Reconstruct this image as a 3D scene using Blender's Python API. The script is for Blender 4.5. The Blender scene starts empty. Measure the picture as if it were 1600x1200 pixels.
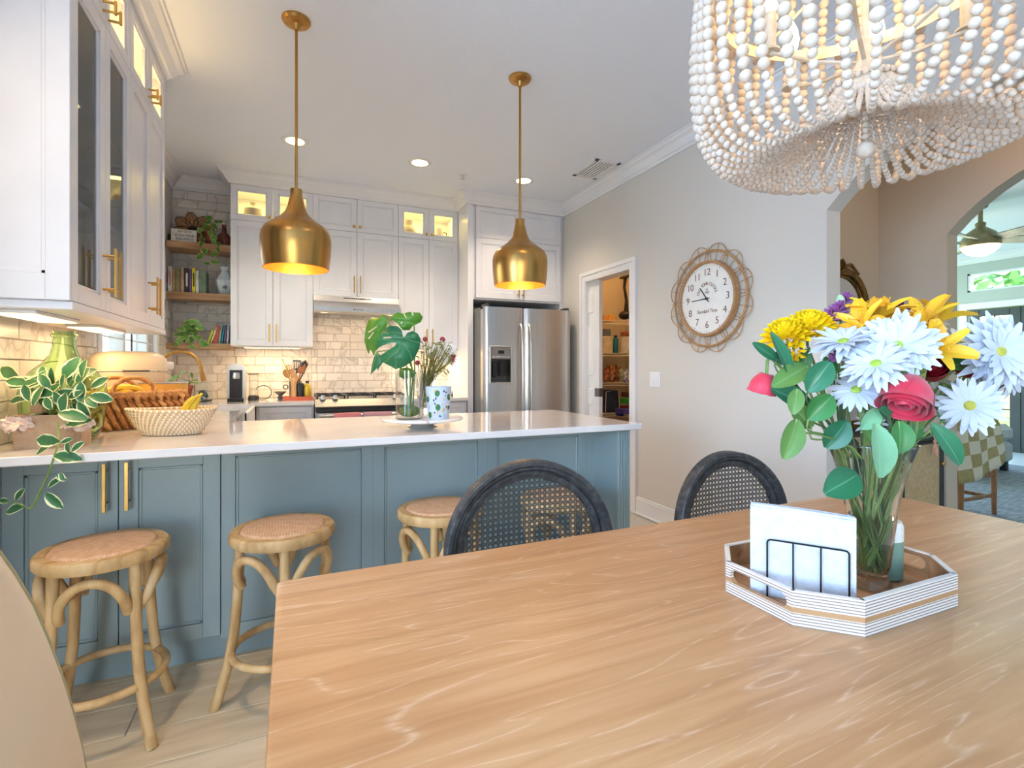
import bpy, bmesh, math, random
from mathutils import Vector, Matrix, Euler
from mathutils.geometry import tessellate_polygon
R = math.radians
rnd = random.Random(7)
sc = bpy.context.scene
col = sc.collection
# ------------------------------------------------ camera, world, lights
H = 1.188
cam = bpy.data.cameras.new('camera'); cam.sensor_width = 36; cam.lens = 36*788/1600; cam.shift_y = -24/1600
cam.clip_start = .02
co = bpy.data.objects.new('camera', cam); col.objects.link(co)
co.location = (0, 0, H); co.rotation_euler = (R(90), 0, R(-23.65)); sc.camera = co
sc.view_settings.view_transform = 'Standard'; sc.view_settings.look = 'None'
sc.view_settings.gamma = 1; sc.view_settings.use_curve_mapping = False
sc.view_settings.exposure = 0.14
w = bpy.data.worlds.new('sky'); sc.world = w; w.use_nodes = True
nt = w.node_tree
sky = nt.nodes.new('ShaderNodeTexSky'); sky.sky_type = 'NISHITA'; sky.sun_disc = False
sky.sun_elevation = R(48); sky.sun_rotation = R(200); sky.air_density = 1.0
bg = nt.nodes['Background']; bg.inputs['Strength'].default_value = 1.6
nt.links.new(sky.outputs[0], bg.inputs[0])

def lin(c):
    return tuple((x/255/12.92 if x/255 <= .04045 else ((x/255+.055)/1.055)**2.4) for x in c)

def light(name, typ, loc, power, color=(255, 255, 255), rot=(0, 0, 0), size=(1, 1), spot=None, blend=.6, radius=.05):
    l = bpy.data.lights.new(name, typ); l.energy = power; l.color = lin(color)
    if typ == 'AREA':
        l.shape = 'RECTANGLE'; l.size, l.size_y = size
    else:
        l.shadow_soft_size = radius
    if typ == 'SPOT':
        l.spot_size = spot; l.spot_blend = blend
    o = bpy.data.objects.new(name, l); col.objects.link(o)
    o.location = loc; o.rotation_euler = rot
    return o
COOL = (142, 192, 255); WARM = (255, 214, 160)
# daylight through the windows of the dining room (behind and to the left of the camera)
light('daylight_back', 'AREA', (-1.7, -4.35, 1.35), 26, COOL, (R(-90), 0, R(180)), (1.7, 2.2))
light('daylight_left', 'AREA', (-4.35, -1.2, 1.4), 235, COOL, (R(90), 0, R(-90)), (3.6, 2.2))
# added lamp that brightens the living room from an unseen side
light('living_fill', 'AREA', (7.0, 5.42, 1.4), 80, (212, 240, 236), (R(-90), 0, 0), (3.4, 2.0))
# sun on the garden
s = bpy.data.lights.new('sun', 'SUN'); s.energy = 4.0; s.angle = R(2); s.color = lin((255, 244, 222))
so = bpy.data.objects.new('sun', s); col.objects.link(so); so.rotation_euler = Vector((.5, .3, -.75)).to_track_quat('-Z', 'Y').to_euler()

# ------------------------------------------------ pixel helper: turns a pixel of the photo into a real point
CY, SY = math.cos(R(23.65)), math.sin(R(23.65))
def ray(px, py):
    l = (px-800)/788
    return Vector((SY+CY*l, CY-SY*l, (576-py)/788))
def pd(px, py, d): return Vector((0, 0, H))+ray(px, py)*d
def pz(px, py, z): r = ray(px, py); return Vector((0, 0, H))+r*((z-H)/r.z)
def py_(px, py, Y): r = ray(px, py); return Vector((0, 0, H))+r*(Y/r.y)
def px_(px, py, X): r = ray(px, py); return Vector((0, 0, H))+r*(X/r.x)
FWD = Vector((SY, CY, 0)); RGT = Vector((CY, -SY, 0)); UP = Vector((0, 0, 1))

# ------------------------------------------------ mesh builder
class MB:
    def __init__(s): s.v = []; s.f = []; s.sm = []; s.uv = []; s.M = None
    def add(s, vs, fs, sm=True, uvs=None):
        n = len(s.v)
        for i, p in enumerate(vs):
            p = Vector(p)
            if s.M is not None: p = s.M @ p
            s.v.append(p); s.uv.append(uvs[i] if uvs else (0, 0))
        for f in fs: s.f.append(tuple(n+i for i in f)); s.sm.append(sm)
        return s
    def box(s, x0, x1, y0, y1, z0, z1):
        return s.add([(x, y, z) for x in (x0, x1) for y in (y0, y1) for z in (z0, z1)],
              [(0, 1, 3, 2), (4, 6, 7, 5), (0, 4, 5, 1), (2, 3, 7, 6), (0, 2, 6, 4), (1, 5, 7, 3)], False)
    def cbox(s, x0, x1, y0, y1, z0, z1, r=.003):
        lo = (x0, y0, z0); hi = (x1, y1, z1); vs = []; idx = {}
        r = min(r, *(abs(hi[i]-lo[i])*.49 for i in range(3)))
        for sx in (0, 1):
            for sy in (0, 1):
                for sz in (0, 1):
                    sg = (sx, sy, sz)
                    for a in range(3):
                        p = [(hi[i]-(0 if i == a else r)) if sg[i] else (lo[i]+(0 if i == a else r)) for i in range(3)]
                        idx[sg, a] = len(vs); vs.append(p)
        fs = []
        for a in range(3):
            b, c = (a+1) % 3, (a+2) % 3
            for q in (0, 1):
                def k(u, w_, ax=a):
                    sg = [0, 0, 0]; sg[a] = q; sg[b] = u; sg[c] = w_
                    return idx[tuple(sg), ax]
                f = [k(0, 0), k(1, 0), k(1, 1), k(0, 1)]
                fs.append(f if q else f[::-1])
            for u in (0, 1):
                for w_ in (0, 1):
                    def e(t, ax):
                        sg = [0, 0, 0]; sg[a] = t; sg[b] = u; sg[c] = w_
                        return idx[tuple(sg), ax]
                    f = [e(0, b), e(1, b), e(1, c), e(0, c)]
                    fs.append(f if (u == w_) else f[::-1])
        for sg in [(x, y, z) for x in (0, 1) for y in (0, 1) for z in (0, 1)]:
            f = [idx[sg, 0], idx[sg, 1], idx[sg, 2]]
            fs.append(f if sum(sg) % 2 else f[::-1])
        return s.add(vs, fs, False)
    def lathe(s, prof, c=(0, 0, 0), n=24, M=None, cap=True, sm=True):
        c = Vector(c); vs = []; fs = []; uv = []
        for j, (r, z) in enumerate(prof):
            for i in range(n):
                a = 2*math.pi*i/n; p = Vector((r*math.cos(a), r*math.sin(a), z))
                if M is not None: p = M @ p
                vs.append(p+c); uv.append((i/n, j/(len(prof)-1)))
        for j in range(len(prof)-1):
            for i in range(n):
                k = (i+1) % n; fs.append((j*n+i, j*n+k, (j+1)*n+k, (j+1)*n+i))
        s.add(vs, fs, sm, uv)
        if cap:
            m = len(s.v)-len(vs)
            if prof[0][0] > 1e-5: s.f.append(tuple(m+i for i in range(n))[::-1]); s.sm.append(False)
            if prof[-1][0] > 1e-5: s.f.append(tuple(m+(len(prof)-1)*n+i for i in range(n))); s.sm.append(False)
        return s
    def cyl(s, a, b, r, n=12, r2=None):
        return s.tube([a, b], [r, r if r2 is None else r2], n)
    def tube(s, pts, r, n=8, closed=False, flat=1.0, up=None):
        pts = [Vector(p) for p in pts]; m = len(pts)
        if not hasattr(r, '__len__'): r = [r]*m
        vs = []; fs = []; uv = []; N = None
        for i, p in enumerate(pts):
            if closed: t = pts[(i+1) % m]-pts[i-1]
            else: t = pts[min(i+1, m-1)]-pts[max(i-1, 0)]
            t.normalize() if t.length > 1e-9 else None
            if N is None:
                h = Vector(up) if up else (Vector((0, 0, 1)) if abs(t.z) < .9 else Vector((1, 0, 0)))
                N = (h-t*h.dot(t)).normalized()
            else:
                N = N-t*N.dot(t); N = N.normalized() if N.length > 1e-6 else Vector((1, 0, 0))
            B = t.cross(N)
            for k in range(n):
                a = 2*math.pi*k/n
                vs.append(p+N*(r[i]*math.cos(a)*flat)+B*(r[i]*math.sin(a))); uv.append((k/n, i/max(1, m-1)))
        for i in range(m if closed else m-1):
            j = (i+1) % m
            for k in range(n):
                l = (k+1) % n; fs.append((i*n+k, i*n+l, j*n+l, j*n+k))
        if not closed:
            fs.append(tuple(range(n))[::-1]); fs.append(tuple((m-1)*n+k for k in range(n)))
        return s.add(vs, fs, True, uv)
    def sph(s, c, r, n=12, m=8, sc_=(1, 1, 1), M=None):
        prof = [(math.sin(math.pi*j/m)*r, -math.cos(math.pi*j/m)*r) for j in range(m+1)]
        prof[0] = (1e-6, -r); prof[-1] = (1e-6, r)
        S = Matrix.Diagonal((*sc_, 1))
        return s.lathe(prof, c, n, (M @ S) if M is not None else S, False)
    def prism(s, poly, z0, z1, sm=False, holes=()):
        loops = [[Vector((x, y, 0)) for x, y in L] for L in [poly, *holes]]
        tri = tessellate_polygon(loops); flat = [p for L in loops for p in L]; n = len(flat)
        vs = [(p.x, p.y, z0) for p in flat]+[(p.x, p.y, z1) for p in flat]; fs = []
        for t in tri:
            fs.append(tuple(t)); fs.append(tuple(i+n for i in t)[::-1])
        o = 0
        for L in loops:
            m = len(L)
            for i in range(m):
                j = (i+1) % m; fs.append((o+i, o+j, o+j+n, o+i+n))
            o += m
        return s.add(vs, fs, sm)
    def sweep(s, prof, a, b):
        """profile (outward, up) swept from a to b; outward is to the left of a->b"""
        a = Vector(a); b = Vector(b); t = (b-a).normalized(); o = Vector((-t.y, t.x, 0)); n = len(prof)
        vs = [a+o*p+UP*q for p, q in prof]+[b+o*p+UP*q for p, q in prof]
        fs = [(i, (i+1) % n, (i+1) % n+n, i+n) for i in range(n)]+[tuple(range(n))[::-1], tuple(range(n, 2*n))]
        return s.add(vs, fs, False)
    def blade(s, P, D, N, L, W, curl=0., cup=.15, segs=6, shape=None, across=2, twist=0.):
        """leaf or petal: grows from P along D, face normal N"""
        P = Vector(P); D = Vector(D).normalized(); N = Vector(N); N = (N-D*N.dot(D)); N = N.normalized() if N.length > 1e-6 else D.orthogonal().normalized()
        S = D.cross(N); shape = shape or (lambda t: math.sin(math.pi*min(1, t*.94+.03))**.75)
        vs = []; fs = []; uv = []; p = P.copy(); w_ = 2*across+1
        for i in range(segs+1):
            t = i/segs; hw = shape(t)*W*.5
            for k in range(-across, across+1):
                u = k/across
                vs.append(p+S*(u*hw)+N*(abs(u)**1.3*hw*cup*2)); uv.append((.5+u/2, t))
            q = Matrix.Rotation(-curl/segs, 3, S); D = q @ D; N = q @ N
            if twist:
                q = Matrix.Rotation(twist/segs, 3, D); N = q @ N; S = q @ S
            p = p+D*(L/segs)
        for i in range(segs):
            for k in range(w_-1): fs.append((i*w_+k, i*w_+k+1, (i+1)*w_+k+1, (i+1)*w_+k))
        return s.add(vs, fs, True, uv)
    def mesh(s, name, off=None):
        me = bpy.data.meshes.new(name)
        vs = [tuple(v-off) for v in s.v] if off is not None else [tuple(v) for v in s.v]
        me.from_pydata(vs, [], s.f)
        me.polygons.foreach_set('use_smooth', s.sm)
        if any(u != (0, 0) for u in s.uv):
            L = me.uv_layers.new(name='UVMap'); vi = [0]*len(me.loops); me.loops.foreach_get('vertex_index', vi)
            L.data.foreach_set('uv', [c for i in vi for c in s.uv[i]])
        if any(s.sm): me.set_sharp_from_angle(angle=R(38))
        me.update()
        return me

WO = {}          # world origin of every thing
def tag(o, label=None, cat=None, group=None, kind=None):
    if label: o['label'] = label
    if cat: o['category'] = cat
    if group: o['group'] = group
    if kind: o['kind'] = kind
    return o
def thing(name, label, cat, loc=(0, 0, 0), group=None, kind=None, parent=None):
    o = bpy.data.objects.new(name, None); col.objects.link(o); o.empty_display_size = .02
    o.location = loc; WO[o.name] = Vector(loc)
    return tag(o, label, cat, group, kind)
def ob(name, mb, m, parent=None, label=None, cat=None, group=None, kind=None):
    """link the builder's mesh as one object; vertices are in world space and made relative to the parent's base"""
    if parent is not None: off = WO[parent.name]
    else:
        lo = [min(v[i] for v in mb.v) for i in range(3)]; hi = [max(v[i] for v in mb.v) for i in range(3)]
        off = Vector(((lo[0]+hi[0])/2, (lo[1]+hi[1])/2, lo[2]))
    me = mb.mesh(name, off)
    if m is not None: me.materials.append(m)
    o = bpy.data.objects.new(name, me); col.objects.link(o)
    if parent is not None: o.parent = parent
    else: o.location = off
    WO[o.name] = off
    return tag(o, label, cat, group, kind)
def inst(name, me, loc, parent=None, rot=(0, 0, 0), scale=(1, 1, 1), mat_=None):
    o = bpy.data.objects.new(name, me); col.objects.link(o)
    if parent is not None: o.parent = parent; loc = Vector(loc)-WO[parent.name]
    o.location = loc; o.rotation_euler = rot; o.scale = scale
    return o
KIDS = {}
def kids(o):
    return [c for c in bpy.data.objects if c.parent == o]
def dup(t, loc, rz=0, label=None, group=None, scale=None):
    def cp(o, par):
        c = o.copy(); col.objects.link(c)
        if par is not None: c.parent = par
        for k in kids_map.get(o.name, ()): cp(k, c)
        return c
    kids_map = {}
    for c in bpy.data.objects:
        if c.parent: kids_map.setdefault(c.parent.name, []).append(c)
    r = cp(t, None); r.location = loc; r.rotation_euler = (0, 0, rz); WO[r.name] = Vector(loc)
    if scale: r.scale = scale
    if label: r['label'] = label
    if group: r['group'] = group
    return r
def text_add(mb, s, size, M, depth=.0005, shear=0, align='CENTER', space=1.0):
    cu = bpy.data.curves.new('t', 'FONT'); cu.body = s; cu.size = size; cu.extrude = depth; cu.align_x = align; cu.align_y = 'CENTER'
    cu.shear = shear; cu.space_character = space; cu.resolution_u = 3
    o = bpy.data.objects.new('t', cu); col.objects.link(o)
    dg = bpy.context.evaluated_depsgraph_get(); dg.update()
    me = o.evaluated_get(dg).to_mesh()
    vs = [M @ v.co for v in me.vertices]; fs = [tuple(p.vertices) for p in me.polygons]
    mb.add(vs, fs, False)
    o.evaluated_get(dg).to_mesh_clear(); bpy.data.objects.remove(o); bpy.data.curves.remove(cu)

# ------------------------------------------------ materials (all procedural)
def mat(name, c=(200, 200, 200), rough=.5, metal=0., var=None, bump=None, **kw):
    m = bpy.data.materials.new(name); m.use_nodes = True; N = m.node_tree.nodes; L = m.node_tree.links
    b = N['Principled BSDF']; c1 = (*lin(c), 1)
    b.inputs['Base Color'].default_value = c1; b.inputs['Roughness'].default_value = rough; b.inputs['Metallic'].default_value = metal
    for k, v in kw.items():
        k = {'trans': 'Transmission Weight', 'ior': 'IOR', 'coat': 'Coat Weight', 'spec': 'Specular IOR Level', 'estr': 'Emission Strength',
             'alpha': 'Alpha', 'aniso': 'Anisotropic', 'sheen': 'Sheen Weight', 'sss': 'Subsurface Weight', 'croug': 'Coat Roughness'}.get(k, k)
        if k == 'ecol': b.inputs['Emission Color'].default_value = (*lin(v), 1)
        elif k in b.inputs: b.inputs[k].default_value = v
    tc = N.new('ShaderNodeTexCoord')
    if var:     # (second colour, scale, stretch)
        c2, scale = var[0], var[1]; st = var[2] if len(var) > 2 else (1, 1, 1)
        mp = N.new('ShaderNodeMapping'); mp.inputs['Scale'].default_value = st; L.new(tc.outputs['Object'], mp.inputs[0])
        nz = N.new('ShaderNodeTexNoise'); nz.inputs['Scale'].default_value = scale; nz.inputs['Detail'].default_value = 4
        L.new(mp.outputs[0], nz.inputs['Vector'])
        rp = N.new('ShaderNodeValToRGB'); rp.color_ramp.elements[0].position = .35; rp.color_ramp.elements[1].position = .65
        rp.color_ramp.elements[0].color = c1; rp.color_ramp.elements[1].color = (*lin(c2), 1)
        L.new(nz.outputs[0], rp.inputs[0]); L.new(rp.outputs[0], b.inputs['Base Color'])
    if bump:    # (scale, strength, stretch)
        mp = N.new('ShaderNodeMapping'); mp.inputs['Scale'].default_value = bump[2] if len(bump) > 2 else (1, 1, 1); L.new(tc.outputs['Object'], mp.inputs[0])
        nz = N.new('ShaderNodeTexNoise'); nz.inputs['Scale'].default_value = bump[0]; L.new(mp.outputs[0], nz.inputs['Vector'])
        bp = N.new('ShaderNodeBump'); bp.inputs['Strength'].default_value = bump[1]; bp.inputs['Distance'].default_value = .002
        L.new(nz.outputs[0], bp.inputs['Height']); L.new(bp.outputs[0], b.inputs['Normal'])
    return m
def nodes(m): return m.node_tree.nodes, m.node_tree.links, m.node_tree.nodes['Principled BSDF']
def ramp(N, stops):
    r = N.new('ShaderNodeValToRGB'); e = r.color_ramp.elements
    while len(e) < len(stops): e.new(.5)
    for i, (p, c) in enumerate(stops): e[i].position = p; e[i].color = (*lin(c), 1)
    return r
def wood(name, dark, mid, light_, stretch=(1, 9, 9), scale=3., rough=.45, ring=None, cerused=None, bumpy=.12):
    m = bpy.data.materials.new(name); m.use_nodes = True; N, L, b = nodes(m)
    tc = N.new('ShaderNodeTexCoord'); mp = N.new('ShaderNodeMapping'); mp.inputs['Scale'].default_value = stretch
    oi = N.new('ShaderNodeObjectInfo'); ad = N.new('ShaderNodeVectorMath'); ad.operation = 'ADD'
    sc2 = N.new('ShaderNodeVectorMath'); sc2.operation = 'SCALE'; sc2.inputs['Scale'].default_value = 17
    cb = N.new('ShaderNodeCombineXYZ')
    for i in range(3): L.new(oi.outputs['Random'], cb.inputs[i])
    L.new(cb.outputs[0], sc2.inputs[0])
    L.new(tc.outputs['Object'], mp.inputs[0]); L.new(mp.outputs[0], ad.inputs[0]); L.new(sc2.outputs[0], ad.inputs[1])
    n1 = N.new('ShaderNodeTexNoise'); n1.inputs['Scale'].default_value = scale; n1.inputs['Detail'].default_value = 6; n1.inputs['Distortion'].default_value = .6
    L.new(ad.outputs[0], n1.inputs['Vector'])
    r1 = ramp(N, [(.28, dark), (.5, mid), (.72, light_)]); L.new(n1.outputs[0], r1.inputs[0])
    out = r1.outputs[0]
    if cerused:     # limed pores: thin pale lines that follow the growth rings
        mp2 = N.new('ShaderNodeMapping'); mp2.inputs['Scale'].default_value = cerused[0]; L.new(tc.outputs['Object'], mp2.inputs[0])
        n2 = N.new('ShaderNodeTexNoise'); n2.inputs['Scale'].default_value = cerused[1]; n2.inputs['Detail'].default_value = 2.5; n2.inputs['Distortion'].default_value = .8
        L.new(mp2.outputs[0], n2.inputs['Vector'])
        mu = N.new('ShaderNodeMath'); mu.operation = 'MULTIPLY'; mu.inputs[1].default_value = cerused[2]; L.new(n2.outputs[0], mu.inputs[0])
        fr = N.new('ShaderNodeMath'); fr.operation = 'PINGPONG'; fr.inputs[1].default_value = 1; L.new(mu.outputs[0], fr.inputs[0])
        r2 = ramp(N, [(0, (255, 255, 255)), (.14, (110, 110, 110)), (.34, (0, 0, 0))]); L.new(fr.outputs[0], r2.inputs[0])
        n3 = N.new('ShaderNodeTexNoise'); n3.inputs['Scale'].default_value = 26; n3.inputs['Detail'].default_value = 5
        mp3 = N.new('ShaderNodeMapping'); mp3.inputs['Scale'].default_value = (1, 7, 7) if stretch[0] < stretch[1] else (7, 1, 7); L.new(tc.outputs['Object'], mp3.inputs[0]); L.new(mp3.outputs[0], n3.inputs['Vector'])
        r3 = ramp(N, [(.36, (0, 0, 0)), (.60, (255, 255, 255))]); L.new(n3.outputs[0], r3.inputs[0])
        mm = N.new('ShaderNodeMath'); mm.operation = 'MULTIPLY'; L.new(r2.outputs[0], mm.inputs[0]); L.new(r3.outputs[0], mm.inputs[1])
        m2 = N.new('ShaderNodeMath'); m2.operation = 'MULTIPLY'; m2.inputs[1].default_value = cerused[4]; L.new(mm.outputs[0], m2.inputs[0])
        mx = N.new('ShaderNodeMixRGB'); L.new(m2.outputs[0], mx.inputs[0]); L.new(out, mx.inputs[1]); mx.inputs[2].default_value = (*lin(cerused[3]), 1)
        out = mx.outputs[0]
    L.new(out, b.inputs['Base Color']); b.inputs['Roughness'].default_value = rough
    bp = N.new('ShaderNodeBump'); bp.inputs['Strength'].default_value = bumpy; bp.inputs['Distance'].default_value = .002
    L.new(n1.outputs[0], bp.inputs['Height']); L.new(bp.outputs[0], b.inputs['Normal'])
    return m
def marble(name, base, vein, scale=5, rough=.25):
    m = bpy.data.materials.new(name); m.use_nodes = True; N, L, b = nodes(m)
    tc = N.new('ShaderNodeTexCoord'); oi = N.new('ShaderNodeObjectInfo'); ad = N.new('ShaderNodeVectorMath'); ad.operation = 'ADD'
    mu = N.new('ShaderNodeMath'); mu.operation = 'MULTIPLY'; mu.inputs[1].default_value = 40; L.new(oi.outputs['Random'], mu.inputs[0])
    cb = N.new('ShaderNodeCombineXYZ'); L.new(mu.outputs[0], cb.inputs[0]); L.new(mu.outputs[0], cb.inputs[1])
    L.new(tc.outputs['Object'], ad.inputs[0]); L.new(cb.outputs[0], ad.inputs[1])
    n1 = N.new('ShaderNodeTexNoise'); n1.inputs['Scale'].default_value = scale; n1.inputs['Detail'].default_value = 7; n1.inputs['Distortion'].default_value = 1.0
    L.new(ad.outputs[0], n1.inputs['Vector'])
    sb = N.new('ShaderNodeMath'); sb.operation = 'SUBTRACT'; sb.inputs[1].default_value = .5; L.new(n1.outputs[0], sb.inputs[0])
    ab = N.new('ShaderNodeMath'); ab.operation = 'ABSOLUTE'; L.new(sb.outputs[0], ab.inputs[0])
    r1 = ramp(N, [(0, vein), (.008, tuple((a+b_)//2 for a, b_ in zip(vein, base))), (.03, base)]); L.new(ab.outputs[0], r1.inputs[0])
    hs = N.new('ShaderNodeHueSaturation'); L.new(r1.outputs[0], hs.inputs['Color'])
    m2 = N.new('ShaderNodeMapRange'); m2.inputs['To Min'].default_value = .86; m2.inputs['To Max'].default_value = 1.04; L.new(oi.outputs['Random'], m2.inputs[0])
    L.new(m2.outputs[0], hs.inputs['Value']); L.new(hs.outputs[0], b.inputs['Base Color']); b.inputs['Roughness'].default_value = rough
    return m
def uvmix(m, c2, fn):
    """mix the material's colour with c2 by a node graph built in fn(N, L, uv) -> socket"""
    N, L, b = nodes(m); uv = N.new('ShaderNodeUVMap'); f = fn(N, L, uv.outputs[0])
    mx = N.new('ShaderNodeMixRGB'); L.new(f, mx.inputs[0])
    src = b.inputs['Base Color']
    if src.is_linked: L.new(src.links[0].from_socket, mx.inputs[1])
    else: mx.inputs[1].default_value = src.default_value
    mx.inputs[2].default_value = (*lin(c2), 1); L.new(mx.outputs[0], b.inputs['Base Color'])
    return m
def weave(name, c, c2, scale=120, rough=.7, strength=.6):
    m = mat(name, c, rough, var=(c2, 40)); N, L, b = nodes(m)
    tc = N.new('ShaderNodeTexCoord'); ch = N.new('ShaderNodeTexChecker'); ch.inputs['Scale'].default_value = scale
    L.new(tc.outputs['Object'], ch.inputs[0])
    bp = N.new('ShaderNodeBump'); bp.inputs['Strength'].default_value = strength; bp.inputs['Distance'].default_value = .002
    L.new(ch.outputs['Fac'], bp.inputs['Height']); L.new(bp.outputs[0], b.inputs['Normal'])
    mx = N.new('ShaderNodeMixRGB'); src = b.inputs['Base Color'].links[0].from_socket
    ml = N.new('ShaderNodeMath'); ml.operation = 'MULTIPLY'; ml.inputs[1].default_value = .45; L.new(ch.outputs['Fac'], ml.inputs[0])
    L.new(ml.outputs[0], mx.inputs[0]); L.new(src, mx.inputs[1]); mx.inputs[2].default_value = (*lin(tuple(int(x*.72) for x in c)), 1)
    L.new(mx.outputs[0], b.inputs['Base Color'])
    return m
W = dict(
 wall=mat('wall_paint', (214, 209, 202), .9, bump=(300, .15)), tan=mat('foyer_paint', (198, 186, 170), .9, bump=(300, .15)),
 grey=mat('living_paint', (190, 196, 190), .9, bump=(300, .1)),
 ceil=mat('ceiling_paint', (234, 240, 250), .95, bump=(90, .5)), trim=mat('trim_paint', (236, 236, 238), .4, var=((232, 232, 235), 3)),
 cab=mat('cabinet_paint', (233, 233, 238), .32, var=((228, 228, 234), 4)), blue=mat('blue_cabinet_paint', (148, 165, 166), .38, var=((143, 160, 162), 4)),
 quartz=mat('white_quartz', (238, 234, 232), .08, var=((231, 227, 226), 6), coat=.3), brass=mat('brushed_brass', (196, 152, 88), .28, 1, var=((178, 134, 72), 30, (1, 1, .05)), aniso=.5),
 brasspull=mat('satin_brass', (206, 168, 96), .35, 1, var=((196, 158, 90), 20)),
 steel=mat('stainless_steel', (202, 200, 198), .3, .9, var=((194, 193, 192), 60, (1, 1, .02)), bump=(200, .05, (1, 1, .02))),
 dsteel=mat('dark_steel', (96, 94, 92), .35, .7, var=((84, 82, 82), 20)), black=mat('black_plastic', (26, 26, 28), .35, var=((34, 34, 36), 30)),
 blackm=mat('black_metal', (28, 29, 34), .4, .6, var=((36, 36, 42), 30)), white=mat('white_ceramic', (240, 240, 240), .25, var=((232, 232, 234), 9)),
 oak=wood('shelf_oak', (148, 112, 78), (182, 142, 104), (205, 168, 130), (1, 9, 9)),
 grout=mat('grout', (196, 190, 182), .9, var=((186, 180, 172), 40)),
 tile=marble('marble_tile', (238, 233, 226), (196, 191, 186), 2.6),
 glass=mat('clear_glass', (250, 252, 252), .02, var=((246, 250, 250), 3), trans=1, ior=1.45),
 pane=mat('window_pane', (250, 252, 252), .02, var=((246, 250, 250), 3), trans=1, ior=1.02),
 lamp=mat('lamp_glow', (255, 236, 200), .5, var=((255, 238, 206), 5), ecol=(255, 226, 170), estr=9),
 uclight=mat('cabinet_lamp_glow', (255, 236, 200), .5, var=((255, 238, 206), 5), ecol=(255, 222, 160), estr=3),
 soil=mat('soil', (70, 50, 36), .95, var=((50, 36, 26), 60)),
 stem=mat('green_stem', (106, 142, 70), .5, var=((136, 160, 90), 30)), leaf=mat('green_leaf', (56, 120, 60), .38, var=((86, 146, 66), 14)),
 terracotta=mat('terracotta', (186, 100, 66), .8, var=((170, 88, 58), 20)),
)
W['glass2'] = W['glass']
# ================================================= THE SETTING
def pane_mat(name, tint=(255, 255, 255)):
    m = bpy.data.materials.new(name); m.use_nodes = True; N, L, b = nodes(m)
    tr = N.new('ShaderNodeBsdfTransparent'); tr.inputs[0].default_value = (*lin(tint), 1)
    gl = N.new('ShaderNodeBsdfGlossy'); gl.inputs['Roughness'].default_value = .03
    fr = N.new('ShaderNodeFresnel'); fr.inputs[0].default_value = 1.45; ge = N.new('ShaderNodeNewGeometry')   # reflect on the outer face only
    inv = N.new('ShaderNodeMath'); inv.operation = 'SUBTRACT'; inv.inputs[0].default_value = 1; L.new(ge.outputs['Backfacing'], inv.inputs[1]); ml = N.new('ShaderNodeMath'); ml.operation = 'MULTIPLY'; L.new(fr.outputs[0], ml.inputs[0]); L.new(inv.outputs[0], ml.inputs[1])
    mx = N.new('ShaderNodeMixShader'); L.new(ml.outputs[0], mx.inputs[0]); L.new(tr.outputs[0], mx.inputs[1]); L.new(gl.outputs[0], mx.inputs[2])
    L.new(mx.outputs[0], N['Material Output'].inputs[0]); return m
W['pane'] = pane_mat('window_pane'); W['dimpane'] = pane_mat('seeded_cabinet_glass', (205, 210, 212))
CZ = 2.87
YZX = Matrix(((0, 0, 1, 0), (1, 0, 0, 0), (0, 1, 0, 0), (0, 0, 0, 1)))   # local x,y,z -> world Y,Z,X
XZY = Matrix(((1, 0, 0, 0), (0, 0, 1, 0), (0, 1, 0, 0), (0, 0, 0, 1)))   # local x,y,z -> world X,Z,Y (mirrored, only for flat prisms)
def S(name, mb, m, parent=None, **k): return ob(name, mb, m, parent, kind='structure', **k)
def arch(y0, y1, spring, rise_ang, n=16):
    hw = (y1-y0)/2; c = (y0+y1)/2; r = hw/math.sin(rise_ang)
    return [(c+r*math.sin(-rise_ang+2*rise_ang*i/n), spring-r*math.cos(rise_ang)+r*math.cos(-rise_ang+2*rise_ang*i/n)) for i in range(n+1)]
# floor with planks
fl = S('floor', MB().box(-4.75, 4.0, -4.65, 5.4, -.06, -.004), W['grout'], label='pale grey wood plank floor')
plank_m = wood('pale_oak_plank', (208, 182, 144), (226, 204, 168), (238, 218, 188), (1, 9, 9), 2.2, .4, bumpy=.1)
plank = MB().cbox(0, 1.216, 0, .176, -.008, 0, .0015).mesh('plank'); plank.materials.append(plank_m)
for r_ in range(17):
    x = -2.2-(r_*.43) % 1.0
    while x < 2.6:
        inst('plank', plank, (x, .02+r_*.18, 0), fl); x += 1.22
S('floor_hall', MB().box(2.6, 4.0, -4.65, 2.2, -.02, -.001), plank_m, label='wood floor of the entry hall')
S('floor_living', MB().box(3.9, 9.5, -1.2, 5.6, -.02, 0), mat('pale_floor_tile', (206, 212, 212), .35, var=((196, 204, 205), 2)), label='pale floor of the living room')
S('floor_pantry', MB().box(2.6, 3.76, 3.0, 5.2, -.02, -.0005), plank_m, label='pantry floor')
S('ceiling', MB().box(-4.75, 9.55, -4.65, 5.65, CZ, CZ+.1), W['ceil'], label='white textured ceiling')
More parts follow.
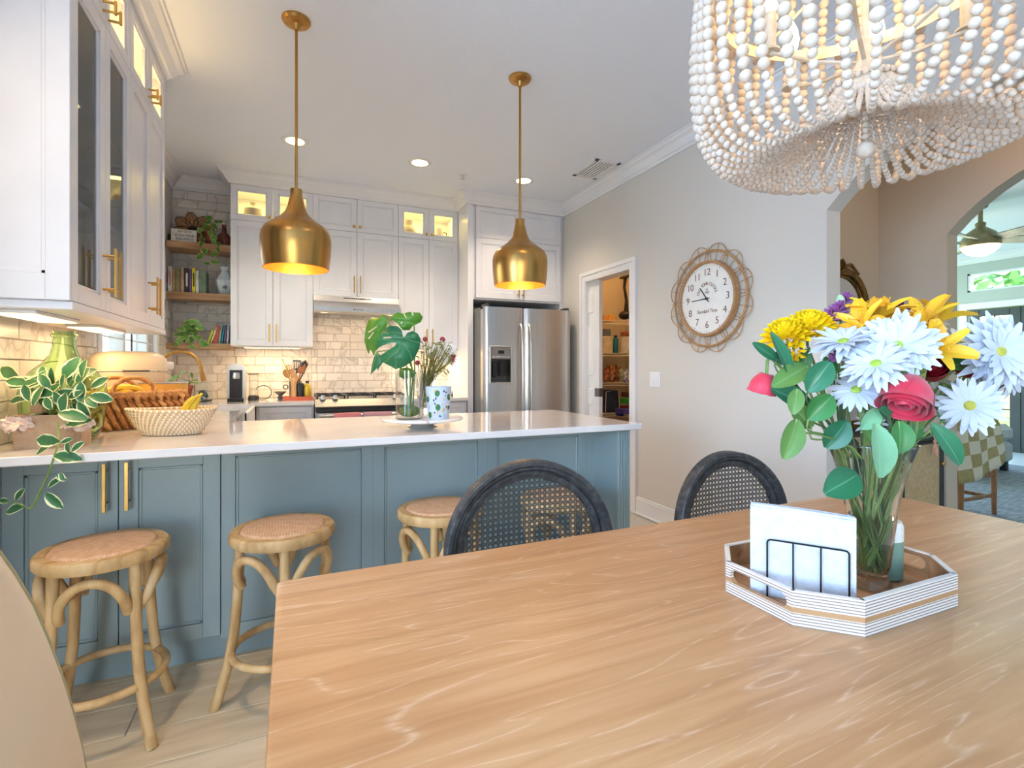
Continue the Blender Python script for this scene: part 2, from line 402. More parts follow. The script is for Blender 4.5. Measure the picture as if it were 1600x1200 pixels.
# walls
wb = S('wall_back', MB().box(-1.1, 2.71, 5.25, 5.36, 0, CZ), W['wall'], label='back kitchen wall with marble tile')
mb = MB()
WY0, WY1, WZ0, WZ1 = 3.42, 4.66, 1.08, 2.15
mb.box(-1.10, -.96, 1.2, WY0, 0, CZ); mb.box(-1.10, -.96, WY1, 5.25, 0, CZ); mb.box(-1.10, -.96, WY0, WY1, 0, WZ0); mb.box(-1.10, -.96, WY0, WY1, WZ1, CZ)
wl = S('wall_left', mb, W['wall'], label='left kitchen wall with sink window')
tile = MB().cbox(-.0745, .0745, -.008, 0, -.0365, .0365, .0018).mesh('tile'); tile.materials.append(W['tile'])
def tiles(parent, regs, place, rot):
    for (u0, u1, z0, z1) in regs:
        j0 = int(math.floor((z0-.914)/.077+.001)); j = j0
        while .914+j*.077 < z1-.01:
            za = .914+j*.077; zb = min(za+.077, z1); off = .0765*(j % 2); k = math.floor((u0-off)/.153)
            while off+k*.153 < u1-.004:
                a = max(off+k*.153, u0); b = min(off+k*.153+.153, u1)
                if b-a > .02:
                    inst('tile', tile, place((a+b)/2, (za+zb)/2), parent, rot, ((b-a-.004)/.149, rnd.uniform(.75, 1.1), (zb-za-.004)/.073))
                k += 1
            j += 1
tiles(wb, [(-.955, -.474, .914, 2.765), (-.474, .18, .914, 1.40), (.18, .945, .914, 1.86), (.945, 1.6, .914, 1.40)], lambda u, z: (u, 5.25, z), (0, 0, 0))
tiles(wl, [(2.0, WY0-.055, .914, 1.41), (WY1+.055, 5.24, .914, 2.0)], lambda u, z: (-.96, u, z), (0, 0, R(90)))
pb, pa = 3.455, 4.17
poly = [(-4.5, 0), (.22, 0)]+arch(.22, 1.78, 2.03, R(45))+[(1.78, 0), (pb, 0), (pb, 2.035), (pa, 2.035), (pa, 0), (5.36, 0), (5.36, CZ), (-4.5, CZ)]
mb = MB(); mb.M = YZX; mb.prism(poly, 2.60, 2.71); S('wall_right', mb, W['wall'], label='greige wall with clock, pantry door and arch')
S('wall_foyer', MB().box(2.71, 3.76, 2.20, 2.31, 0, CZ), W['tan'], label='tan entry wall behind the mirror')
poly = [(-2.5, 0), (.308, 0)]+arch(.308, 1.80, 2.03, R(51))+[(1.80, 0), (5.6, 0), (5.6, CZ), (-2.5, CZ)]
mb = MB(); mb.M = YZX; mb.prism(poly, 3.76, 3.875); S('wall_arch', mb, W['tan'], label='tan wall with arch into the living room')
S('wall_pantry', MB().box(2.71, 3.76, 5.12, 5.25, 0, CZ).box(2.71, 3.76, 2.98, 3.08, 0, CZ), W['tan'], label='pantry side walls')
S('wall_hall', MB().box(2.71, 3.76, -2.65, -2.5, 0, CZ), W['tan'], label='end wall of the entry hall')
mb = MB(); mb.box(-4.6, -4.45, -4.65, -3.0, 0, CZ).box(-4.6, -4.45, .6, 1.3, 0, CZ).box(-4.6, -4.45, -3.0, .6, 0, .25).box(-4.6, -4.45, -3.0, .6, 2.55, CZ)
S('wall_dining', mb, W['wall'], label='dining wall with wide window')
S('wall_nook', MB().box(-4.6, -1.10, 1.2, 1.34, 0, CZ), W['wall'], label='short wall beside the kitchen')
mb = MB(); mb.box(-4.6, -2.6, -4.65, -4.5, 0, CZ).box(-.8, 2.71, -4.65, -4.5, 0, CZ).box(-2.6, -.8, -4.65, -4.5, 2.5, CZ).box(-2.6, -.8, -4.65, -4.5, 0, .12)
S('wall_rear', mb, W['wall'], label='wall with glass doors behind the camera')
FX = 9.4; dy0, dy1 = 3.02, 4.24
mb = MB(); mb.M = YZX
mb.prism([(-1.2, 0), (dy0, 0), (dy0, 2.08), (dy1, 2.08), (dy1, 0), (5.6, 0), (5.6, CZ), (-1.2, CZ)], FX, FX+.12, holes=[[(dy0, 2.34), (dy1, 2.34), (dy1, 2.62), (dy0, 2.62)]])
S('wall_living', mb, W['grey'], label='far living-room wall with black doors')
S('wall_living_side', MB().box(3.875, 5.2, 5.5, 5.62, 0, CZ).box(8.8, FX, 5.5, 5.62, 0, CZ).box(5.2, 8.8, 5.5, 5.62, 0, .3).box(5.2, 8.8, 5.5, 5.62, 2.5, CZ).box(3.875, FX, -1.3, -1.2, 0, CZ), W['grey'], label='living-room side walls')
# sink window with shutter louvers
wi = thing('window_1', 'white framed sink window with shutter louvers', None, (-1.03, 4.04, WZ0), kind='structure')
mb = MB()
for a, b_, c, d in ((WY0, WY0+.05, WZ0, WZ1), (WY1-.05, WY1, WZ0, WZ1), (WY0, WY1, WZ0, WZ0+.05), (WY0, WY1, WZ1-.05, WZ1), (4.02, 4.07, WZ0, WZ1)):
    mb.cbox(-1.08, -1.0, a, b_, c, d, .004)
for a, b_, c, d in ((WY0-.055, WY0+.01, WZ0-.05, WZ1+.05), (WY1-.01, WY1+.055, WZ0-.05, WZ1+.05), (WY0, WY1, WZ1, WZ1+.06)): mb.cbox(-.97, -.945, a, b_, c, d, .004)
ob('window_frame', mb, W['trim'], wi); ob('window_sill', MB().cbox(-1.0, -.925, WY0-.07, WY1+.07, WZ0-.03, WZ0, .005), W['trim'], wi)
ob('pane', MB().box(-1.066, -1.060, WY0+.05, WY1-.05, WZ0+.05, WZ1-.05), W['pane'], wi)
for (a, b_) in ((WY0+.055, 4.015), (4.075, WY1-.055)):
    for k in range(10):
        z = WZ0+.1+k*.1
        if z > WZ1-.07: break
        q = MB(); q.M = Matrix.Translation((-1.0, 0, z)) @ Matrix.Rotation(R(14), 4, 'Y'); q.cbox(-.032, .032, a, b_, -.004, .004, .002); ob('louver', q, W['trim'], wi)
ob('tilt_rod', MB().cyl((-.962, 4.045, WZ0+.08), (-.962, 4.045, WZ1-.08), .006), W['dsteel'], wi)
# crown mouldings, baseboards, casings
CP = [(0, 0), (0, -.105), (.012, -.105), (.018, -.09), (.03, -.082), (.055, -.04), (.078, -.024), (.084, -.012), (.095, -.01), (.095, 0)]
def crown(n, a, b, ext=0): return S('trim_%d' % n, MB().sweep(CP, (*a, CZ), (*b, CZ)), W['trim'], label='white crown moulding')
crown(1, (2.60, -4.5), (2.60, 5.25)); crown(2, (-.474, 5.25), (-.96, 5.25)); crown(3, (-.96, 5.25), (-.96, 3.3))
crown(4, (FX, -1.2), (FX, 5.5))
mb = MB().cbox(2.585, 2.60, 1.78, 3.38, 0, .115, .002).cbox(2.58, 2.60, 1.78, 3.38, .115, .128, .003).cbox(2.588, 2.60, 1.78, 3.38, .128, .145, .004).cbox(2.572, 2.60, 1.78, 3.38, 0, .018, .005)
S('baseboard_right', mb, W['trim'], label='white baseboard under the clock wall')
S('baseboard_foyer', MB().cbox(2.71, 3.76, 2.185, 2.20, 0, .13), W['trim'], label='white baseboard of the entry')
mb = MB()
mb.M = YZX
for o_, i_, xa_, xb_ in ((0, 0, 2.586, 2.5995), (0, .042, 2.578, 2.586)):
    mb.prism([(3.38+o_, 0), (pb-i_, 0), (pb-i_, 2.035+i_), (pa+i_, 2.035+i_), (pa+i_, 0), (4.245-o_, 0), (4.245-o_, 2.11-o_), (3.38+o_, 2.11-o_)], xa_, xb_)
mb.prism([(pb+.001, 0), (pb+.014, 0), (pb+.014, 2.02), (pa-.014, 2.02), (pa-.014, 0), (pa-.001, 0), (pa-.001, 2.034), (pb+.001, 2.034)], 2.588, 2.71)
S('trim_5', mb, W['trim'], label='white casing round the pantry doorway')
# pocket door
dr = thing('door_1', 'white six-panel pocket door standing half open', None, (2.655, 4.08, 0), kind='structure')
dm = mat('door_paint', (238, 238, 238), .4, var=((232, 232, 234), 3))
mb = MB().cbox(2.635, 2.675, 3.99, 4.168, .01, 2.02, .002)
ob('door_slab', mb, dm, dr)
for (z0, z1) in ((.25, .72), (.84, 1.0), (1.12, 1.6), (1.72, 1.92)): ob('door_panel', MB().cbox(2.626, 2.64, 4.085, 4.165, z0, z1, .008), dm, dr)
ob('door_latch', MB().cbox(2.628, 2.64, 3.99, 4.055, .925, 1.005, .003).cbox(2.632, 2.678, 3.984, 3.992, .925, 1.005, .002), mat('grey_latch', (120, 120, 122), .35, .8, var=((108, 108, 110), 30)), dr)
# french doors and transom of the living room
dk = mat('black_door_paint', (58, 66, 66), .4, var=((50, 58, 58), 5))
d2 = thing('door_2', 'black glazed double doors to the garden', None, (FX, 3.63, 0), kind='structure')
for a, b_ in ((dy0+.02, 3.628), (3.632, dy1-.02)):
    g0, g1 = a+.12, b_-.12; mb = MB()
    for (p, q, r_, t) in ((a, g0, 0, 2.07), (g1, b_, 0, 2.07), (g0, g1, 0, .26), (g0, g1, 1.96, 2.07)): mb.cbox(FX+.01, FX+.055, p, q, r_, t, .004)
    lf = ob('door_leaf', mb, dk, d2)
    mb = MB(); m_ = (g0+g1)/2; mb.box(FX+.02, FX+.045, m_-.01, m_+.01, .26, 1.96)
    for z in (.6, .94, 1.28, 1.62): mb.box(FX+.02, FX+.045, g0, g1, z-.01, z+.01)
    ob('muntin', mb, dk, lf); ob('pane', MB().box(FX+.03, FX+.034, g0, g1, .26, 1.96), W['pane'], lf)
mb = MB(); mb.M = YZX; mb.prism([(dy0-.09, 0), (dy0, 0), (dy0, 2.08), (dy1, 2.08), (dy1, 0), (dy1+.09, 0), (dy1+.09, 2.17), (dy0-.09, 2.17)], FX-.02, FX-.0005)
ob('door_casing', mb, W['trim'], d2)
w2 = thing('window_2', 'transom window over the black doors', None, (FX, 3.63, 2.34), kind='structure')
mb = MB()
for (p, q, r_, t) in ((dy0, dy0+.035, 2.34, 2.62), (dy1-.035, dy1, 2.34, 2.62), (dy0, dy1, 2.34, 2.37), (dy0, dy1, 2.59, 2.62)): mb.cbox(FX+.01, FX+.1, p, q, r_, t, .004)
ob('window_frame', mb, W['trim'], w2); ob('pane', MB().box(FX+.05, FX+.055, dy0, dy1, 2.36, 2.6), W['pane'], w2)
# rear glazing (dining room windows that give the daylight)
w3 = thing('window_3', 'wide dining window', None, (-4.5, -1.2, .25), kind='structure')
ob('window_frame', MB().cbox(-4.58, -4.52, -3.0, -2.94, .25, 2.55).cbox(-4.58, -4.52, .54, .6, .25, 2.55).cbox(-4.58, -4.52, -1.23, -1.17, .25, 2.55).cbox(-4.58, -4.52, -3.0, .6, .25, .31).cbox(-4.58, -4.52, -3.0, .6, 2.49, 2.55), W['trim'], w3)
w4 = thing('window_4', 'glass doors behind the table', None, (-1.7, -4.55, .12), kind='structure')
ob('window_frame', MB().cbox(-2.6, -2.53, -4.6, -4.54, .12, 2.5).cbox(-.87, -.8, -4.6, -4.54, .12, 2.5).cbox(-1.73, -1.67, -4.6, -4.54, .12, 2.5).cbox(-2.6, -.8, -4.6, -4.54, 2.43, 2.5).cbox(-2.6, -.8, -4.6, -4.54, .12, .2), W['trim'], w4)
# ceiling fittings -------------------------------------------------------
for i, (px, py) in enumerate(((461, 220), (656, 254), (818, 282))):
    p = pz(px, py, CZ)
    lb = ['recessed ceiling light behind the left brass pendant rod', 'recessed ceiling light between the two pendants', 'recessed ceiling light behind the right pendant rod'][i]
    t = thing('recessed_light', lb, 'ceiling light', (p.x, p.y, CZ), 'recessed lights in the kitchen ceiling')
    ob('trim_ring', MB().lathe([(.062, -.001), (.066, -.006), (.09, -.006), (.094, -.001)], (p.x, p.y, CZ), 28, cap=False), W['white'], t)
    ob('lens', MB().lathe([(1e-4, -.004), (.064, -.004)], (p.x, p.y, CZ), 24, cap=False), W['lamp'], t)
    light('recessed_spot', 'SPOT', (p.x, p.y, CZ-.02), 58, (255, 232, 204), (0, 0, 0), spot=R(125), blend=.9, radius=.06)
for x_, y_, lb in ((-.62, 1.30, 'added unseen ceiling light above the left stools'), (.95, 1.45, 'added unseen ceiling light above the cane chairs')):  # lamps added out of view to brighten the stools and blue doors
    t = thing('recessed_light', lb, 'ceiling light', (x_, y_, CZ), 'added unseen lights over the dining side')
    ob('trim_ring', MB().lathe([(.062, -.001), (.066, -.006), (.09, -.006), (.094, -.001)], (x_, y_, CZ), 28, cap=False), W['white'], t)
    ob('lens', MB().lathe([(1e-4, -.004), (.064, -.004)], (x_, y_, CZ), 24, cap=False), W['lamp'], t)
    light('recessed_spot', 'SPOT', (x_, y_, CZ-.02), 62 if x_ < 0 else 24, (255, 226, 190), (0, 0, 0), spot=R(118), blend=.9, radius=.06)
p = pz(723, 272, CZ)
t = thing('fire_sprinkler', 'small chrome sprinkler head on the ceiling', 'sprinkler', (p.x, p.y, CZ))
ob('escutcheon', MB().lathe([(.012, -.012), (.03, -.004), (.036, 0)], (p.x, p.y, CZ), 20), W['white'], t)
ob('sprinkler_head', MB().lathe([(.012, 0), (.012, -.02), (.005, -.03), (.005, -.04), (.018, -.042), (.018, -.045), (.001, -.046)][::-1], (p.x, p.y, CZ), 14), W['steel'], t)
a = pz(910, 273, CZ); b = pz(967, 262, CZ)
vx0, vx1, vy0, vy1 = 2.235, 2.475, 3.42, 3.80
t = thing('ceiling_vent', 'white slatted air vent beside the crown moulding', 'vent', (2.355, 3.61, CZ))
mb = MB().cbox(vx0, vx1, vy0, vy0+.035, CZ-.008, CZ, .002).cbox(vx0, vx1, vy1-.035, vy1, CZ-.008, CZ, .002).cbox(vx0, vx0+.035, vy0, vy1, CZ-.008, CZ, .002).cbox(vx1-.035, vx1, vy0, vy1, CZ-.008, CZ, .002)
ob('vent_frame', mb, W['white'], t); ob('duct_shade', MB().box(vx0+.03, vx1-.03, vy0+.03, vy1-.03, CZ-.003, CZ-.0005), W['black'], t)  # black sheet stands for the shade in the duct behind the slats
for k in range(6):
    q = MB(); q.M = Matrix.Translation((vx0+.05+k*.028, 0, CZ-.008)) @ Matrix.Rotation(R(50), 4, 'Y'); q.box(-.006, .006, vy0+.03, vy1-.03, -.001, .001); ob('slat', q, W['white'], t)
# outside: lawn, garden wall, trees -----------------------------------------
S('ground', MB().box(-14, 30, -14, 24, -.35, -.1), mat('lawn', (150, 170, 90), .95, var=((120, 150, 70), 1.2)), label='lawn outside')
grn = mat('hedge_leaves', (110, 160, 80), .8, var=((64, 120, 52), 6)); gr2 = mat('tree_leaves', (140, 185, 110), .8, var=((80, 140, 70), 5))
bark = mat('tree_bark', (110, 92, 72), .9, var=((90, 74, 58), 12))
def tree(x, y, h, r_, lab, m, grp='garden trees beyond the windows'):
    t = thing('garden_tree', lab, 'tree', (x, y, -.1), grp)
    ob('trunk', MB().tube([(x, y, -.1), (x+.1, y, h*.3), (x, y+.1, h*.6)], [r_*.12, r_*.09, r_*.05], 8), bark, t)
    mb = MB(); q = random.Random(int(x*10+y*7))
    for k in range(420):
        d = Vector((q.gauss(0, 1), q.gauss(0, 1), q.gauss(0, 1))).normalized(); rr = r_*(.55+.45*q.random())
        c = Vector((x, y, h*.62))+Vector((d.x*rr, d.y*rr, d.z*rr*.9*h/(2*r_)*.6))
        mb.blade(c, (q.gauss(0, 1), q.gauss(0, 1), q.gauss(0, 1)-.3), d, .42, .22, .6, .1, 2, across=1)
    ob('crown', mb, m, t, kind='stuff')
tree(16.0, 5.4, 6, 2.2, 'leafy garden tree seen through the transom window', gr2)
tree(13.0, 9.8, 5, 1.8, 'dense green tree left of the garden doors', grn)
tree(21, .9, 6.5, 2.2, 'pale green tree right of the garden doors', gr2)
S('garden_wall', MB().box(17.5, 17.7, -2, 12, -.1, 1.6), mat('garden_wall', (240, 214, 150), .8, var=((228, 200, 136), 3)), label='sunlit yellow garden wall')
t = thing('neighbour_house', 'pale blue house seen through the sink window', 'house', (-3.4, 14, -.1))
hm = mat('house_siding', (228, 238, 250), .7, var=((216, 230, 246), 2))
ob('house_wall', MB().box(-6.4, -1.2, 13, 17, -.1, 4.5), hm, t); ob('roof', MB().add([(-6.8, 12.6, 4.5), (-.8, 12.6, 4.5), (-.8, 17.4, 4.5), (-6.8, 17.4, 4.5), (-3.8, 14, 6), (-3.8, 16, 6)], [(0, 1, 4), (1, 2, 5, 4), (2, 3, 5), (3, 0, 4, 5), (0, 3, 2, 1)], False), mat('roof_shingle', (120, 120, 126), .9, var=((100, 100, 108), 5)), t)
for y in (-4.4, -2.9): ob('window', MB().cbox(y, y+.45, 12.95, 13.02, .9, 2.2), mat('dark_window', (70, 110, 150), .1, var=((80, 120, 160), 3)), t)
# ================================================= CABINETS AND APPLIANCES
def door_mb(x0, x1, z0, z1, glass=False, th=.02, st=.052):
    """frame-and-panel door in cabinet space: front at y=0, inward is +y"""
    g = .0015; x0 += g; x1 -= g; z0 += g; z1 -= g; mb = MB()
    for a, b, c, d in ((x0, x0+st, z0, z1), (x1-st, x1, z0, z1), (x0+st, x1-st, z0, z0+st), (x0+st, x1-st, z1-st, z1)):
        mb.cbox(a, b, 0, th, c, d, .0012)
    i = st; 
    for a, b, c, d in ((x0+i, x0+i+.012, z0+i, z1-i), (x1-i-.012, x1-i, z0+i, z1-i), (x0+i, x1-i, z0+i, z0+i+.012), (x0+i, x1-i, z1-i-.012, z1-i)):
        mb.cbox(a, b, .005, th, c, d, .003)
    return mb, (x0+st+.012, x1-st-.012, z0+st+.012, z1-st-.012)
def pull(parent, x, z0, z1, m, out=.034, wd=.011, horiz=False):
    mb = MB(); L = z1-z0
    if horiz: mb.cbox(z0, z1, -out-.008, -out, x-wd/2, x+wd/2, .001)
    else: mb.cbox(x-wd/2, x+wd/2, -out-.008, -out, z0, z1, .001)
    for z in (z0+L*.16, z1-L*.16):
        mb.cyl((x, 0, z), (x, -out-.002, z), .0045, 8)
    return ob('handle', mb, m, parent)
def knob(parent, x, z, m):
    mb = MB(); mb.lathe([(.006, 0), (.006, .012), (.013, .016), (.014, .024), (.010, .028), (.001, .029)], (x, 0, z), 14, Matrix.Rotation(R(90), 3, 'X').to_4x4()); return ob('knob', mb, m, parent)
def cabinet(name, label, cat, loc, rz, w_, d, z0, z1, doors, m=None, group=None, hollow=None, toe=0, side_panel=None):
    """doors: (x0, x1, z0, z1, kind, handle) kind solid|glass|drawer|dark; built at the origin, then moved"""
    m = m or W['cab']; t = thing(name, label, cat, (0, 0, 0), group); mb = MB(); f = .021
    if hollow:   # (z split) open box from the split up, solid below when split > z0
        hz = hollow
        if hz > z0+.01: mb.box(0, w_, f, d, z0, hz)
        for a, b in ((0, .018), (w_-.018, w_)): mb.box(a, b, f, d, hz, z1)
        mb.box(0, w_, f, d, hz, hz+.018).box(0, w_, f, d, z1-.018, z1).box(0, w_, d-.012, d, hz, z1)
        n = max(1, round(w_/.62))
        for k in range(1, n): mb.box(w_*k/n-.009, w_*k/n+.009, f+.01, d, hz, z1)
    else: mb.box(0, w_, f, d, z0+toe, z1)
    if toe: mb.box(.0, w_, f+.055, d, z0, z0+toe)
    body = ob('body', mb, m, t)
    for (a, b, c, e, kind, hd) in doors:
        mbd, (p, q, r_, s_) = door_mb(a, b, c, e, st=.045 if (e-c) < .35 else .052)
        if kind != 'glass' and kind != 'dark': mbd.box(p-.012, q+.012, .009, .02, r_-.012, s_+.012)
        dd = ob('drawer' if kind == 'drawer' else 'door', mbd, m, t)
        if kind in ('glass', 'dark'): ob('pane', MB().box(p-.006, q+.006, .010, .013, r_-.006, s_+.006), W['pane' if kind == 'glass' else 'dimpane'], dd)
        if hd:
            if hd[0] == 'pull': pull(dd, hd[1], hd[2], hd[3], W['brasspull'])
            elif hd[0] == 'knob': knob(dd, hd[1], hd[2], W['brasspull'])
            elif hd[0] == 'hpull': pull(dd, hd[1], hd[2], hd[3], W['brasspull'], horiz=True)
    if side_panel:   # recessed end panel on the x=0 side
        q = MB()
        y0, y1 = side_panel
        for a, b, c, e in ((0, .06, z0, z1), (y1-.07, y1, z0, z1), (.06, y1-.07, z0, z0+.08), (.06, y1-.07, z1-.08, z1)): q.cbox(-.014, 0, a, b, c, e, .0015)
        q.cbox(-.008, 0, .06, .072, z0+.08, z1-.08, .002).cbox(-.008, 0, y1-.082, y1-.07, z0+.08, z1-.08, .002).cbox(-.008, 0, .06, y1-.07, z0+.08, z0+.092, .002)
        ob('end_panel', q, m, t)
    t.location = loc; t.rotation_euler = (0, 0, rz); WO[t.name] = Vector((0, 0, 0)); 
    return t
UB, US, UT = 1.385, 2.46, 2.765
YU = 4.885
# back wall uppers
def two(x, w_, za, zb, kind, style):
    h = w_/2; r_ = []
    for k in (0, 1):
        hx = h-.028 if k == 0 else h+.028
        if style == 'knob': hd = ('knob', hx, za+.045)
        elif style == 'none': hd = None
        else: hd = ('pull', hx, za+.03, za+.19)
        r_.append((k*h, k*h+h, za, zb, kind, hd))
    return r_
cabinet('wall_cabinet', 'white wall cabinet left of the range hood with lit glass top doors', 'cabinet', (-.474, YU, 0), 0, .654, 5.25-YU-.001, UB, UT, two(0, .654, UB, US, 'solid', 'pull')+two(0, .654, US, UT, 'glass', 'knob'), group='wall cabinets on the back wall', hollow=US)
cabinet('wall_cabinet', 'white wall cabinet above the stainless range hood', 'cabinet', (.18, YU, 0), 0, .765, 5.25-YU-.001, 1.855, UT, two(0, .765, 1.855, US, 'solid', 'pull')+two(0, .765, US, UT, 'solid', 'knob'), group='wall cabinets on the back wall')
cabinet('wall_cabinet', 'white wall cabinet right of the hood holding a grey vase and a mug', 'cabinet', (.945, YU, 0), 0, .60, 5.25-YU-.001, UB, UT, two(0, .60, UB, US, 'solid', 'pull')+two(0, .60, US, UT, 'glass', 'knob'), group='wall cabinets on the back wall', hollow=US)
# fridge surround
fc = cabinet('fridge_cabinet', 'white cabinet over the refrigerator', 'cabinet', (1.601, 4.60, 0), 0, .997, .649, 1.86, UT,
   [(.035, .50, 1.875, US, 'solid', ('pull', .474, 1.90, 2.06)), (.50, .965, 1.875, US, 'solid', ('pull', .526, 1.90, 2.06)), (.035, .50, US, UT, 'solid', None), (.50, .965, US, UT, 'solid', None)])
ob('side_panel', MB().box(1.547, 1.60, 4.585, 5.249, 0, UT), W['cab'], None, 'tall white panel left of the refrigerator', 'panel')
ob('filler_panel', MB().box(2.565, 2.599, 4.62, 5.249, 0, 1.86), W['cab'], None, 'narrow white filler between refrigerator and wall', 'panel')
# crown over the cabinets
mb = MB()
for a, b in (((1.545, YU), (-.474, YU)), ((-.474, YU), (-.474, 5.24)), ((2.60, 4.585), (1.545, 4.585)), ((1.545, 4.585), (1.545, YU))):
    mb.sweep([(p+.0, q) for p, q in CP], (*a, CZ), (*b, CZ))
mb.box(-.474, 1.545, YU, 5.249, UT, CZ).box(1.545, 2.60, 4.585, 5.249, UT, CZ)
# mitred corners
for x, y, sx, sy in ((-.474, YU, -1, -1), (1.545, 4.585, -1, -1)):
    vs = []; fs = []
    for (p, q) in CP[1:]: vs += [(x+sx*p, y, CZ+q), (x+sx*p, y+sy*p, CZ+q), (x, y+sy*p, CZ+q)]
    for i in range(len(CP)-2): fs += [(3*i, 3*i+3, 3*i+4, 3*i+1), (3*i+1, 3*i+4, 3*i+5, 3*i+2)]
    mb.add(vs, fs, False)
S('trim_6', mb, W['trim'], label='white crown over the back cabinets')
# left wall uppers: facing +X
XL = -.63; dl = .3275; LB = 1.40; LS = 2.46
def leftcab(y, label, kinds, sp=None):
    w_ = .635; dz = []
    for k in (0, 1):
        hx = w_/2-.03 if k == 0 else w_/2+.03
        dz.append((k*w_/2, (k+1)*w_/2, LB, LS, kinds[k], ('pull', hx, LB+.05, LB+.23)))
        dz.append((k*w_/2, (k+1)*w_/2, LS, UT, 'glass', ('pull', w_/2-.03 if k == 0 else w_/2+.03, LS+.03, LS+.08)))
    if kinds[0] == 'dark':
        t = cabinet('wall_cabinet', label, 'cabinet', (XL, y, 0), R(90), w_, dl, LB, UT, dz, group='wall cabinets over the peninsula', hollow=LB, side_panel=sp)
        for z in (1.75, 2.1, LS):
            o = ob('shelf', MB().box(.02, w_-.02, .04, dl-.01, z, z+.018), W['cab'], t)
        return t
    return cabinet('wall_cabinet', label, 'cabinet', (XL, y, 0), R(90), w_, dl, LB, UT, dz, group='wall cabinets over the peninsula', hollow=LS, side_panel=sp)
leftcab(2.0, 'white wall cabinet with tall dark glass doors over the peninsula', ('dark', 'dark'), (.0, dl))
leftcab(2.637, 'white wall cabinet with solid doors beside the sink window', ('solid', 'solid'))
mb = MB().sweep(CP, (XL, 3.274, CZ), (XL, 2.0, CZ)).box(-.96, XL, 2.0, 3.274, UT, CZ).sweep(CP, (XL, 2.0, CZ), (-.96, 2.0, CZ)).sweep(CP, (-.96, 3.274, CZ), (XL, 3.274, CZ))
for (y, sy) in ((3.274, 1), (2.0, -1)):
    vs = []; fs = []
    for (p, q) in CP[1:]: vs += [(XL+p, y, CZ+q), (XL+p, y+sy*p, CZ+q), (XL, y+sy*p, CZ+q)]
    for i in range(len(CP)-2): fs += [(3*i, 3*i+3, 3*i+4, 3*i+1), (3*i+1, 3*i+4, 3*i+5, 3*i+2)]
    mb.add(vs, fs, False)
S('trim_7', mb, W['trim'], label='white crown over the left cabinets')
S('trim_8', MB().cbox(-.955, XL+.004, 1.996, 3.276, LB-.028, LB-.001, .003).box(-.95, XL-.01, 2.0, 3.27, LB-.006, LB), W['cab'], label='white light rail under the left cabinets')
# under-cabinet lamps
def bar(loc, sx, sy, label, rot=0, power=6):
    x, y, z = loc
    t = thing('cabinet_light', label, 'light', loc, 'lamps under the wall cabinets')
    ob('housing', MB().cbox(x-sx/2, x+sx/2, y-sy/2, y+sy/2, z-.012, z, .002), W['white'], t)
    ob('diffuser', MB().cbox(x-sx/2+.008, x+sx/2-.008, y-sy/2+.008, y+sy/2-.008, z-.0155, z-.011, .001), W['uclight'], t)
    light('cabinet_light_lamp', 'AREA', (x, y, z-.02), power, WARM, (0, 0, 0), (sx*.9, sy*.9))
bar((-.79, 2.22, LB-.028), .12, .36, 'long lit lamp under the near end of the left cabinets', power=1.6)
bar((-.79, 2.80, LB-.028), .12, .36, 'lit lamp under the left cabinets near the sink window', power=1.6)
bar((-.15, 4.99, UB-.001), .46, .07, 'lit bar lamp under the cabinet above the coffee machine', power=3.5)
bar((1.25, 5.0, UB-.001), .42, .07, 'lit bar lamp under the cabinet beside the refrigerator', power=3)
# lamps inside the glass-door compartments
for (x, y, z) in ((-.31, 5.0, UT-.03), (.02, 5.0, UT-.03), (1.09, 5.0, UT-.03), (1.40, 5.0, UT-.03)): light('display_lamp', 'AREA', (x, y, z), 1.3, (255, 226, 130), (0, 0, 0), (.22, .16))
for y in (2.16, 2.47, 2.79, 3.11): light('display_lamp', 'AREA', (-.70, y, LS+.035), .9, (255, 214, 140), (R(180), 0, 0), (.05, .24))
# base cabinets
YB = 4.55; BZ = .884
cabinet('base_cabinet', 'white base cabinet left of the range', 'cabinet', (-.26, YB+.03, 0), 0, .435, 5.2-YB, 0, BZ, [(.02, .42, .66, .87, 'drawer', ('hpull', .765, .14, .30)), (.02, .42, .11, .65, 'solid', None)], group='base cabinets on the back wall', toe=.1)
cabinet('base_cabinet', 'white base cabinet between range and refrigerator panel', 'cabinet', (.95, YB+.03, 0), 0, .59, 5.2-YB, 0, BZ, [(.02, .57, .66, .87, 'drawer', ('hpull', .765, .22, .38)), (.02, .57, .11, .65, 'solid', None)], group='base cabinets on the back wall', toe=.1)
cabinet('base_cabinet', 'white base cabinet run under the sink window', 'cabinet', (-.325, 2.98, 0), R(90), .74, .60, 0, BZ, [(.02, .37, .11, .87, 'solid', None), (.37, .72, .11, .87, 'solid', None)], toe=.1)
cabinet('base_cabinet', 'white corner base cabinet beyond the farmhouse sink', 'cabinet', (-.325, 4.46, 0), R(90), .12, .60, 0, BZ, [], toe=.1)
# worktops
def top(name, poly, label, holes=()):
    mb = MB(); mb.prism(poly, .884, .914, holes=holes); return ob(name, mb, W['quartz'], None, label, 'countertop')
PX0, PX1, PY0, PY1 = -.955, 1.608, 2.05, 2.98
ob('peninsula_countertop', MB().cbox(PX0, PX1, PY0, PY1, .884, .914, .003), W['quartz'], None, 'long white quartz countertop of the blue peninsula', 'countertop')
top('kitchen_countertop', [(-.955, 2.982), (-.30, 2.982), (-.30, 3.74), (-.8, 3.74), (-.8, 4.44), (-.30, 4.44), (-.30, YB), (.178, YB), (.178, 5.24), (-.955, 5.24)], 'white quartz countertop along the sink and coffee corner')
ob('short_countertop', MB().cbox(.947, 1.543, YB, 5.24, .884, .914, .003), W['quartz'], None, 'short white countertop right of the range', 'countertop')
t = thing('farmhouse_sink', 'white apron-front sink under the window', 'sink', (-.53, 4.09, .65))
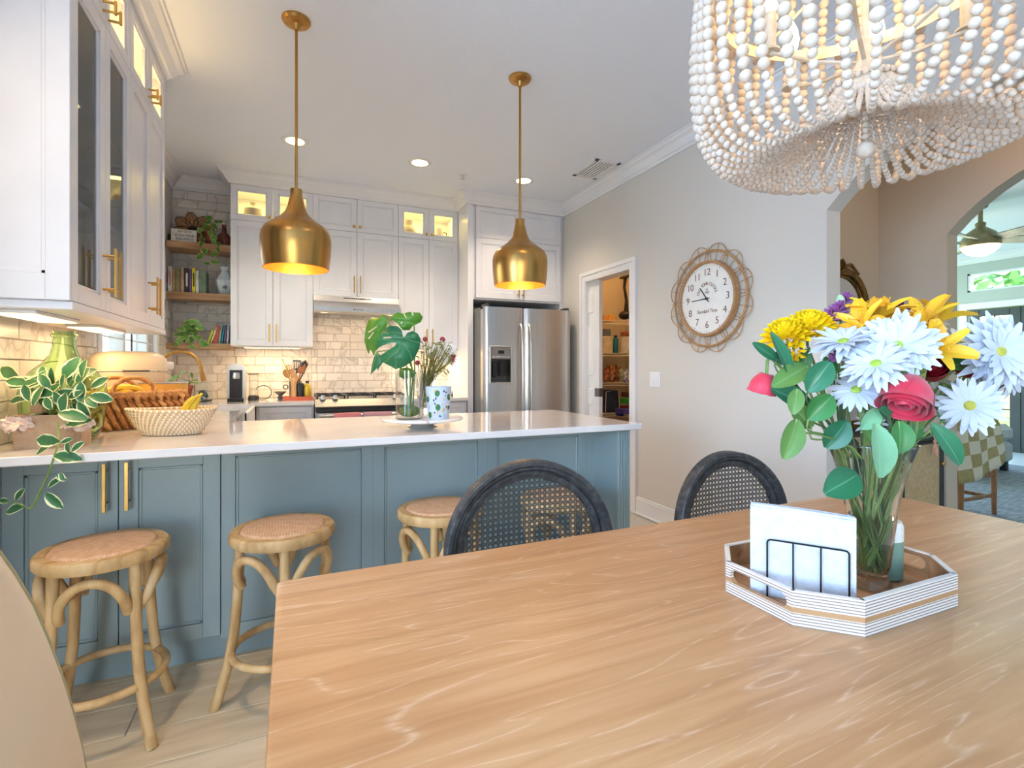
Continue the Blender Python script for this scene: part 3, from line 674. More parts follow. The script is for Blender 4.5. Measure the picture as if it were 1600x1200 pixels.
mb = MB().cbox(-.285, -.26, 3.745, 4.435, .66, .90, .006).box(-.79, -.77, 3.745, 4.435, .68, .90).box(-.79, -.27, 3.745, 3.765, .68, .90).box(-.79, -.27, 4.415, 4.435, .68, .90).box(-.79, -.27, 3.745, 4.435, .66, .68)
ob('basin', mb, W['white'], t)
t = thing('kitchen_faucet', 'tall brass gooseneck faucet at the sink', 'faucet', (-.86, 4.19, .914))
pts = [(-.84, 4.19, .92), (-.84, 4.19, 1.18)]+[(-.715-.125*math.cos(a), 4.19, 1.18+.13*math.sin(a)) for a in [R(q) for q in range(10, 171, 16)]]+[(-.585, 4.19, 1.15)]
ob('spout', MB().tube(pts, .012, 12), W['brass'], t); ob('spray_head', MB().cyl((-.588, 4.19, 1.17), (-.572, 4.19, 1.10), .014, 12, .017), W['brass'], t)
ob('base', MB().lathe([(.026, 0), (.026, .01), (.018, .02), (.016, .05)], (-.84, 4.19, .914), 16), W['brass'], t); ob('handle', MB().tube([(-.84, 4.19, .97), (-.84, 4.13, .985), (-.84, 4.10, 1.0)], .006, 8), W['brass'], t)
# peninsula
FY = 2.33; m = W['blue']
t = thing('peninsula_cabinet', 'blue grey peninsula with doors, panels and fluted end post', 'cabinet', (.3, 2.6, 0))
WOt = WO[t.name]
ob('body', MB().box(-.95, 1.585, FY+.02, 2.95, .1, .883), m, t); ob('plinth', MB().box(-.95, 1.585, FY+.06, 2.90, 0, .1), m, t)
def shift(mb, dx, dy):
    for v in mb.v: v.x += dx; v.y += dy
    return mb
for k, (a, b) in enumerate(((-.93, -.595), (-.595, -.26))):
    mb, (p, q, r_, s_) = door_mb(a, b, .115, .87, st=.06); mb.box(p-.012, q+.012, .009, .02, r_-.012, s_+.012)
    dd = ob('door', shift(mb, 0, FY), m, t)
    x = -.595+(-.034 if k == 0 else .034)
    hb = MB().cbox(x-.006, x+.006, FY-.042, FY-.034, .66, .84, .001)
    for z in (.69, .81): hb.cyl((x, FY, z), (x, FY-.036, z), .0045, 8)
    ob('handle', hb, W['brasspull'], dd)
ob('filler', MB().box(-.955, -.93, FY, FY+.02, .1, .883), m, t)
for a, b in ((-.258, .338), (.338, .89), (.89, 1.46)):
    mb, (p, q, r_, s_) = door_mb(a-.0015, b+.0015, .1, .883, st=.05); mb.box(p-.012, q+.012, .009, .02, r_-.012, s_+.012)
    ob('panel', shift(mb, 0, FY), m, t)
mb = MB().box(1.507, 1.583, 2.115, FY+.02, .0, .883); ob('end_post', mb, m, t)
mb = MB()
for k in range(5): mb.cyl((1.515+k*.015, 2.115, .10), (1.515+k*.015, 2.115, .875), .0062, 8)
mb.box(1.505, 1.585, 2.105, 2.12, 0, .09); ob('fluting', mb, m, t)
ob('filler', MB().box(1.46, 1.507, FY, FY+.02, .1, .883), m, t)
# range hood
t = thing('range_hood', 'stainless steel under-cabinet range hood', 'range hood', (.56, 4.9, 1.72))
mb = MB(); mb.M = YZX
mb.prism([(5.24, 1.853), (4.86, 1.853), (4.845, 1.80), (4.74, 1.74), (4.74, 1.70), (4.78, 1.69), (5.24, 1.715)], .183, .943); ob('hood_body', mb, W['steel'], t)
mb = MB()
for k in range(14): mb.box(.44+k*.018, .452+k*.018, 4.848, 4.858, 1.832, 1.840)
ob('vent_slots', mb, W['black'], t)
for x in (.27, .86): ob('hood_lamp', MB().lathe([(1e-4, -.003), (.03, -.003), (.034, 0)], (x, 4.82, 1.695), 16, cap=False), W['uclight'], t)
mb = MB(); mb.box(.53, .60, 4.737, 4.741, 1.718, 1.722); mb.cyl((.52, 4.742, 1.72), (.52, 4.735, 1.72), .006, 8); ob('control_mark', mb, W['black'], t)
light('hood_lamp_light', 'AREA', (.56, 4.9, 1.69), 2.2, WARM, (0, 0, 0), (.6, .1))
# range
t = thing('kitchen_range', 'stainless slide-in gas range with pink towels on its handle', 'range', (.56, 4.8, 0))
ob('body', MB().box(.185, .94, 4.53, 5.2, .08, .90), W['steel'], t); ob('plinth', MB().box(.2, .92, 4.6, 5.2, 0, .08), W['black'], t)
mb = MB(); mb.M = YZX; mb.prism([(4.50, .85), (4.48, .87), (4.56, .925), (5.2, .925), (5.2, .90), (4.54, .85)], .182, .943); ob('cooktop', mb, W['steel'], t)
ob('control_panel', MB().cbox(.186, .939, 4.487, 4.505, .822, .853, .004), W['black'], t)
ob('oven_door', MB().cbox(.187, .938, 4.49, 4.53, .22, .818, .005), W['steel'], t); ob('oven_window', MB().cbox(.27, .85, 4.486, 4.495, .34, .62, .004), W['black'], t)
hb = MB().tube([(.21, 4.44, .795), (.915, 4.44, .795)], .013, 12); hb.cyl((.24, 4.44, .795), (.24, 4.49, .795), .009).cyl((.885, 4.44, .795), (.885, 4.49, .795), .009); ob('handle', hb, W['steel'], t)
for x in (.245, .345, .855):
    ob('knob', MB().lathe([(.024, 0), (.024, .006), (.018, .01), (.015, .032), (.013, .036), (.001, .037)], (x, 4.56, .925), 16), W['steel'], t)
for x0 in (.2, .45, .69):
    g = MB(); x1 = x0+.235
    for y in (4.64, 4.85, 5.08): g.box(x0, x1, y-.006, y+.006, .947, .958)
    for x in (x0, (x0+x1)/2-.006, x1-.012): g.box(x, x+.012, 4.62, 5.1, .947, .958)
    for x in (x0, x1-.012):
        for y in (4.63, 5.08): g.box(x, x+.012, y, y+.012, .924, .95)
    ob('grate', g, W['black'], t)
def towel(x0, x1, c, lab):
    mb = MB(); prof = [(4.457, .65), (4.458, .79), (4.450, .811), (4.44, .815), (4.430, .811), (4.422, .79), (4.42, .61)]
    vs = []; n = 9
    for k in range(n):
        x = x0+(x1-x0)*k/(n-1); dy = .0025*math.sin(k*2.1)
        vs += [(x, y+dy*(1 if j > 3 else 0), z) for j, (y, z) in enumerate(prof)]
    m_ = len(prof); mb.add(vs, [(k*m_+j, (k+1)*m_+j, (k+1)*m_+j+1, k*m_+j+1) for k in range(n-1) for j in range(m_-1)])
    o = ob('dish_towel', mb, weave(lab[:4]+'_cloth', c, tuple(int(v*.93) for v in c), 300, .9, .3), None, lab, 'towel', 'towels on the oven handle')
    sd = o.modifiers.new('s', 'SOLIDIFY'); sd.thickness = .003
towel(.325, .545, (226, 140, 146), 'coral pink dish towel hanging on the oven handle'); towel(.56, .80, (206, 158, 168), 'dusty mauve dish towel hanging on the oven handle')
# refrigerator
t = thing('refrigerator', 'stainless side-by-side refrigerator with water dispenser', 'refrigerator', (2.06, 4.7, 0))
ob('cabinet', MB().cbox(1.612, 2.505, 4.38, 5.15, .02, 1.76, .006), mat('fridge_side', (120, 122, 122), .5, .3, var=((112, 114, 114), 10)), t)
def fdoor(x0, x1, hole=None):
    mb = MB(); fy = 4.285; prof = []
    n = 10; c = (x0+x1)/2; hw = (x1-x0)/2
    def yy(x): u = (x-c)/hw; return fy+.012*u*u+.02*max(0, abs(u)-.93)/.07
    xs = [x0+(x1-x0)*i/16 for i in range(17)]; zs = [.08, 1.755]
    if hole: xs = sorted(set(xs+[hole[0], hole[1]])); zs = [.08, hole[2], hole[3], 1.755]
    nx = len(xs); vs = []; fs = []
    for z in zs:
        for x in xs: vs.append((x, yy(x), z))
    for j in range(len(zs)-1):
        for i in range(nx-1):
            if hole and j == 1 and xs[i] >= hole[0]-1e-6 and xs[i+1] <= hole[1]+1e-6: continue
            fs.append((j*nx+i, j*nx+i+1, (j+1)*nx+i+1, (j+1)*nx+i))
    mb.add(vs, fs, True)
    mb.box(x0, x0+.004, yy(x0), 4.375, .08, 1.755).box(x1-.004, x1, yy(x1), 4.375, .08, 1.755).box(x0, x1, fy+.03, 4.375, 1.735, 1.755).box(x0, x1, fy+.02, 4.375, .08, .085)
    if not hole: mb.box(x0, x1, 4.36, 4.375, .08, 1.755)
    return mb
fz = ob('freezer_door', fdoor(1.60, 2.004, (1.665, 1.865, 1.06, 1.385)), W['steel'], t); fd = ob('fridge_door', fdoor(2.010, 2.515), W['steel'], t)
for dd, x in ((fz, 1.965), (fd, 2.05)):
    hb = MB().tube([(x, 4.29, .52), (x, 4.255, .56), (x, 4.235, .75), (x, 4.23, 1.1), (x, 4.235, 1.42), (x, 4.255, 1.57), (x, 4.29, 1.60)], .0125, 10); ob('handle', hb, W['steel'], dd)
q = MB().box(1.665, 1.865, 4.375, 4.378, 1.06, 1.385).box(1.665, 1.668, 4.29, 4.375, 1.06, 1.385).box(1.862, 1.865, 4.29, 4.375, 1.06, 1.385).box(1.665, 1.865, 4.29, 4.375, 1.06, 1.07)
ob('dispenser_recess', q, W['dsteel'], fz)
ob('dispenser_panel', MB().cbox(1.668, 1.862, 4.278, 4.30, 1.275, 1.385, .004), mat('dispenser_grey', (150, 144, 140), .4, .5, var=((140, 136, 132), 20)), fz)
ob('display', MB().cbox(1.735, 1.795, 4.275, 4.28, 1.325, 1.355, .001), W['black'], fz)
mb = MB()
for k in range(6): mb.cbox(1.685+k*.028, 1.705+k*.028, 4.2755, 4.28, 1.288, 1.302, .001)
ob('buttons', mb, W['steel'], fz)
ob('paddle', MB().cbox(1.70, 1.745, 4.33, 4.35, 1.11, 1.25, .004).cbox(1.775, 1.84, 4.325, 4.35, 1.12, 1.26, .004), W['black'], fz)
mb = MB()
for a, b, c, e in ((1.655, 1.667, 1.05, 1.395), (1.863, 1.875, 1.05, 1.395), (1.655, 1.875, 1.385, 1.397), (1.655, 1.875, 1.048, 1.06)): mb.cbox(a, b, 4.276, 4.292, c, e, .003)
ob('dispenser_frame', mb, W['steel'], fz)
mb = MB(); mb.lathe([(1e-4, .002), (.012, .002), (.012, 0)], (2.43, 4.287, 1.66), 16, Matrix.Rotation(R(90), 3, 'X').to_4x4()); ob('badge', mb, W['steel'], fd)
for x in (1.63, 2.47): ob('hinge_cover', MB().cbox(x, x+.04, 4.33, 4.44, 1.755, 1.785, .004), W['dsteel'], t)
# brass pendants
prof = [(.027, .383), (.027, .352), (.031, .34), (.040, .30), (.052, .27), (.075, .245), (.115, .215), (.142, .195), (.156, .168), (.160, .14), (.159, .10), (.155, .05), (.148, .0)]
def pendant(px, lab):
    p = pz(px[0], px[1], CZ); x, y = p.x, p.y; zb = 1.668
    t = thing('pendant_light', lab, 'pendant light', (x, y, CZ), 'brass pendants over the peninsula')
    ob('canopy', MB().lathe([(.066, 0), (.066, -.008), (.058, -.018), (.02, -.024), (.012, -.05)][::-1], (x, y, CZ), 28), W['brass'], t)
    ob('rod', MB().cyl((x, y, CZ-.02), (x, y, zb+.38), .007, 10), W['brass'], t)
    pr = [(a, b+zb) for a, b in prof]; inn = [(a-.003, b+zb) for a, b in prof[::-1][:-1]]
    ob('shade', MB().lathe([(.008, zb+.386)]+pr, (x, y, 0), 48, cap=False), W['brass'], t)
    ob('shade_lining', MB().lathe(inn+[(.001, zb+.35)], (x, y, 0), 40, cap=False), W['lining'], t)
    ob('socket', MB().cyl((x, y, zb+.36), (x, y, zb+.17), .02, 12), W['brass'], t)
    ob('bulb', MB().lathe([(.013, .17), (.016, .15), (.03, .115), (.034, .085), (.028, .058), (.012, .044), (.001, .041)], (x, y, zb), 20, cap=False), W['lamp'], t)
    light('pendant_lamp', 'POINT', (x, y, zb+.03), 5, (255, 206, 140), radius=.03)
W['lining'] = mat('copper_lining', (236, 140, 60), .35, .6, var=((228, 130, 54), 20))
pendant((463, 31), 'brass pendant lamp hanging on the left over the peninsula'); pendant((812.5, 122), 'brass pendant lamp hanging on the right over the peninsula')
# ================================================= THINGS IN THE KITCHEN
heart = lambda t: (math.sin(math.pi*min(1, .12+t*.88)**.62))**.8 if t < .999 else 0
oval = lambda t: math.sin(math.pi*min(1, t*.94+.03))**.7
def varleaf(name, c, edge, k=.3, rough=.4):
    m = mat(name, c, rough, var=(tuple(int(v*.82) for v in c), 25))
    def f(N, L, uv):
        sp = N.new('ShaderNodeSeparateXYZ'); L.new(uv, sp.inputs[0])
        a = N.new('ShaderNodeMath'); a.operation = 'SUBTRACT'; a.inputs[1].default_value = .5; L.new(sp.outputs[0], a.inputs[0])
        b = N.new('ShaderNodeMath'); b.operation = 'ABSOLUTE'; L.new(a.outputs[0], b.inputs[0])
        oi = N.new('ShaderNodeTexCoord'); nz = N.new('ShaderNodeTexNoise'); nz.inputs['Scale'].default_value = 34; L.new(oi.outputs['Object'], nz.inputs['Vector'])
        d = N.new('ShaderNodeMath'); d.operation = 'MULTIPLY_ADD'; L.new(nz.outputs[0], d.inputs[0]); d.inputs[1].default_value = .34; L.new(b.outputs[0], d.inputs[2])
        r = ramp(N, [(k+.27, (0, 0, 0)), (k+.31, (255, 255, 255))]); L.new(d.outputs[0], r.inputs[0]); return r.outputs[0]
    return uvmix(m, edge, f)
def veinleaf(name, c, vein, rough=.35, n=9):
    m = mat(name, c, rough, var=(tuple(min(255, int(v*1.18)) for v in c), 12))
    def f(N, L, uv):
        sp = N.new('ShaderNodeSeparateXYZ'); L.new(uv, sp.inputs[0])
        a = N.new('ShaderNodeMath'); a.operation = 'SUBTRACT'; a.inputs[1].default_value = .5; L.new(sp.outputs[0], a.inputs[0])
        b = N.new('ShaderNodeMath'); b.operation = 'ABSOLUTE'; L.new(a.outputs[0], b.inputs[0])
        s1 = N.new('ShaderNodeMath'); s1.operation = 'SUBTRACT'; L.new(sp.outputs[1], s1.inputs[0]); L.new(b.outputs[0], s1.inputs[1])
        m1 = N.new('ShaderNodeMath'); m1.operation = 'MULTIPLY'; m1.inputs[1].default_value = n*2; L.new(s1.outputs[0], m1.inputs[0])
        pp = N.new('ShaderNodeMath'); pp.operation = 'PINGPONG'; pp.inputs[1].default_value = 1; L.new(m1.outputs[0], pp.inputs[0])
        r1 = ramp(N, [(0, (130, 130, 130)), (.12, (0, 0, 0))]); L.new(pp.outputs[0], r1.inputs[0])
        r2 = ramp(N, [(.012, (255, 255, 255)), (.035, (0, 0, 0))]); L.new(b.outputs[0], r2.inputs[0])
        mx = N.new('ShaderNodeMath'); mx.operation = 'MAXIMUM'; L.new(r1.outputs[0], mx.inputs[0]); L.new(r2.outputs[0], mx.inputs[1]); return mx.outputs[0]
    return uvmix(m, vein, f)
W['hoya'] = varleaf('variegated_leaf', (58, 122, 74), (230, 234, 186), .25)
W['pothos'] = varleaf('lime_pothos_leaf', (126, 184, 90), (214, 228, 140), .30)
W['pothos2'] = varleaf('green_pothos_leaf', (76, 142, 52), (238, 208, 112), .30)
def sprig(par, pts, r, lm, sz, n, q, name='leaf', shape=oval, sm=None, out=.5, up=(0, 0, .6), ratio=.5):
    """one vine: a stem tube and n leaves, each its own part"""
    ob('stem', MB().tube(pts, r, 6), sm or W['stem'], par)
    P = [Vector(p) for p in pts]
    for k in range(n):
        f = (k+.6)/n*(len(P)-1); i = min(int(f), len(P)-2); p = P[i].lerp(P[i+1], f-i); d = (P[i+1]-P[i]).normalized()
        a = Vector((q.uniform(-1, 1), q.uniform(-1, 1), q.uniform(-.6, .7))).normalized()
        D = (d*.4+a*out+Vector((0, 0, -.1))).normalized(); Nn = Vector(up)+Vector((q.uniform(-.5, .5), q.uniform(-1, .1), q.uniform(-.1, .5)))
        s_ = sz*q.uniform(.7, 1.15)
        ob(name, MB().blade(p, D, Nn, s_, s_*ratio, q.uniform(.1, .8), .12, 6, shape), lm, par)
ZC = .914
# planter basket with the trailing variegated plant ---------------------------
bx, by = -.767, 2.28
ik = weave('pale_basket_weave', (214, 186, 156), (200, 168, 138), 240, .9, .8)
t = thing('planter_basket', 'pale woven square basket with lace trim at the left counter end', 'basket', (bx, by, ZC))
def rbox(cx, cy, hx, hy, z0, z1, r, th, M=None, flare=0, n=4):
    mb = MB(); vs = []; fs = []
    def ring(ax, ay, z, rr):
        o = []
        for (sx, sy, a0) in ((1, 1, 0), (-1, 1, 90), (-1, -1, 180), (1, -1, 270)):
            for k in range(n+1):
                a = R(a0+90*k/n); o.append((cx+sx*(ax-rr)+rr*math.cos(a), cy+sy*(ay-rr)+rr*math.sin(a), z))
        return o
    rings = [ring(hx-flare, hy-flare, z0, r), ring(hx, hy, z1, r), ring(hx-th, hy-th, z1, max(r-th, .001)), ring(hx-th-flare, hy-th-flare, z0+th, max(r-th, .001))]
    m = len(rings[0])
    for g in rings: vs += g
    for j in range(3):
        for i in range(m): k = (i+1) % m; fs.append((j*m+i, j*m+k, (j+1)*m+k, (j+1)*m+i))
    fs.append(tuple(range(m))[::-1]); fs.append(tuple(3*m+i for i in range(m)))
    return mb.add(vs, fs, False)
ob('basket_body', rbox(bx, by, .093, .060, ZC, ZC+.115, .02, .008), ik, t)
ob('back_flap', MB().cbox(bx-.085, bx+.05, by+.052, by+.059, ZC+.10, ZC+.155, .003), ik, t)
q = random.Random(3)
lace = mat('lace', (240, 226, 216), .95, var=((222, 196, 186), 60), bump=(200, .8))
for (x, y) in ((bx-.075, by-.070), (bx+.080, by-.064)):
    mb = MB()
    for k in range(26): mb.blade((x+q.uniform(-.03, .03), y+q.uniform(-.012, .012), ZC+.085+q.uniform(-.01, .02)), (q.uniform(-1, 1), q.uniform(-1, .2), q.uniform(-.7, .5)), (q.uniform(-.5, .5), -1, .6), .03, .026, 1.2, .3, 3)
    ob('lace_trim', mb, lace, t, kind='stuff')
ob('soil', MB().box(bx-.085, bx+.085, by-.050, by+.050, ZC+.085, ZC+.09), W['soil'], t)
t = thing('trailing_plant', 'variegated green and cream trailing plant spilling over the counter', 'plant', (bx, by, ZC+.09))
leafspots = [(30, 592, 150, 40), (58, 596, 185, 42), (75, 590, 200, 38), (98, 592, 60, 40), (113, 592, 30, 36), (90, 603, 250, 36), (128, 590, 80, 30), (55, 612, 200, 34), (70, 620, 170, 42), (103, 614, 260, 34), (112, 625, 300, 36), (96, 628, 230, 34), (122, 628, 310, 28), (140, 618, 350, 34), (142, 605, 30, 30), (130, 612, 200, 26), (78, 606, 120, 28), (40, 622, 190, 26), (60, 648, 215, 42), (92, 645, 350, 42), (88, 655, 250, 26), (104, 664, 20, 34), (80, 640, 120, 24), (44, 600, 165, 34), (120, 600, 60, 30), (84, 612, 300, 30), (134, 622, 330, 26), (68, 598, 100, 28), (66, 634, 250, 26), (110, 605, 90, 26)]
root = Vector((bx-.0, by, ZC+.1)); stems = MB()
for k_ in range(14): leafspots.append((q.uniform(35, 140), q.uniform(595, 632), q.uniform(0, 360), q.uniform(22, 34)))
for (px, py, ang, sz) in leafspots:
    d = 1.70+q.uniform(-.03, .12); p = pd(px, py, d); s_ = sz*d/788*.98
    a = R(ang); D = RGT*math.cos(a)+UP*math.sin(a)+FWD*q.uniform(-.35, .1); Nn = -FWD+UP*q.uniform(.3, .9)+RGT*q.uniform(-.4, .4)
    ob('leaf', MB().blade(p, D, Nn, s_, s_*.56, q.uniform(.1, .7), .12, 6, oval), W['hoya'], t)
    mid = (root+p)/2+Vector((0, 0, .02)); ob('stem', MB().tube([root, mid, p], .0018, 5), W['stem'], t)
vine = [pd(90, 660, 1.68), pd(92, 675, 1.66), pd(91, 695, 1.62), pd(86, 710, 1.60), pd(82, 722, 1.6), pd(74, 745, 1.6), pd(64, 765, 1.6), pd(55, 785, 1.6), pd(48, 795, 1.6), pd(38, 792, 1.6), pd(22, 784, 1.6), pd(4, 785, 1.6)]
ob('vine', MB().tube(vine, [.0032]*6+[.0036]*3+[.0022]*3, 6), W['stem'], t)
for (px, py, ang, sz) in ((93, 690, 175, 40), (95, 692, 25, 18), (84, 711, 355, 40), (112, 705, 45, 22), (78, 697, 205, 28), (94, 738, 290, 16), (88, 742, 330, 18), (72, 770, 310, 34), (75, 762, 45, 26), (24, 782, 60, 22), (38, 792, 190, 34), (14, 784, 170, 18), (108, 708, 110, 20)):
    d = 1.6; p = pd(px, py, d); s_ = sz*d/788*.98; a = R(ang); D = RGT*math.cos(a)+UP*math.sin(a)
    ob('leaf', MB().blade(p, D, -FWD+UP*q.uniform(.2, .7)+RGT*q.uniform(-.3, .3), s_, s_*.55, q.uniform(.1, .5), .12, 6, oval), W['hoya'], t)
# green demijohn ---------------------------------------------------------------
gx, gy = -.80, 2.47
gg = mat('green_bottle_glass', (218, 242, 206), .04, var=((212, 238, 198), 3), trans=1, ior=1.3)
t = thing('demijohn', 'large green glass demijohn bottle full of corks', 'bottle', (gx, gy, ZC))
prof = [(.085, 0), (.105, .012), (.118, .05), (.130, .12), (.133, .18), (.125, .225), (.10, .262), (.066, .295), (.045, .325), (.036, .36), (.034, .392), (.040, .396), (.041, .404), (.036, .408), (.037, .418)]
inn = [(max(.001, a-.003), b if b > .02 else b+.006) for a, b in prof]
ob('bottle_body', MB().lathe([(a, b+ZC) for a, b in prof]+[(a, b+ZC) for a, b in inn[::-1]]+[(.001, ZC+.006)], (gx, gy, 0), 40, cap=False), gg, t)
cork = mat('cork', (214, 176, 120), .9, var=((196, 152, 98), 50))
cm = MB().cyl((0, 0, -.019), (0, 0, .019), .011, 10).mesh('wine_cork'); cm.materials.append(cork)
for k in range(80):
    a = q.uniform(0, 6.28); r_ = .10*math.sqrt(q.random()); z = ZC+.02+.105*q.random()
    o = inst('wine_cork', cm, (gx+r_*math.cos(a), gy+r_*math.sin(a), z), None, (q.uniform(0, 3), q.uniform(0, 3), 0)); tag(o, 'small tan wine cork inside the green demijohn', 'cork', 'corks in the green demijohn')
# coiled oval basket ------------------------------------------------------------
cx, cy, rz = -.455, 2.50, R(-12)
Mx = Matrix.Translation((cx, cy, 0)) @ Matrix.Rotation(rz, 4, 'Z')
def stitch(N, L, uv, kx=46):
    sp = N.new('ShaderNodeSeparateXYZ'); L.new(uv, sp.inputs[0])
    a = N.new('ShaderNodeMath'); a.operation = 'MULTIPLY'; a.inputs[1].default_value = kx; L.new(sp.outputs[1], a.inputs[0])
    b = N.new('ShaderNodeMath'); b.operation = 'FRACT'; L.new(a.outputs[0], b.inputs[0])
    c = N.new('ShaderNodeMath'); c.operation = 'GREATER_THAN'; c.inputs[1].default_value = .62; L.new(b.outputs[0], c.inputs[0]); return c.outputs[0]
cw = uvmix(mat('coiled_cream_rope', (224, 200, 160), .85, var=((206, 178, 136), 40)), (246, 238, 220), stitch)

t = thing('coiled_basket', 'oval cream coiled-rope fruit basket on the peninsula', 'basket', (cx, cy, ZC))
def oring(ax, ay, z, n=44, ph=0): return [Mx @ Vector((ax*math.cos(2*math.pi*k/n+ph), ay*math.sin(2*math.pi*k/n+ph), z)) for k in range(n)]
for j in range(10):
    f = j/9; ax = .105+.058*f**.8; ay = .065+.04*f**.8; tilt = 0
    ob('coil', MB().tube([p+Vector((0, 0, (.008*abs(math.cos(2*math.pi*i/44))**3)*f)) for i, p in enumerate(oring(ax, ay, ZC+.008+.093*f, 44, j*.045))], .0066, 8, closed=True), cw, t)
mb = MB(); mb.M = Mx; mb.lathe([(.001, ZC+.004), (.105, ZC+.004), (.105, ZC+.010), (.001, ZC+.010)], (0, 0, 0), 32, Matrix.Diagonal((1, .62, 1, 1)), cap=False); ob('basket_base', mb, cw, t)
ban = mat('banana_skin', (236, 204, 62), .5, var=((212, 178, 52), 12)); W['ban'] = ban
def banana(c, az, el, L, lab, bend=.7):
    pts = []; r_ = []
    M = Matrix.Translation(c) @ Matrix.Rotation(az, 4, 'Z') @ Matrix.Rotation(el, 4, 'Y')
    for k in range(11):
        a = (k/10-.5)*bend*2; pts.append(M @ Vector((L*.5*math.sin(a)/bend*1.2, 0, -L*.5*(1-math.cos(a))/bend*1.3))); f = k/10
        r_.append(.0165*(math.sin(math.pi*min(1, .1+f*.82))**.45) if f < .9 else .006)
    return ob('banana', MB().tube(pts, r_, 7), ban, None, lab, 'banana', 'bananas in the baskets')
banana((-.40, 2.475, ZC+.115), R(-10), R(-62), .11, 'short yellow banana standing up in the coiled basket, left one', .5)
banana((-.378, 2.48, ZC+.112), R(20), R(-75), .11, 'short yellow banana standing up in the coiled basket, right one', .5)
ap = mat('red_apple_skin', (206, 74, 62), .35, var=((222, 120, 70), 9))
for (x, y, z, lab) in ((-.50, 2.52, .07, 'red apple in the coiled basket beside the rim'), (-.44, 2.535, .07, 'red apple in the coiled basket behind the bananas')):
    p = Mx @ Vector((x-cx, y-cy, 0)); mb = MB().lathe([(.001, .006), (.012, .001), (.028, .012), (.034, .032), (.03, .052), (.016, .062), (.004, .056)], (p.x, p.y, ZC+.028), 18, cap=False)
    tag(ob('apple', mb, ap), lab, 'apple', 'apples in the coiled basket')
garl = ob('garlic_bulb', MB().lathe([(.01, 0), (.022, .008), (.024, .02), (.014, .032), (.004, .045), (.003, .05)], (-.535, 2.475, ZC+.06), 10), mat('garlic_skin', (246, 238, 230), .6, var=((228, 210, 206), 30)), None, 'white garlic bulb at the left end of the coiled basket', 'garlic')
# braided basket ------------------------------------------------------------------
Mb = Matrix.Translation((-.665, 2.885, 0)) @ Matrix.Rotation(R(34), 4, 'Z')
hy = mat('water_hyacinth', (196, 138, 82), .8, var=((168, 108, 58), 22), bump=(90, .8)); hy2 = mat('pale_hyacinth', (222, 172, 112), .8, var=((196, 142, 86), 22), bump=(90, .8))
t = thing('braided_basket', 'brown braided rush basket with two arched handles', 'basket', (-.665, 2.885, ZC))
hx_, hy_ = .175, .095
def per(k, n, ox=0, rr=.03):
    """point on a rounded rectangle"""
    pts = []; 
    for (sx, sy, a0) in ((1, 1, 0), (-1, 1, 90), (-1, -1, 180), (1, -1, 270)):
        for i in range(7):
            a = R(a0+90*i/6); pts.append(Vector((sx*(hx_+ox-rr)+rr*math.cos(a), sy*(hy_+ox-rr)+rr*math.sin(a), 0)))
    pts.append(pts[0]); L = [0]
    for i in range(len(pts)-1): L.append(L[-1]+(pts[i+1]-pts[i]).length)
    s_ = L[-1]*(k % n)/n
    for i in range(len(L)-1):
        if L[i+1] >= s_: return pts[i].lerp(pts[i+1], (s_-L[i])/(L[i+1]-L[i]+1e-9))
    return pts[0]
mb = rbox(0, 0, hx_-.006, hy_-.006, ZC, ZC+.15, .03, .004); bb = MB(); bb.M = Mb; bb.add(mb.v, mb.f, False); ob('liner', bb, hy, t)
NS = 34
for row in range(4):
    for k in range(NS):
        a = per(k+(.5 if row % 2 else 0), NS, .0); b = per(k+.9+(.5 if row % 2 else 0), NS, .0); c_ = per(k+.45+(.5 if row % 2 else 0), NS, .008)
        z0 = ZC+.004+row*.038
        ob('braid', MB().tube([Mb @ Vector((p.x, p.y, z)) for p, z in ((a, z0+.045), (c_, z0+.022), (b, z0))], [.006, .0115, .006], 6), hy2 if (k+row) % 3 == 0 else hy, t)
for j, (rr, zz) in enumerate(((.009, .15), (.008, .163))):
    ob('rim', MB().tube([Mb @ Vector((*(per(k, 64).xy), ZC+zz+.003*math.sin(k*2.4))) for k in range(64)], [rr*(1+.25*math.sin(k*2.4)) for k in range(64)], 7, closed=True), hy2, t)
for s_ in (-1, 1):
    for w_ in (0, 1):
        pts = [Mb @ Vector((-.05+.085*math.cos(a)+.004*math.cos(9*a+w_*3), s_*(hy_+.004)+.004*math.sin(9*a+w_*3), ZC+.155+(.075+.006*w_)*math.sin(a))) for a in [math.pi*k/18 for k in range(19)]]
        ob('handle', MB().tube(pts, .0075, 7), hy2 if w_ else hy, t)
banana((-.71, 2.87, ZC+.185), R(20), R(0), .17, 'ripe banana lying under the handle of the braided basket')
p = Mb @ Vector((-.04, .03, ZC+.1))
ob('lemon', MB().sph((p.x, p.y, ZC+.165), .036, 14, 10, (1.2, 1, 1)), mat('lemon_skin', (242, 206, 70), .45, var=((232, 190, 56), 30), bump=(200, .4)), None, 'yellow lemon in the braided basket behind the handle', 'lemon')
t = thing('mustard_tin', 'round mustard yellow cooking pot with steel rim', 'pot', (-.60, 3.10, ZC))
ob('pot_body', MB().lathe([(.09, 0), (.1, .006), (.105, .20), (.10, .20), (.095, .01), (.001, .01)], (-.60, 3.10, ZC), 32), mat('mustard_enamel', (226, 176, 84), .4, var=((216, 166, 74), 4)), t)
ob('rim', MB().tube([(-.60+.105*math.cos(R(k*10)), 3.10+.105*math.sin(R(k*10)), ZC+.202) for k in range(36)], .004, 6, closed=True), W['steel'], t)
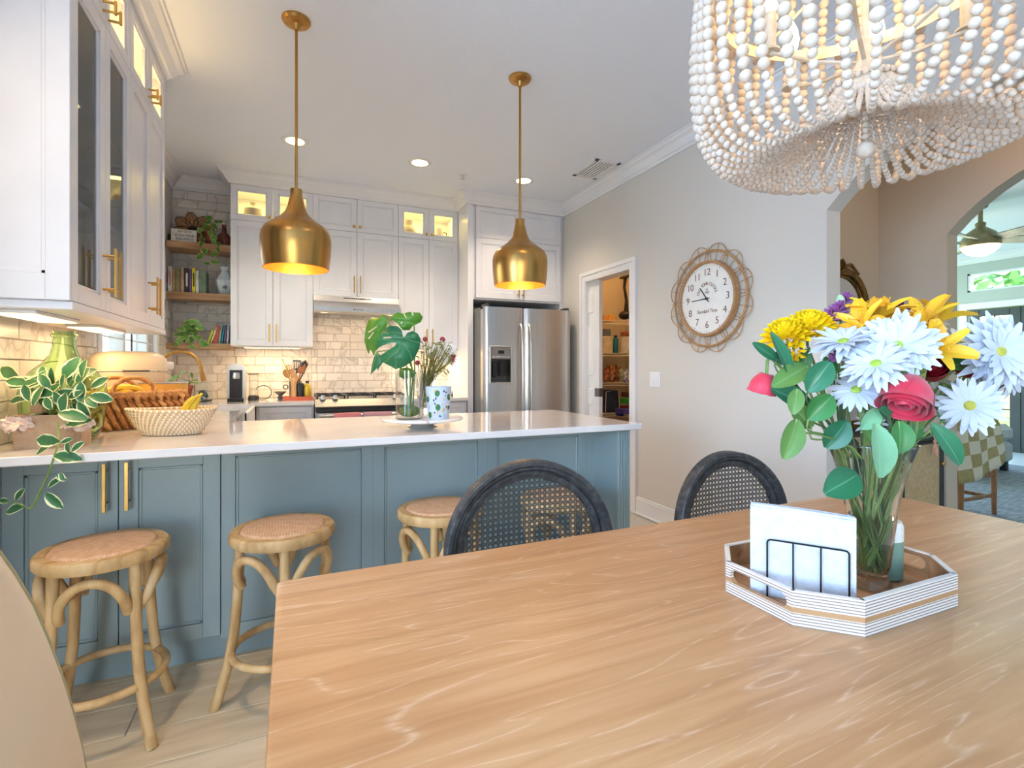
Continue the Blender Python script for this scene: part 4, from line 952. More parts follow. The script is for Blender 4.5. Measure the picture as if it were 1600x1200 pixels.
# pizza oven ------------------------------------------------------------------------
ox, oy = -.775, 3.20
t = thing('pizza_oven', 'cream rounded countertop pizza oven with side knob', 'oven', (ox, oy, ZC))
Mo = Matrix.Translation((ox, oy, 0)) @ Matrix.Rotation(R(28), 4, 'Z')
crm = mat('cream_enamel', (240, 226, 198), .3, var=((234, 218, 188), 3))
def supere(z, s_): return [Mo @ Vector((.165*s_*(abs(math.cos(a))**.6)*(1 if math.cos(a) > 0 else -1), .125*s_*(abs(math.sin(a))**.7)*(1 if math.sin(a) > 0 else -1), z)) for a in [2*math.pi*k/40 for k in range(40)]]
def stack(levels, n=40):
    mb = MB(); vs = []; fs = []
    for z, s_ in levels: vs += supere(z, s_)
    for j in range(len(levels)-1):
        for k in range(n): i = (k+1) % n; fs.append((j*n+k, j*n+i, (j+1)*n+i, (j+1)*n+k))
    fs.append(tuple(range(n))[::-1]); fs.append(tuple((len(levels)-1)*n+k for k in range(n)))
    return mb.add(vs, fs, True)
ob('hood', stack([(ZC+.262, 1.0), (ZC+.30, 1.0), (ZC+.325, .965), (ZC+.345, .88), (ZC+.357, .74), (ZC+.363, .5), (ZC+.365, .2)]), crm, t)
ob('base_shell', stack([(ZC+.16, .9), (ZC+.18, .97), (ZC+.255, .99), (ZC+.258, .95)]), crm, t)
ob('steel_band', stack([(ZC+.14, .8), (ZC+.165, .86), (ZC+.17, .8)]), W['steel'], t)
for sx in (-1, 1):
    for sy in (-1, 1):
        a = Mo @ Vector((sx*.11, sy*.075, ZC)); b = Mo @ Vector((sx*.09, sy*.06, ZC+.15)); ob('leg', MB().cyl(a, b, .008, 8), W['dsteel'], t)
a = Mo @ Vector((.155, 0, ZC+.29)); b = Mo @ Vector((.20, 0, ZC+.29)); ob('side_knob', MB().cyl(a, b, .022, 16), W['white'], t)
a = [Mo @ Vector((x, -.128-(.012 if abs(x) < .05 else 0), ZC+.262)) for x in (-.055, -.045, .045, .055)]; ob('handle', MB().tube(a, .004, 6), W['dsteel'], t)
# plants and jars by the window
t = thing('terracotta_pot', 'small terracotta pot with a leafy sprig by the faucet', 'plant', (-.80, 4.90, ZC))
ob('pot', MB().lathe([(.035, 0), (.05, .09), (.056, .09), (.056, .115), (.048, .115), (.045, .095), (.001, .095)], (-.80, 4.90, ZC+.02), 24), W['terracotta'], t)
ob('saucer', MB().lathe([(.04, 0), (.06, .018), (.055, .018), (.035, .005), (.001, .005)], (-.80, 4.90, ZC), 24), W['terracotta'], t)
for k in range(5): sprig(t, [(-.80, 4.9, ZC+.11), (-.80+q.uniform(-.06, .06), 4.88+q.uniform(-.07, .03), ZC+.17), (-.80+q.uniform(-.12, .12), 4.86+q.uniform(-.08, .04), ZC+.18+q.uniform(-.03, .06))], .002, W['pothos'], .05, 5, q)
t = thing('herb_glass', 'glass of water with pothos cuttings behind the faucet', 'plant', (-.86, 4.62, ZC))
ob('glass_cup', MB().lathe([(.03, 0), (.034, .11), (.032, .11), (.028, .006), (.001, .006)], (-.86, 4.62, ZC), 20), W['glass'], t)
for k in range(4): sprig(t, [(-.86, 4.62, ZC+.02), (-.86+q.uniform(-.02, .03), 4.62, ZC+.13), (-.86+q.uniform(-.03, .1), 4.60+q.uniform(-.06, .04), ZC+.2+q.uniform(-.04, .1))], .002, W['pothos'], .055, 4, q)
t = thing('pod_jar', 'glass jar of dark coffee pods beside the coffee machine', 'jar', (-.67, 4.88, ZC))
ob('glass_jar', MB().lathe([(.05, 0), (.066, .006), (.068, .02), (.068, .13), (.062, .15), (.060, .15), (.065, .13), (.065, .02), (.048, .006), (.001, .006)], (-.67, 4.88, ZC), 28), W['glass'], t)
pod = MB().lathe([(.012, 0), (.016, .012), (.019, .014), (.019, .017), (.001, .018)], (0, 0, 0), 12).mesh('coffee_pod')
pms = [mat('pod_black', (40, 38, 40), .3, .5, var=((50, 48, 50), 10)), mat('pod_teal', (90, 120, 116), .3, .5, var=((80, 110, 106), 10)), mat('pod_silver', (200, 200, 200), .3, .7, var=((186, 186, 186), 10))]
for k in range(22):
    me = pod if k == 0 else pod.copy(); me.materials.clear(); me.materials.append(pms[k % 3]); a = q.uniform(0, 6.28); r_ = q.uniform(0, .042)
    tag(inst('coffee_pod', me, (-.67+r_*math.cos(a), 4.88+r_*math.sin(a), ZC+.02+q.uniform(0, .06)), None, (q.uniform(0, 3), q.uniform(0, 3), 0)), 'small coffee pod inside the glass jar', 'coffee pod', 'pods in the glass jar')
# coffee machine
cx, cy = -.42, 4.82
t = thing('coffee_machine', 'silver and black capsule coffee machine by the tiled wall', 'coffee machine', (cx, cy, ZC))
mb = MB(); mb.M = Matrix(((1, 0, 0, 0), (0, 0, -1, 0), (0, 1, 0, 0), (0, 0, 0, 1)))
ar = [(.068*math.cos(R(a)), .248+.068*math.sin(R(a))) for a in range(0, 181, 12)]
mb.prism([(.068, .0)]+ar+[(-.068, .0)], -(cy+.10), -(cy-.055)); mb.v = [v+Vector((cx, 0, ZC)) for v in mb.v]; ob('housing', mb, mat('machine_silver', (206, 208, 208), .3, .4, var=((198, 200, 200), 10)), t)
ob('front_panel', MB().cbox(cx-.047, cx+.047, cy-.065, cy-.054, .03+ZC, .262+ZC, .003), W['black'], t)
ob('brew_head', MB().lathe([(.026, 0), (.028, .02), (.022, .05), (.001, .052)], (cx+.004, cy-.075, ZC+.19), 16), W['steel'], t)
ob('drip_tray', MB().cbox(cx-.058, cx+.058, cy-.12, cy-.05, ZC, ZC+.028, .004), W['black'], t)
ob('water_tank', MB().lathe([(.034, 0), (.036, .02), (.036, .22), (.034, .22), (.034, .02), (.03, .004), (.001, .004)], (cx+.125, cy+.03, ZC), 20), W['glass'], t)
ob('tank_lid', MB().cbox(cx+.085, cx+.165, cy-.01, cy+.07, ZC+.222, ZC+.23, .003), W['dsteel'], t)
ob('tank_base', MB().lathe([(.042, 0), (.044, .03), (.036, .045), (.001, .045)], (cx+.125, cy+.03, ZC), 20), W['dsteel'], t)
pts = [Vector((-.25, 4.90, ZC+.006))]+[Vector((-.22+.062*math.cos(R(a)), 4.92, ZC+.066+.06*math.sin(R(a)))) for a in range(-90, 170, 18)]
tag(ob('power_cord', MB().tube(pts, .0035, 6), W['black']), 'dark power cord looping on the counter beside the coffee machine', 'cord')
t = thing('pour_over_cup', 'small black dripper cup with ring handle on the counter', 'cup', (-.085, 4.78, ZC))
ob('cup', MB().lathe([(.03, 0), (.03, .004), (.012, .008), (.012, .04), (.046, .07), (.048, .078), (.044, .078), (.01, .045), (.001, .044)], (-.085, 4.78, ZC), 24), W['dsteel'], t)
ob('ring_handle', MB().tube([(-.085+.018*math.cos(R(k*24)), 4.762, ZC+.024+.018*math.sin(R(k*24))) for k in range(15)], .0045, 6, closed=True), W['dsteel'], t)
# red tray, crocks and utensils
tx, ty = .055, 4.80
t = thing('red_tray', 'small orange red lacquer tray under the utensil crocks', 'tray', (tx, ty, ZC))
rt = mat('red_lacquer', (214, 104, 66), .35, var=((200, 92, 56), 12))
ob('tray_base', MB().cbox(tx-.115, tx+.115, ty-.07, ty+.07, ZC+.004, ZC+.012, .003), rt, t); mb = MB()
for a, b, c, d in ((tx-.115, tx+.115, ty-.072, ty-.062), (tx-.115, tx+.115, ty+.062, ty+.072), (tx-.117, tx-.107, ty-.07, ty+.07), (tx+.107, tx+.117, ty-.07, ty+.07)): mb.cbox(a, b, c, d, ZC, ZC+.032, .002)
ob('tray_rim', mb, rt, t)
ob('wooden_pepper_mill', MB().lathe([(.027, 0), (.028, .01), (.022, .05), (.021, .11), (.026, .15), (.028, .165), (.02, .18), (.001, .183)], (tx-.033, ty-.035, ZC+.012), 20), mat('mill_wood', (228, 176, 116), .45, var=((214, 160, 100), 14, (8, 8, 1))), None, 'pale wooden pepper mill on the red tray', 'pepper mill')
crock = ob('utensil_crock', MB().lathe([(.046, 0), (.05, .01), (.052, .15), (.047, .15), (.045, .012), (.001, .012)], (tx-.02, ty+.03, ZC+.012), 28), mat('crock_grey', (112, 104, 96), .4, var=((98, 92, 86), 10)), None, 'dark grey utensil crock on the red tray', 'crock')
ob('ring_hook', MB().tube([(tx-.098+.018*math.cos(R(k*24)), ty, ZC+.115+.018*math.sin(R(k*24))) for k in range(15)], .005, 6, closed=True), W['dsteel'], crock)
ob('black_canister', MB().lathe([(.028, 0), (.03, .01), (.03, .125), (.024, .135), (.001, .136)], (tx+.02, ty-.035, ZC+.012), 20), W['black'], None, 'slim black canister beside the pepper mill', 'canister')
t = thing('oil_bottle', 'squat bottle of golden olive oil on the red tray', 'bottle', (tx+.075, ty-.025, ZC+.012))
ob('bottle', MB().lathe([(.028, 0), (.032, .006), (.033, .09), (.026, .115), (.014, .125), (.013, .14)], (tx+.075, ty-.025, ZC+.012), 20), mat('olive_oil_glass', (206, 176, 40), .1, var=((196, 160, 30), 10), coat=.6), t)
ob('cap', MB().lathe([(.015, 0), (.016, .016), (.001, .017)], (tx+.075, ty-.025, ZC+.15), 14), W['black'], t)
ub = Vector((tx-.02, ty+.03, ZC+.1)); wd = [(214, 148, 96), (226, 170, 116), (190, 118, 70)]
def utensil(kind, dx, dz, c, lab, m=None):
    tip = ub+Vector((dx, -.01, dz)); m = m or mat('utensil_wood_%s' % kind, c, .5, var=(tuple(int(v*.9) for v in c), 20)); ax = (tip-ub).normalized(); t = thing('kitchen_utensil', lab, 'utensil', tuple(ub), 'utensils in the grey crock')
    ob('handle', MB().cyl(ub, tip-ax*.05, .006, 8), m, t); side = ax.cross(Vector((0, 1, 0))).normalized(); M = Matrix((side, Vector((0, 1, 0)), ax)).transposed().to_4x4(); M.translation = tip
    mb = MB(); mb.M = M
    if kind == 'spoon': mb.sph((0, 0, -.03), .033, 14, 8, (.85, .22, 1.25))
    elif kind == 'fork':
        mb.cbox(-.03, .03, -.004, .004, -.075, -.03, .003)
        for k in range(4): mb.cbox(-.03+k*.017, -.021+k*.017, -.004, .004, -.03, .01, .002)
    elif kind == 'turner': mb.cbox(-.032, .032, -.004, .004, -.07, .02, .004)
    elif kind == 'slotted':
        mb.prism([(-.03, -.07), (.03, -.07), (.034, .02), (-.034, .02)], -.003, .003, holes=[[(-.02+k*.014, -.055), (-.014+k*.014, -.055), (-.014+k*.014, .005), (-.02+k*.014, .005)] for k in range(4)])
        mb.v[-0:] ; mb.M = None; n = len(mb.v)
        mb2 = MB(); mb2.M = M @ Matrix(((1, 0, 0, 0), (0, 0, 1, 0), (0, 1, 0, 0), (0, 0, 0, 1))); mb2.prism([(-.03, -.07), (.03, -.07), (.034, .02), (-.034, .02)], -.003, .003, holes=[[(-.02+k*.014, -.055), (-.014+k*.014, -.055), (-.014+k*.014, .005), (-.02+k*.014, .005)] for k in range(4)]); mb = mb2
    elif kind == 'ladle': mb.tube([(0, 0, -.05), (.004, 0, -.02), (.03, 0, .0), (.045, 0, -.03), (.035, 0, -.055)], [.006, .012, .02, .018, .008], 8)
    ob('head', mb, m, t)
utensil('spoon', -.085, .155, wd[0], 'tan wooden spoon leaning far left in the crock'); utensil('fork', -.045, .20, wd[1], 'pale wooden fork at the left of the crock')
utensil('slotted', .012, .23, wd[0], 'grey metal slotted turner standing tallest in the crock', W['dsteel']); utensil('turner', .06, .20, wd[2], 'reddish wooden spatula in the middle of the crock'); utensil('ladle', .105, .225, wd[0], 'dark ladle curving at the right of the crock', W['dsteel'])
utensil('spoon', -.012, .13, wd[1], 'short blond wooden spoon in front in the crock')
ob('green_spatula', MB().tube([ub+Vector((-.02, -.02, 0)), ub+Vector((-.075, -.02, .18)), ub+Vector((-.11, -.02, .265))], [.004, .006, .011], 8, flat=.5), mat('lime_silicone', (214, 226, 74), .4, var=((204, 216, 64), 10)), None, 'lime green silicone spatula in the crock', 'utensil', 'utensils in the grey crock')
# open shelves with books -------------------------------------------------------------
SY0, SY1 = 4.99, 5.238; SX0, SX1 = -.955, -.476
for k, (z, lab) in enumerate(((2.26, 'top oak floating shelf with the flower basket and sign'), (1.833, 'middle oak floating shelf with books and white vase'), (1.405, 'lowest oak floating shelf with pothos and books'))):
    o = ob('floating_shelf', MB().cbox(SX0, SX1, SY0, SY1, z-.058 if k < 2 else z-.05, z, .003), W['oak'], None, lab, 'shelf', 'oak shelves in the niche')
books2 = [(.030, .215, (228, 226, 222), 'white book with pink spine print at the left of the middle shelf'), (.02, .20, (196, 170, 110), 'thin gold book third row on the middle shelf'), (.036, .205, (150, 140, 104), 'mottled olive book on the middle shelf'), (.024, .212, (200, 172, 140), 'tan book beside the black one on the middle shelf'),
          (.034, .205, (44, 44, 54), 'black book with pale title on the middle shelf'), (.016, .20, (126, 92, 150), 'slim purple book beside the black one'), (.026, .212, (240, 226, 40), 'bright yellow book on the middle shelf'), (.022, .192, (236, 236, 240), 'slim white book right of the yellow one'), (.052, .19, (126, 150, 120), 'thick green and blue patterned book beside the vase')]
def book(x, w_, h, c, lab, z, grp, lean=0, deco=None):
    t = thing('book', lab, 'book', (0, 0, 0), grp); m = mat('book_cover', c, .5, var=(tuple(max(0, int(v*.82)) for v in c), 18))
    y0 = SY0+.03; y1 = y0+.15
    mb = MB().cbox(0, .002, y0, y1, 0, h, .0008).cbox(w_-.002, w_, y0, y1, 0, h, .0008).cbox(0, w_, y0, y0+.003, 0, h, .0008); ob('cover', mb, m, t)
    ob('pages', MB().box(.002, w_-.002, y0+.003, y1-.004, .003, h-.003), W['pages'], t)
    if deco: ob('title', MB().box(w_*.3, w_*.7, y0-.0006, y0, h*.25, h*.8), mat('title_ink', deco, .5, var=(tuple(int(v*.9) for v in deco), 30)), t)
    t.location = (x, 0, z); t.rotation_euler = (0, lean, 0); return x+w_+.002
W['pages'] = mat('paper_pages', (240, 234, 220), .9, var=((228, 220, 204), 80))
x = -.945
for i, (w_, h, c, lab) in enumerate(books2): x = book(x, w_, h, c, lab, 1.8335, 'books on the middle shelf', 0, (220, 218, 214) if i in (4,) else ((214, 130, 150) if i == 0 else ((60, 60, 50) if i == 6 else None)))
x = -.665
for (w_, h, c, lab, lean) in ((.018, .125, (196, 214, 60), 'lime green book leaning on the lowest shelf', .32), (.014, .145, (240, 230, 170), 'thin pale yellow book leaning on the lowest shelf', .3), (.034, .165, (206, 100, 80), 'red book leaning on the lowest shelf', .22), (.016, .16, (150, 196, 204), 'pale blue book leaning on the lowest shelf', .14), (.014, .16, (60, 150, 160), 'teal book leaning on the lowest shelf', .12), (.015, .165, (140, 120, 170), 'violet book on the lowest shelf', .08), (.015, .165, (228, 226, 232), 'white book with violet edge on the lowest shelf', .06)):
    book(x, w_, h, c, lab, 1.406, 'books on the lowest shelf', lean); x += w_+.006
# white faceted vase
vx, vy = -.535, 5.085
t = thing('hexagonal_vase', 'white faceted vase with a grey floral print on the middle shelf', 'vase', (vx, vy, 1.834))
ob('vase_body', MB().lathe([(.038, 0), (.046, .02), (.078, .11), (.078, .125), (.04, .185), (.03, .21), (.03, .22), (.044, .245), (.04, .245), (.026, .215), (.001, .20)], (vx, vy, 1.834), 8, sm=False), mat('vase_glaze', (222, 232, 236), .25, var=((210, 222, 230), 14)), t)
ink = mat('grey_ink', (110, 112, 120), .6, var=((96, 98, 106), 40)); mb = MB()
for k in range(9):
    a = k*.7; mb.blade((vx+.008, vy-.063, 1.834+.065), (math.cos(a), -.05, math.sin(a)), (0, -1, -.35), .026, .008, 0, 0, 2)
ob('floral_print', mb, ink, t)
# flower wall basket
t = thing('flower_basket', 'woven flower-shaped wall basket with black centre on the top shelf', 'wall decor', (-.80, 5.2, 2.262))
fw = weave('rattan_weave', (206, 164, 122), (186, 142, 100), 130, .8, .8); fd_ = mat('dark_rattan', (110, 74, 48), .7, var=((90, 60, 40), 30)); fc_ = Vector((-.785, 5.19, 2.395))
ob('disc', MB().lathe([(.001, 0), (.135, .0), (.137, .004), (.001, .004)], (fc_.x, fc_.y+.02, fc_.z+.005), 30, Matrix.Rotation(R(90), 3, 'X').to_4x4(), cap=False), mat('pale_rattan', (212, 192, 164), .8, var=((190, 168, 138), 30)), t)
for k in range(8):
    a = R(90+k*45+8); D = Vector((math.cos(a), 0, math.sin(a))); sh = lambda t_: math.sin(math.pi*min(1, .15+t_*.8))**.6
    if math.sin(a) < -.8: continue
    pb_ = MB().blade(fc_-Vector((0, .01, 0))+D*.035, D, (0, -1, 0), .125, .088, -.15, .12, 8, sh, across=3); o = ob('petal', pb_, fw, t)
    nn = 9; A = [pb_.v[i*7] for i in range(nn)]+[pb_.v[i*7+6] for i in range(nn-1, -1, -1)]
    ob('petal_rim', MB().tube(A, .0035, 5), fd_, o)
    for j in (2, 4): ob('petal_rib', MB().tube([pb_.v[i*7+j]+Vector((0, -.002, 0)) for i in range(nn)], .0018, 4), fd_, o)
ob('flower_centre', MB().sph(fc_-Vector((0, .015, 0)), .045, 18, 10, (1, .4, 1)), weave('black_rattan', (44, 40, 40), (70, 62, 58), 160, .7, .9), t)
# sign
t = thing('wooden_sign', 'small white box sign with black Spanish lettering on the top shelf', 'sign', (-.83, 5.03, 2.261))
ob('sign_frame', MB().cbox(-.925, -.735, 5.02, 5.05, 2.262, 2.368, .002), mat('sign_edge', (150, 116, 90), .7, var=((130, 98, 74), 20)), t)
ob('sign_face', MB().box(-.922, -.738, 5.0185, 5.021, 2.265, 2.365), mat('sign_white', (236, 232, 226), .8, var=((228, 222, 214), 20)), t)
FR = lambda x, y, z, s_=1: Matrix.Translation((x, y, z)) @ Matrix.Rotation(R(90), 4, 'X')
mb = MB(); text_add(mb, 'EN ESTA', .026, FR(-.825, 5.018, 2.346)); text_add(mb, 'cocina', .042, FR(-.83, 5.018, 2.316), shear=.4, space=1.25); text_add(mb, 'BAILAMOS', .027, FR(-.825, 5.018, 2.283))
mb.tube([(-.915, 5.018, 2.322), (-.90, 5.018, 2.328), (-.885, 5.018, 2.313)], .0008, 4).tube([(-.775, 5.018, 2.308), (-.76, 5.018, 2.316), (-.745, 5.018, 2.312)], .0008, 4)
ob('lettering', mb, W['black'], t)
# bronze vase, amber vase and golden pothos on the top shelf
t = thing('amber_vase', 'rosy brown glass bottle vase at the right of the top shelf', 'vase', (-.545, 5.12, 2.261))
ob('vase_body', MB().lathe([(.05, 0), (.066, .02), (.068, .06), (.05, .1), (.02, .135), (.016, .19), (.02, .2), (.014, .2), (.012, .14), (.04, .095), (.06, .06), (.05, .01), (.001, .008)], (-.545, 5.12, 2.261), 28), mat('rose_glass', (186, 120, 110), .1, var=((170, 100, 92), 6), trans=.5), t)
t = thing('copper_vase', 'copper vase planted with trailing golden pothos on the top shelf', 'plant', (-.65, 5.08, 2.261))
ob('vase_body', MB().lathe([(.035, 0), (.06, .03), (.062, .06), (.04, .105), (.022, .13), (.026, .14), (.02, .14), (.001, .12)], (-.65, 5.08, 2.261), 28), mat('aged_copper', (146, 92, 70), .35, .7, var=((118, 72, 56), 12)), t)
q = random.Random(11); top_ = Vector((-.65, 5.07, 2.395))
for pts, n in (([top_, (-.68, 5.0, 2.44), (-.70, 4.96, 2.36), (-.68, 4.955, 2.24), (-.69, 4.955, 2.12)], 8), ([top_, (-.63, 5.0, 2.46), (-.60, 4.96, 2.36), (-.57, 4.955, 2.25), (-.60, 4.955, 2.16)], 8), ([top_, (-.60, 5.02, 2.47), (-.54, 4.98, 2.46)], 4), ([top_, (-.66, 5.0, 2.47), (-.63, 4.97, 2.44), (-.63, 4.955, 2.30), (-.55, 4.96, 2.10), (-.66, 4.955, 2.07)], 9)):
    sprig(t, pts, .0018, W['pothos2'], .058, n, q, shape=heart, up=(0, -1, .3), out=.6, ratio=.8)
ob('green_plate_edge', MB().cyl((-.945, 5.1, 2.262), (-.945, 5.1, 2.33), .012, 12), mat('green_glaze', (40, 110, 84), .3, var=((34, 98, 74), 10)), None, 'small dark green ceramic piece at the left end of the top shelf', 'ornament')
# light pothos on the lowest shelf
t = thing('lime_pothos', 'pale green pothos in a small white pot on the lowest shelf', 'plant', (-.80, 5.08, 1.406))
ob('pot', MB().lathe([(.035, 0), (.048, .07), (.045, .07), (.03, .01), (.001, .01)], (-.78, 5.08, 1.406), 20), W['white'], t)
for k in range(9):
    a = k*.7; e = Vector((-.80+.10*math.cos(a)*q.uniform(.4, 1), 5.03-.05*abs(math.sin(a)), 1.50+.08*math.sin(a)+q.uniform(-.03, .04)))
    sprig(t, [(-.78, 5.08, 1.46), ((e.x-.78)/2, 5.04, (e.z+1.47)/2+.03), e], .0018, W['pothos'], .075, 3, q, shape=heart, up=(0, -1, .4), ratio=.75)
for pts in ([(-.80, 5.0, 1.46), (-.86, 4.97, 1.43), (-.90, 4.965, 1.38)], [(-.76, 5.0, 1.46), (-.70, 4.97, 1.43), (-.68, 4.965, 1.37)], [(-.78, 5.0, 1.48), (-.78, 4.965, 1.42), (-.77, 4.96, 1.37)]): sprig(t, pts, .0018, W['pothos'], .07, 3, q, shape=heart, up=(0, -1, .2), ratio=.75)
# display ware behind glass
sg = mat('stone_glaze', (172, 160, 146), .6, var=((158, 146, 132), 10)); sw = mat('pale_stoneware', (206, 196, 186), .6, var=((194, 184, 172), 10))
def ware(prof, x, y, z, m, lab, hnd=None, cat='vase'):
    t = thing('display_vase' if cat == 'vase' else 'display_mug', lab, cat, (x, y, z), 'pottery behind the lit glass doors'); ob('vase_body' if cat == 'vase' else 'mug_body', MB().lathe(prof, (x, y, z), 24), m, t)
    if hnd: ob('handle', MB().tube([(x+hnd, y, z+.10), (x+hnd+.04, y, z+.095), (x+hnd+.045, y, z+.04), (x+hnd+.01, y, z+.02)], .006, 6), W['dsteel'], t)
zs = US+.019
ware([(.075, 0), (.078, .01), (.066, .115), (.045, .135), (.02, .14), (.02, .165), (.025, .17), (.001, .17)], -.31, 5.0, zs, sg, 'dome-shaped grey pottery bottle behind the leftmost lit glass door')
ware([(.05, 0), (.07, .05), (.06, .1), (.03, .14), (.03, .17), (.001, .17)], -.03, 5.0, zs, sw, 'pale pottery vase behind the lit glass door by the left pendant')
ware([(.06, 0), (.076, .02), (.078, .05), (.055, .10), (.034, .13), (.038, .175), (.001, .17)], 1.07, 5.0, zs, sg, 'grey pottery jug behind the lit glass door right of the hood')
ware([(.045, 0), (.05, .01), (.048, .13), (.035, .15), (.001, .152)], 1.37, 5.0, zs, sw, 'cream mug with dark handle behind the rightmost lit glass door', .045, 'mug')
ware([(.05, 0), (.085, .06), (.08, .12), (.03, .17), (.03, .22), (.001, .22)], -.80, 2.50, LB+.36, sg, 'large grey vase inside the tall dark glass cabinet')
ware([(.05, 0), (.06, .06), (.05, .12), (.02, .15), (.001, .15)], -.80, 2.80, zs, sw, 'small pale vase in the left wall cabinet top')
# cake stand with vases ---------------------------------------------------------------
kx, ky = .565, 2.34; PZ = .960
t = thing('cake_stand', 'round white marble pedestal stand on the peninsula', 'cake stand', (kx, ky, ZC))
ob('pedestal', MB().lathe([(.07, 0), (.055, .006), (.05, .012), (.06, .016), (.075, .018), (.078, .034), (.001, .034)], (kx, ky, ZC), 36), mat('grey_stoneware', (190, 188, 182), .5, var=((178, 176, 170), 8)), t)
ob('plate', MB().lathe([(.001, 0), (.185, 0), (.19, .004), (.19, .009), (.186, .012), (.001, .012)], (kx, ky, PZ-.012), 56, cap=False), marble('stand_marble', (240, 238, 234), (180, 176, 170), 3, .2), t)
gvx, gvy = .49, 2.28
wat = mat('vase_water', (236, 242, 232), .02, var=((230, 238, 226), 3), trans=1, ior=1.2)
t = thing('cylinder_vase', 'clear cylinder vase with monstera leaves on the stand', 'vase', (gvx, gvy, PZ))
ob('glass_wall', MB().lathe([(.056, 0), (.06, .004), (.062, .22), (.0595, .22), (.0575, .008), (.001, .008)], (gvx, gvy, PZ), 36), W['glass'], t)
ob('moss', MB().sph((gvx, gvy, PZ+.036), .05, 16, 10, (1, 1, .52)), mat('moss', (140, 150, 70), .9, var=((90, 116, 50), 70), bump=(150, 1)), t, kind='stuff')
# monstera
q = random.Random(5)
mdark = mat('monstera_dark', (40, 112, 76), .35, var=((48, 124, 80), 8)); mlit = mat('monstera_bright', (96, 156, 44), .4, var=((76, 140, 44), 8)); mvein = mat('monstera_vein', (120, 176, 110), .5, var=((110, 166, 100), 20))
def monstera(outline, holes, veins, d, tilt, lab, m, att, curve=.15):
    """outline in photo pixels around the attachment, laid out as a curved leaf at depth d"""
    t = thing('monstera_leaf', lab, 'leaf', tuple(pd(*att, d)), 'monstera leaves in the cylinder vase'); s_ = d/788
    loops = [[Vector(((x-att[0])*s_, -(y-att[1])*s_, 0)) for x, y in L] for L in [outline]+holes]
    tri = tessellate_polygon(loops); pts = [p for L in loops for p in L]; A = pd(*att, d); n1 = (-FWD+UP*tilt[0]+RGT*tilt[1]).normalized(); a = RGT-n1*RGT.dot(n1); a.normalize(); b = n1.cross(a)
    if b.z < 0: b = -b
    # keep the photo's proportions on a plane that leans by tilt
    def P(p, o=0): return A+RGT*p.x+UP*p.y+FWD*((p.x*tilt[1]+p.y*tilt[0])*.55+(p.x*p.x+p.y*p.y)*curve*6)-FWD*o
    bmh = bmesh.new(); vs = [bmh.verts.new(P(p)) for p in pts]
    for f in tri:
        try: bmh.faces.new([vs[i] for i in f])
        except ValueError: pass
    for v in bmh.verts: pass
    me = bpy.data.meshes.new('blade'); off = WO[t.name]
    for v in bmh.verts: v.co -= off
    bmesh.ops.recalc_face_normals(bmh, faces=bmh.faces); bmh.to_mesh(me); bmh.free(); me.materials.append(m)
    for pl in me.polygons: pl.use_smooth = True
    o = bpy.data.objects.new('blade', me); col.objects.link(o); o.parent = t; WO[o.name] = off
    sd = o.modifiers.new('thick', 'SOLIDIFY'); sd.thickness = .0008
    mb = MB()
    for vv in veins:
        L = [Vector(((x-att[0])*s_, -(y-att[1])*s_)) for x, y in vv]
        mb.tube([P(p, .0012) for p in L], .0011, 4)
    ob('veins', mb, mvein, t)
    base = Vector((gvx+q.uniform(-.02, .02), gvy+q.uniform(-.02, .02), PZ+.02)); mid = Vector((gvx+q.uniform(-.02, .03), gvy+.01, PZ+.2))
    ob('petiole', MB().tube([base, mid, A*.6+mid*.4+Vector((0, 0, .05)), A], .0035, 6), W['stem'], t)
    return t
monstera([(630, 527), (627, 515), (620, 509), (606, 509), (596, 519), (589, 535), (588, 545), (598, 540), (612, 535), (620, 536), (617, 541), (600, 552), (593, 556), (598, 566), (612, 573), (618, 577), (632, 573), (646, 563), (655, 545), (657, 530), (652, 521), (644, 517), (636, 520), (632, 527)], [[(598, 527), (606, 526), (613, 526), (613, 528), (600, 529)]], [[(630, 527), (624, 545), (618, 575)], [(630, 528), (645, 533), (655, 536)], [(628, 535), (640, 550), (644, 562)], [(627, 522), (610, 519)], [(623, 549), (608, 562), (600, 566)]], 2.20, (.25, .1), 'dark green monstera leaf facing front over the cylinder vase', mdark, (631, 527))
monstera([(605, 502), (603, 494), (597, 491), (592, 497), (580, 494), (572, 500), (566, 515), (563, 530), (566, 545), (569, 553), (572, 545), (575, 548), (578, 556), (582, 548), (588, 543), (592, 530), (597, 520), (604, 510)], [[(570, 518), (586, 509), (588, 510), (573, 519)], [(570, 528), (580, 518), (582, 518), (572, 529)]], [[(605, 503), (585, 518), (570, 540)], [(592, 513), (580, 500)], [(590, 515), (588, 535)]], 2.30, (-.2, -.5), 'bright monstera leaf with slits at the far left of the vase', mlit, (604, 503))
monstera([(646, 508), (640, 516), (630, 516), (622, 506), (614, 500), (607, 504), (613, 494), (622, 488), (630, 490), (634, 497), (636, 498), (632, 489), (642, 487), (644, 493), (646, 493), (645, 488), (655, 488), (660, 495), (657, 503), (650, 507)], [[(626, 504), (629, 502), (630, 505), (627, 506)]], [[(646, 507), (630, 498), (616, 497)], [(638, 502), (648, 492)], [(634, 501), (634, 512)]], 2.30, (.1, .4), 'bright green monstera leaf at the top right over the vase', mlit, (647, 508))
monstera([(588, 549), (596, 556), (600, 565), (592, 575), (590, 580), (589, 575), (580, 583), (577, 586), (580, 570), (584, 558)], [], [[(588, 550), (585, 565), (578, 584)]], 2.27, (.0, -.6), 'narrow drooping monstera leaf at the lower left of the vase', mdark, (588, 550))
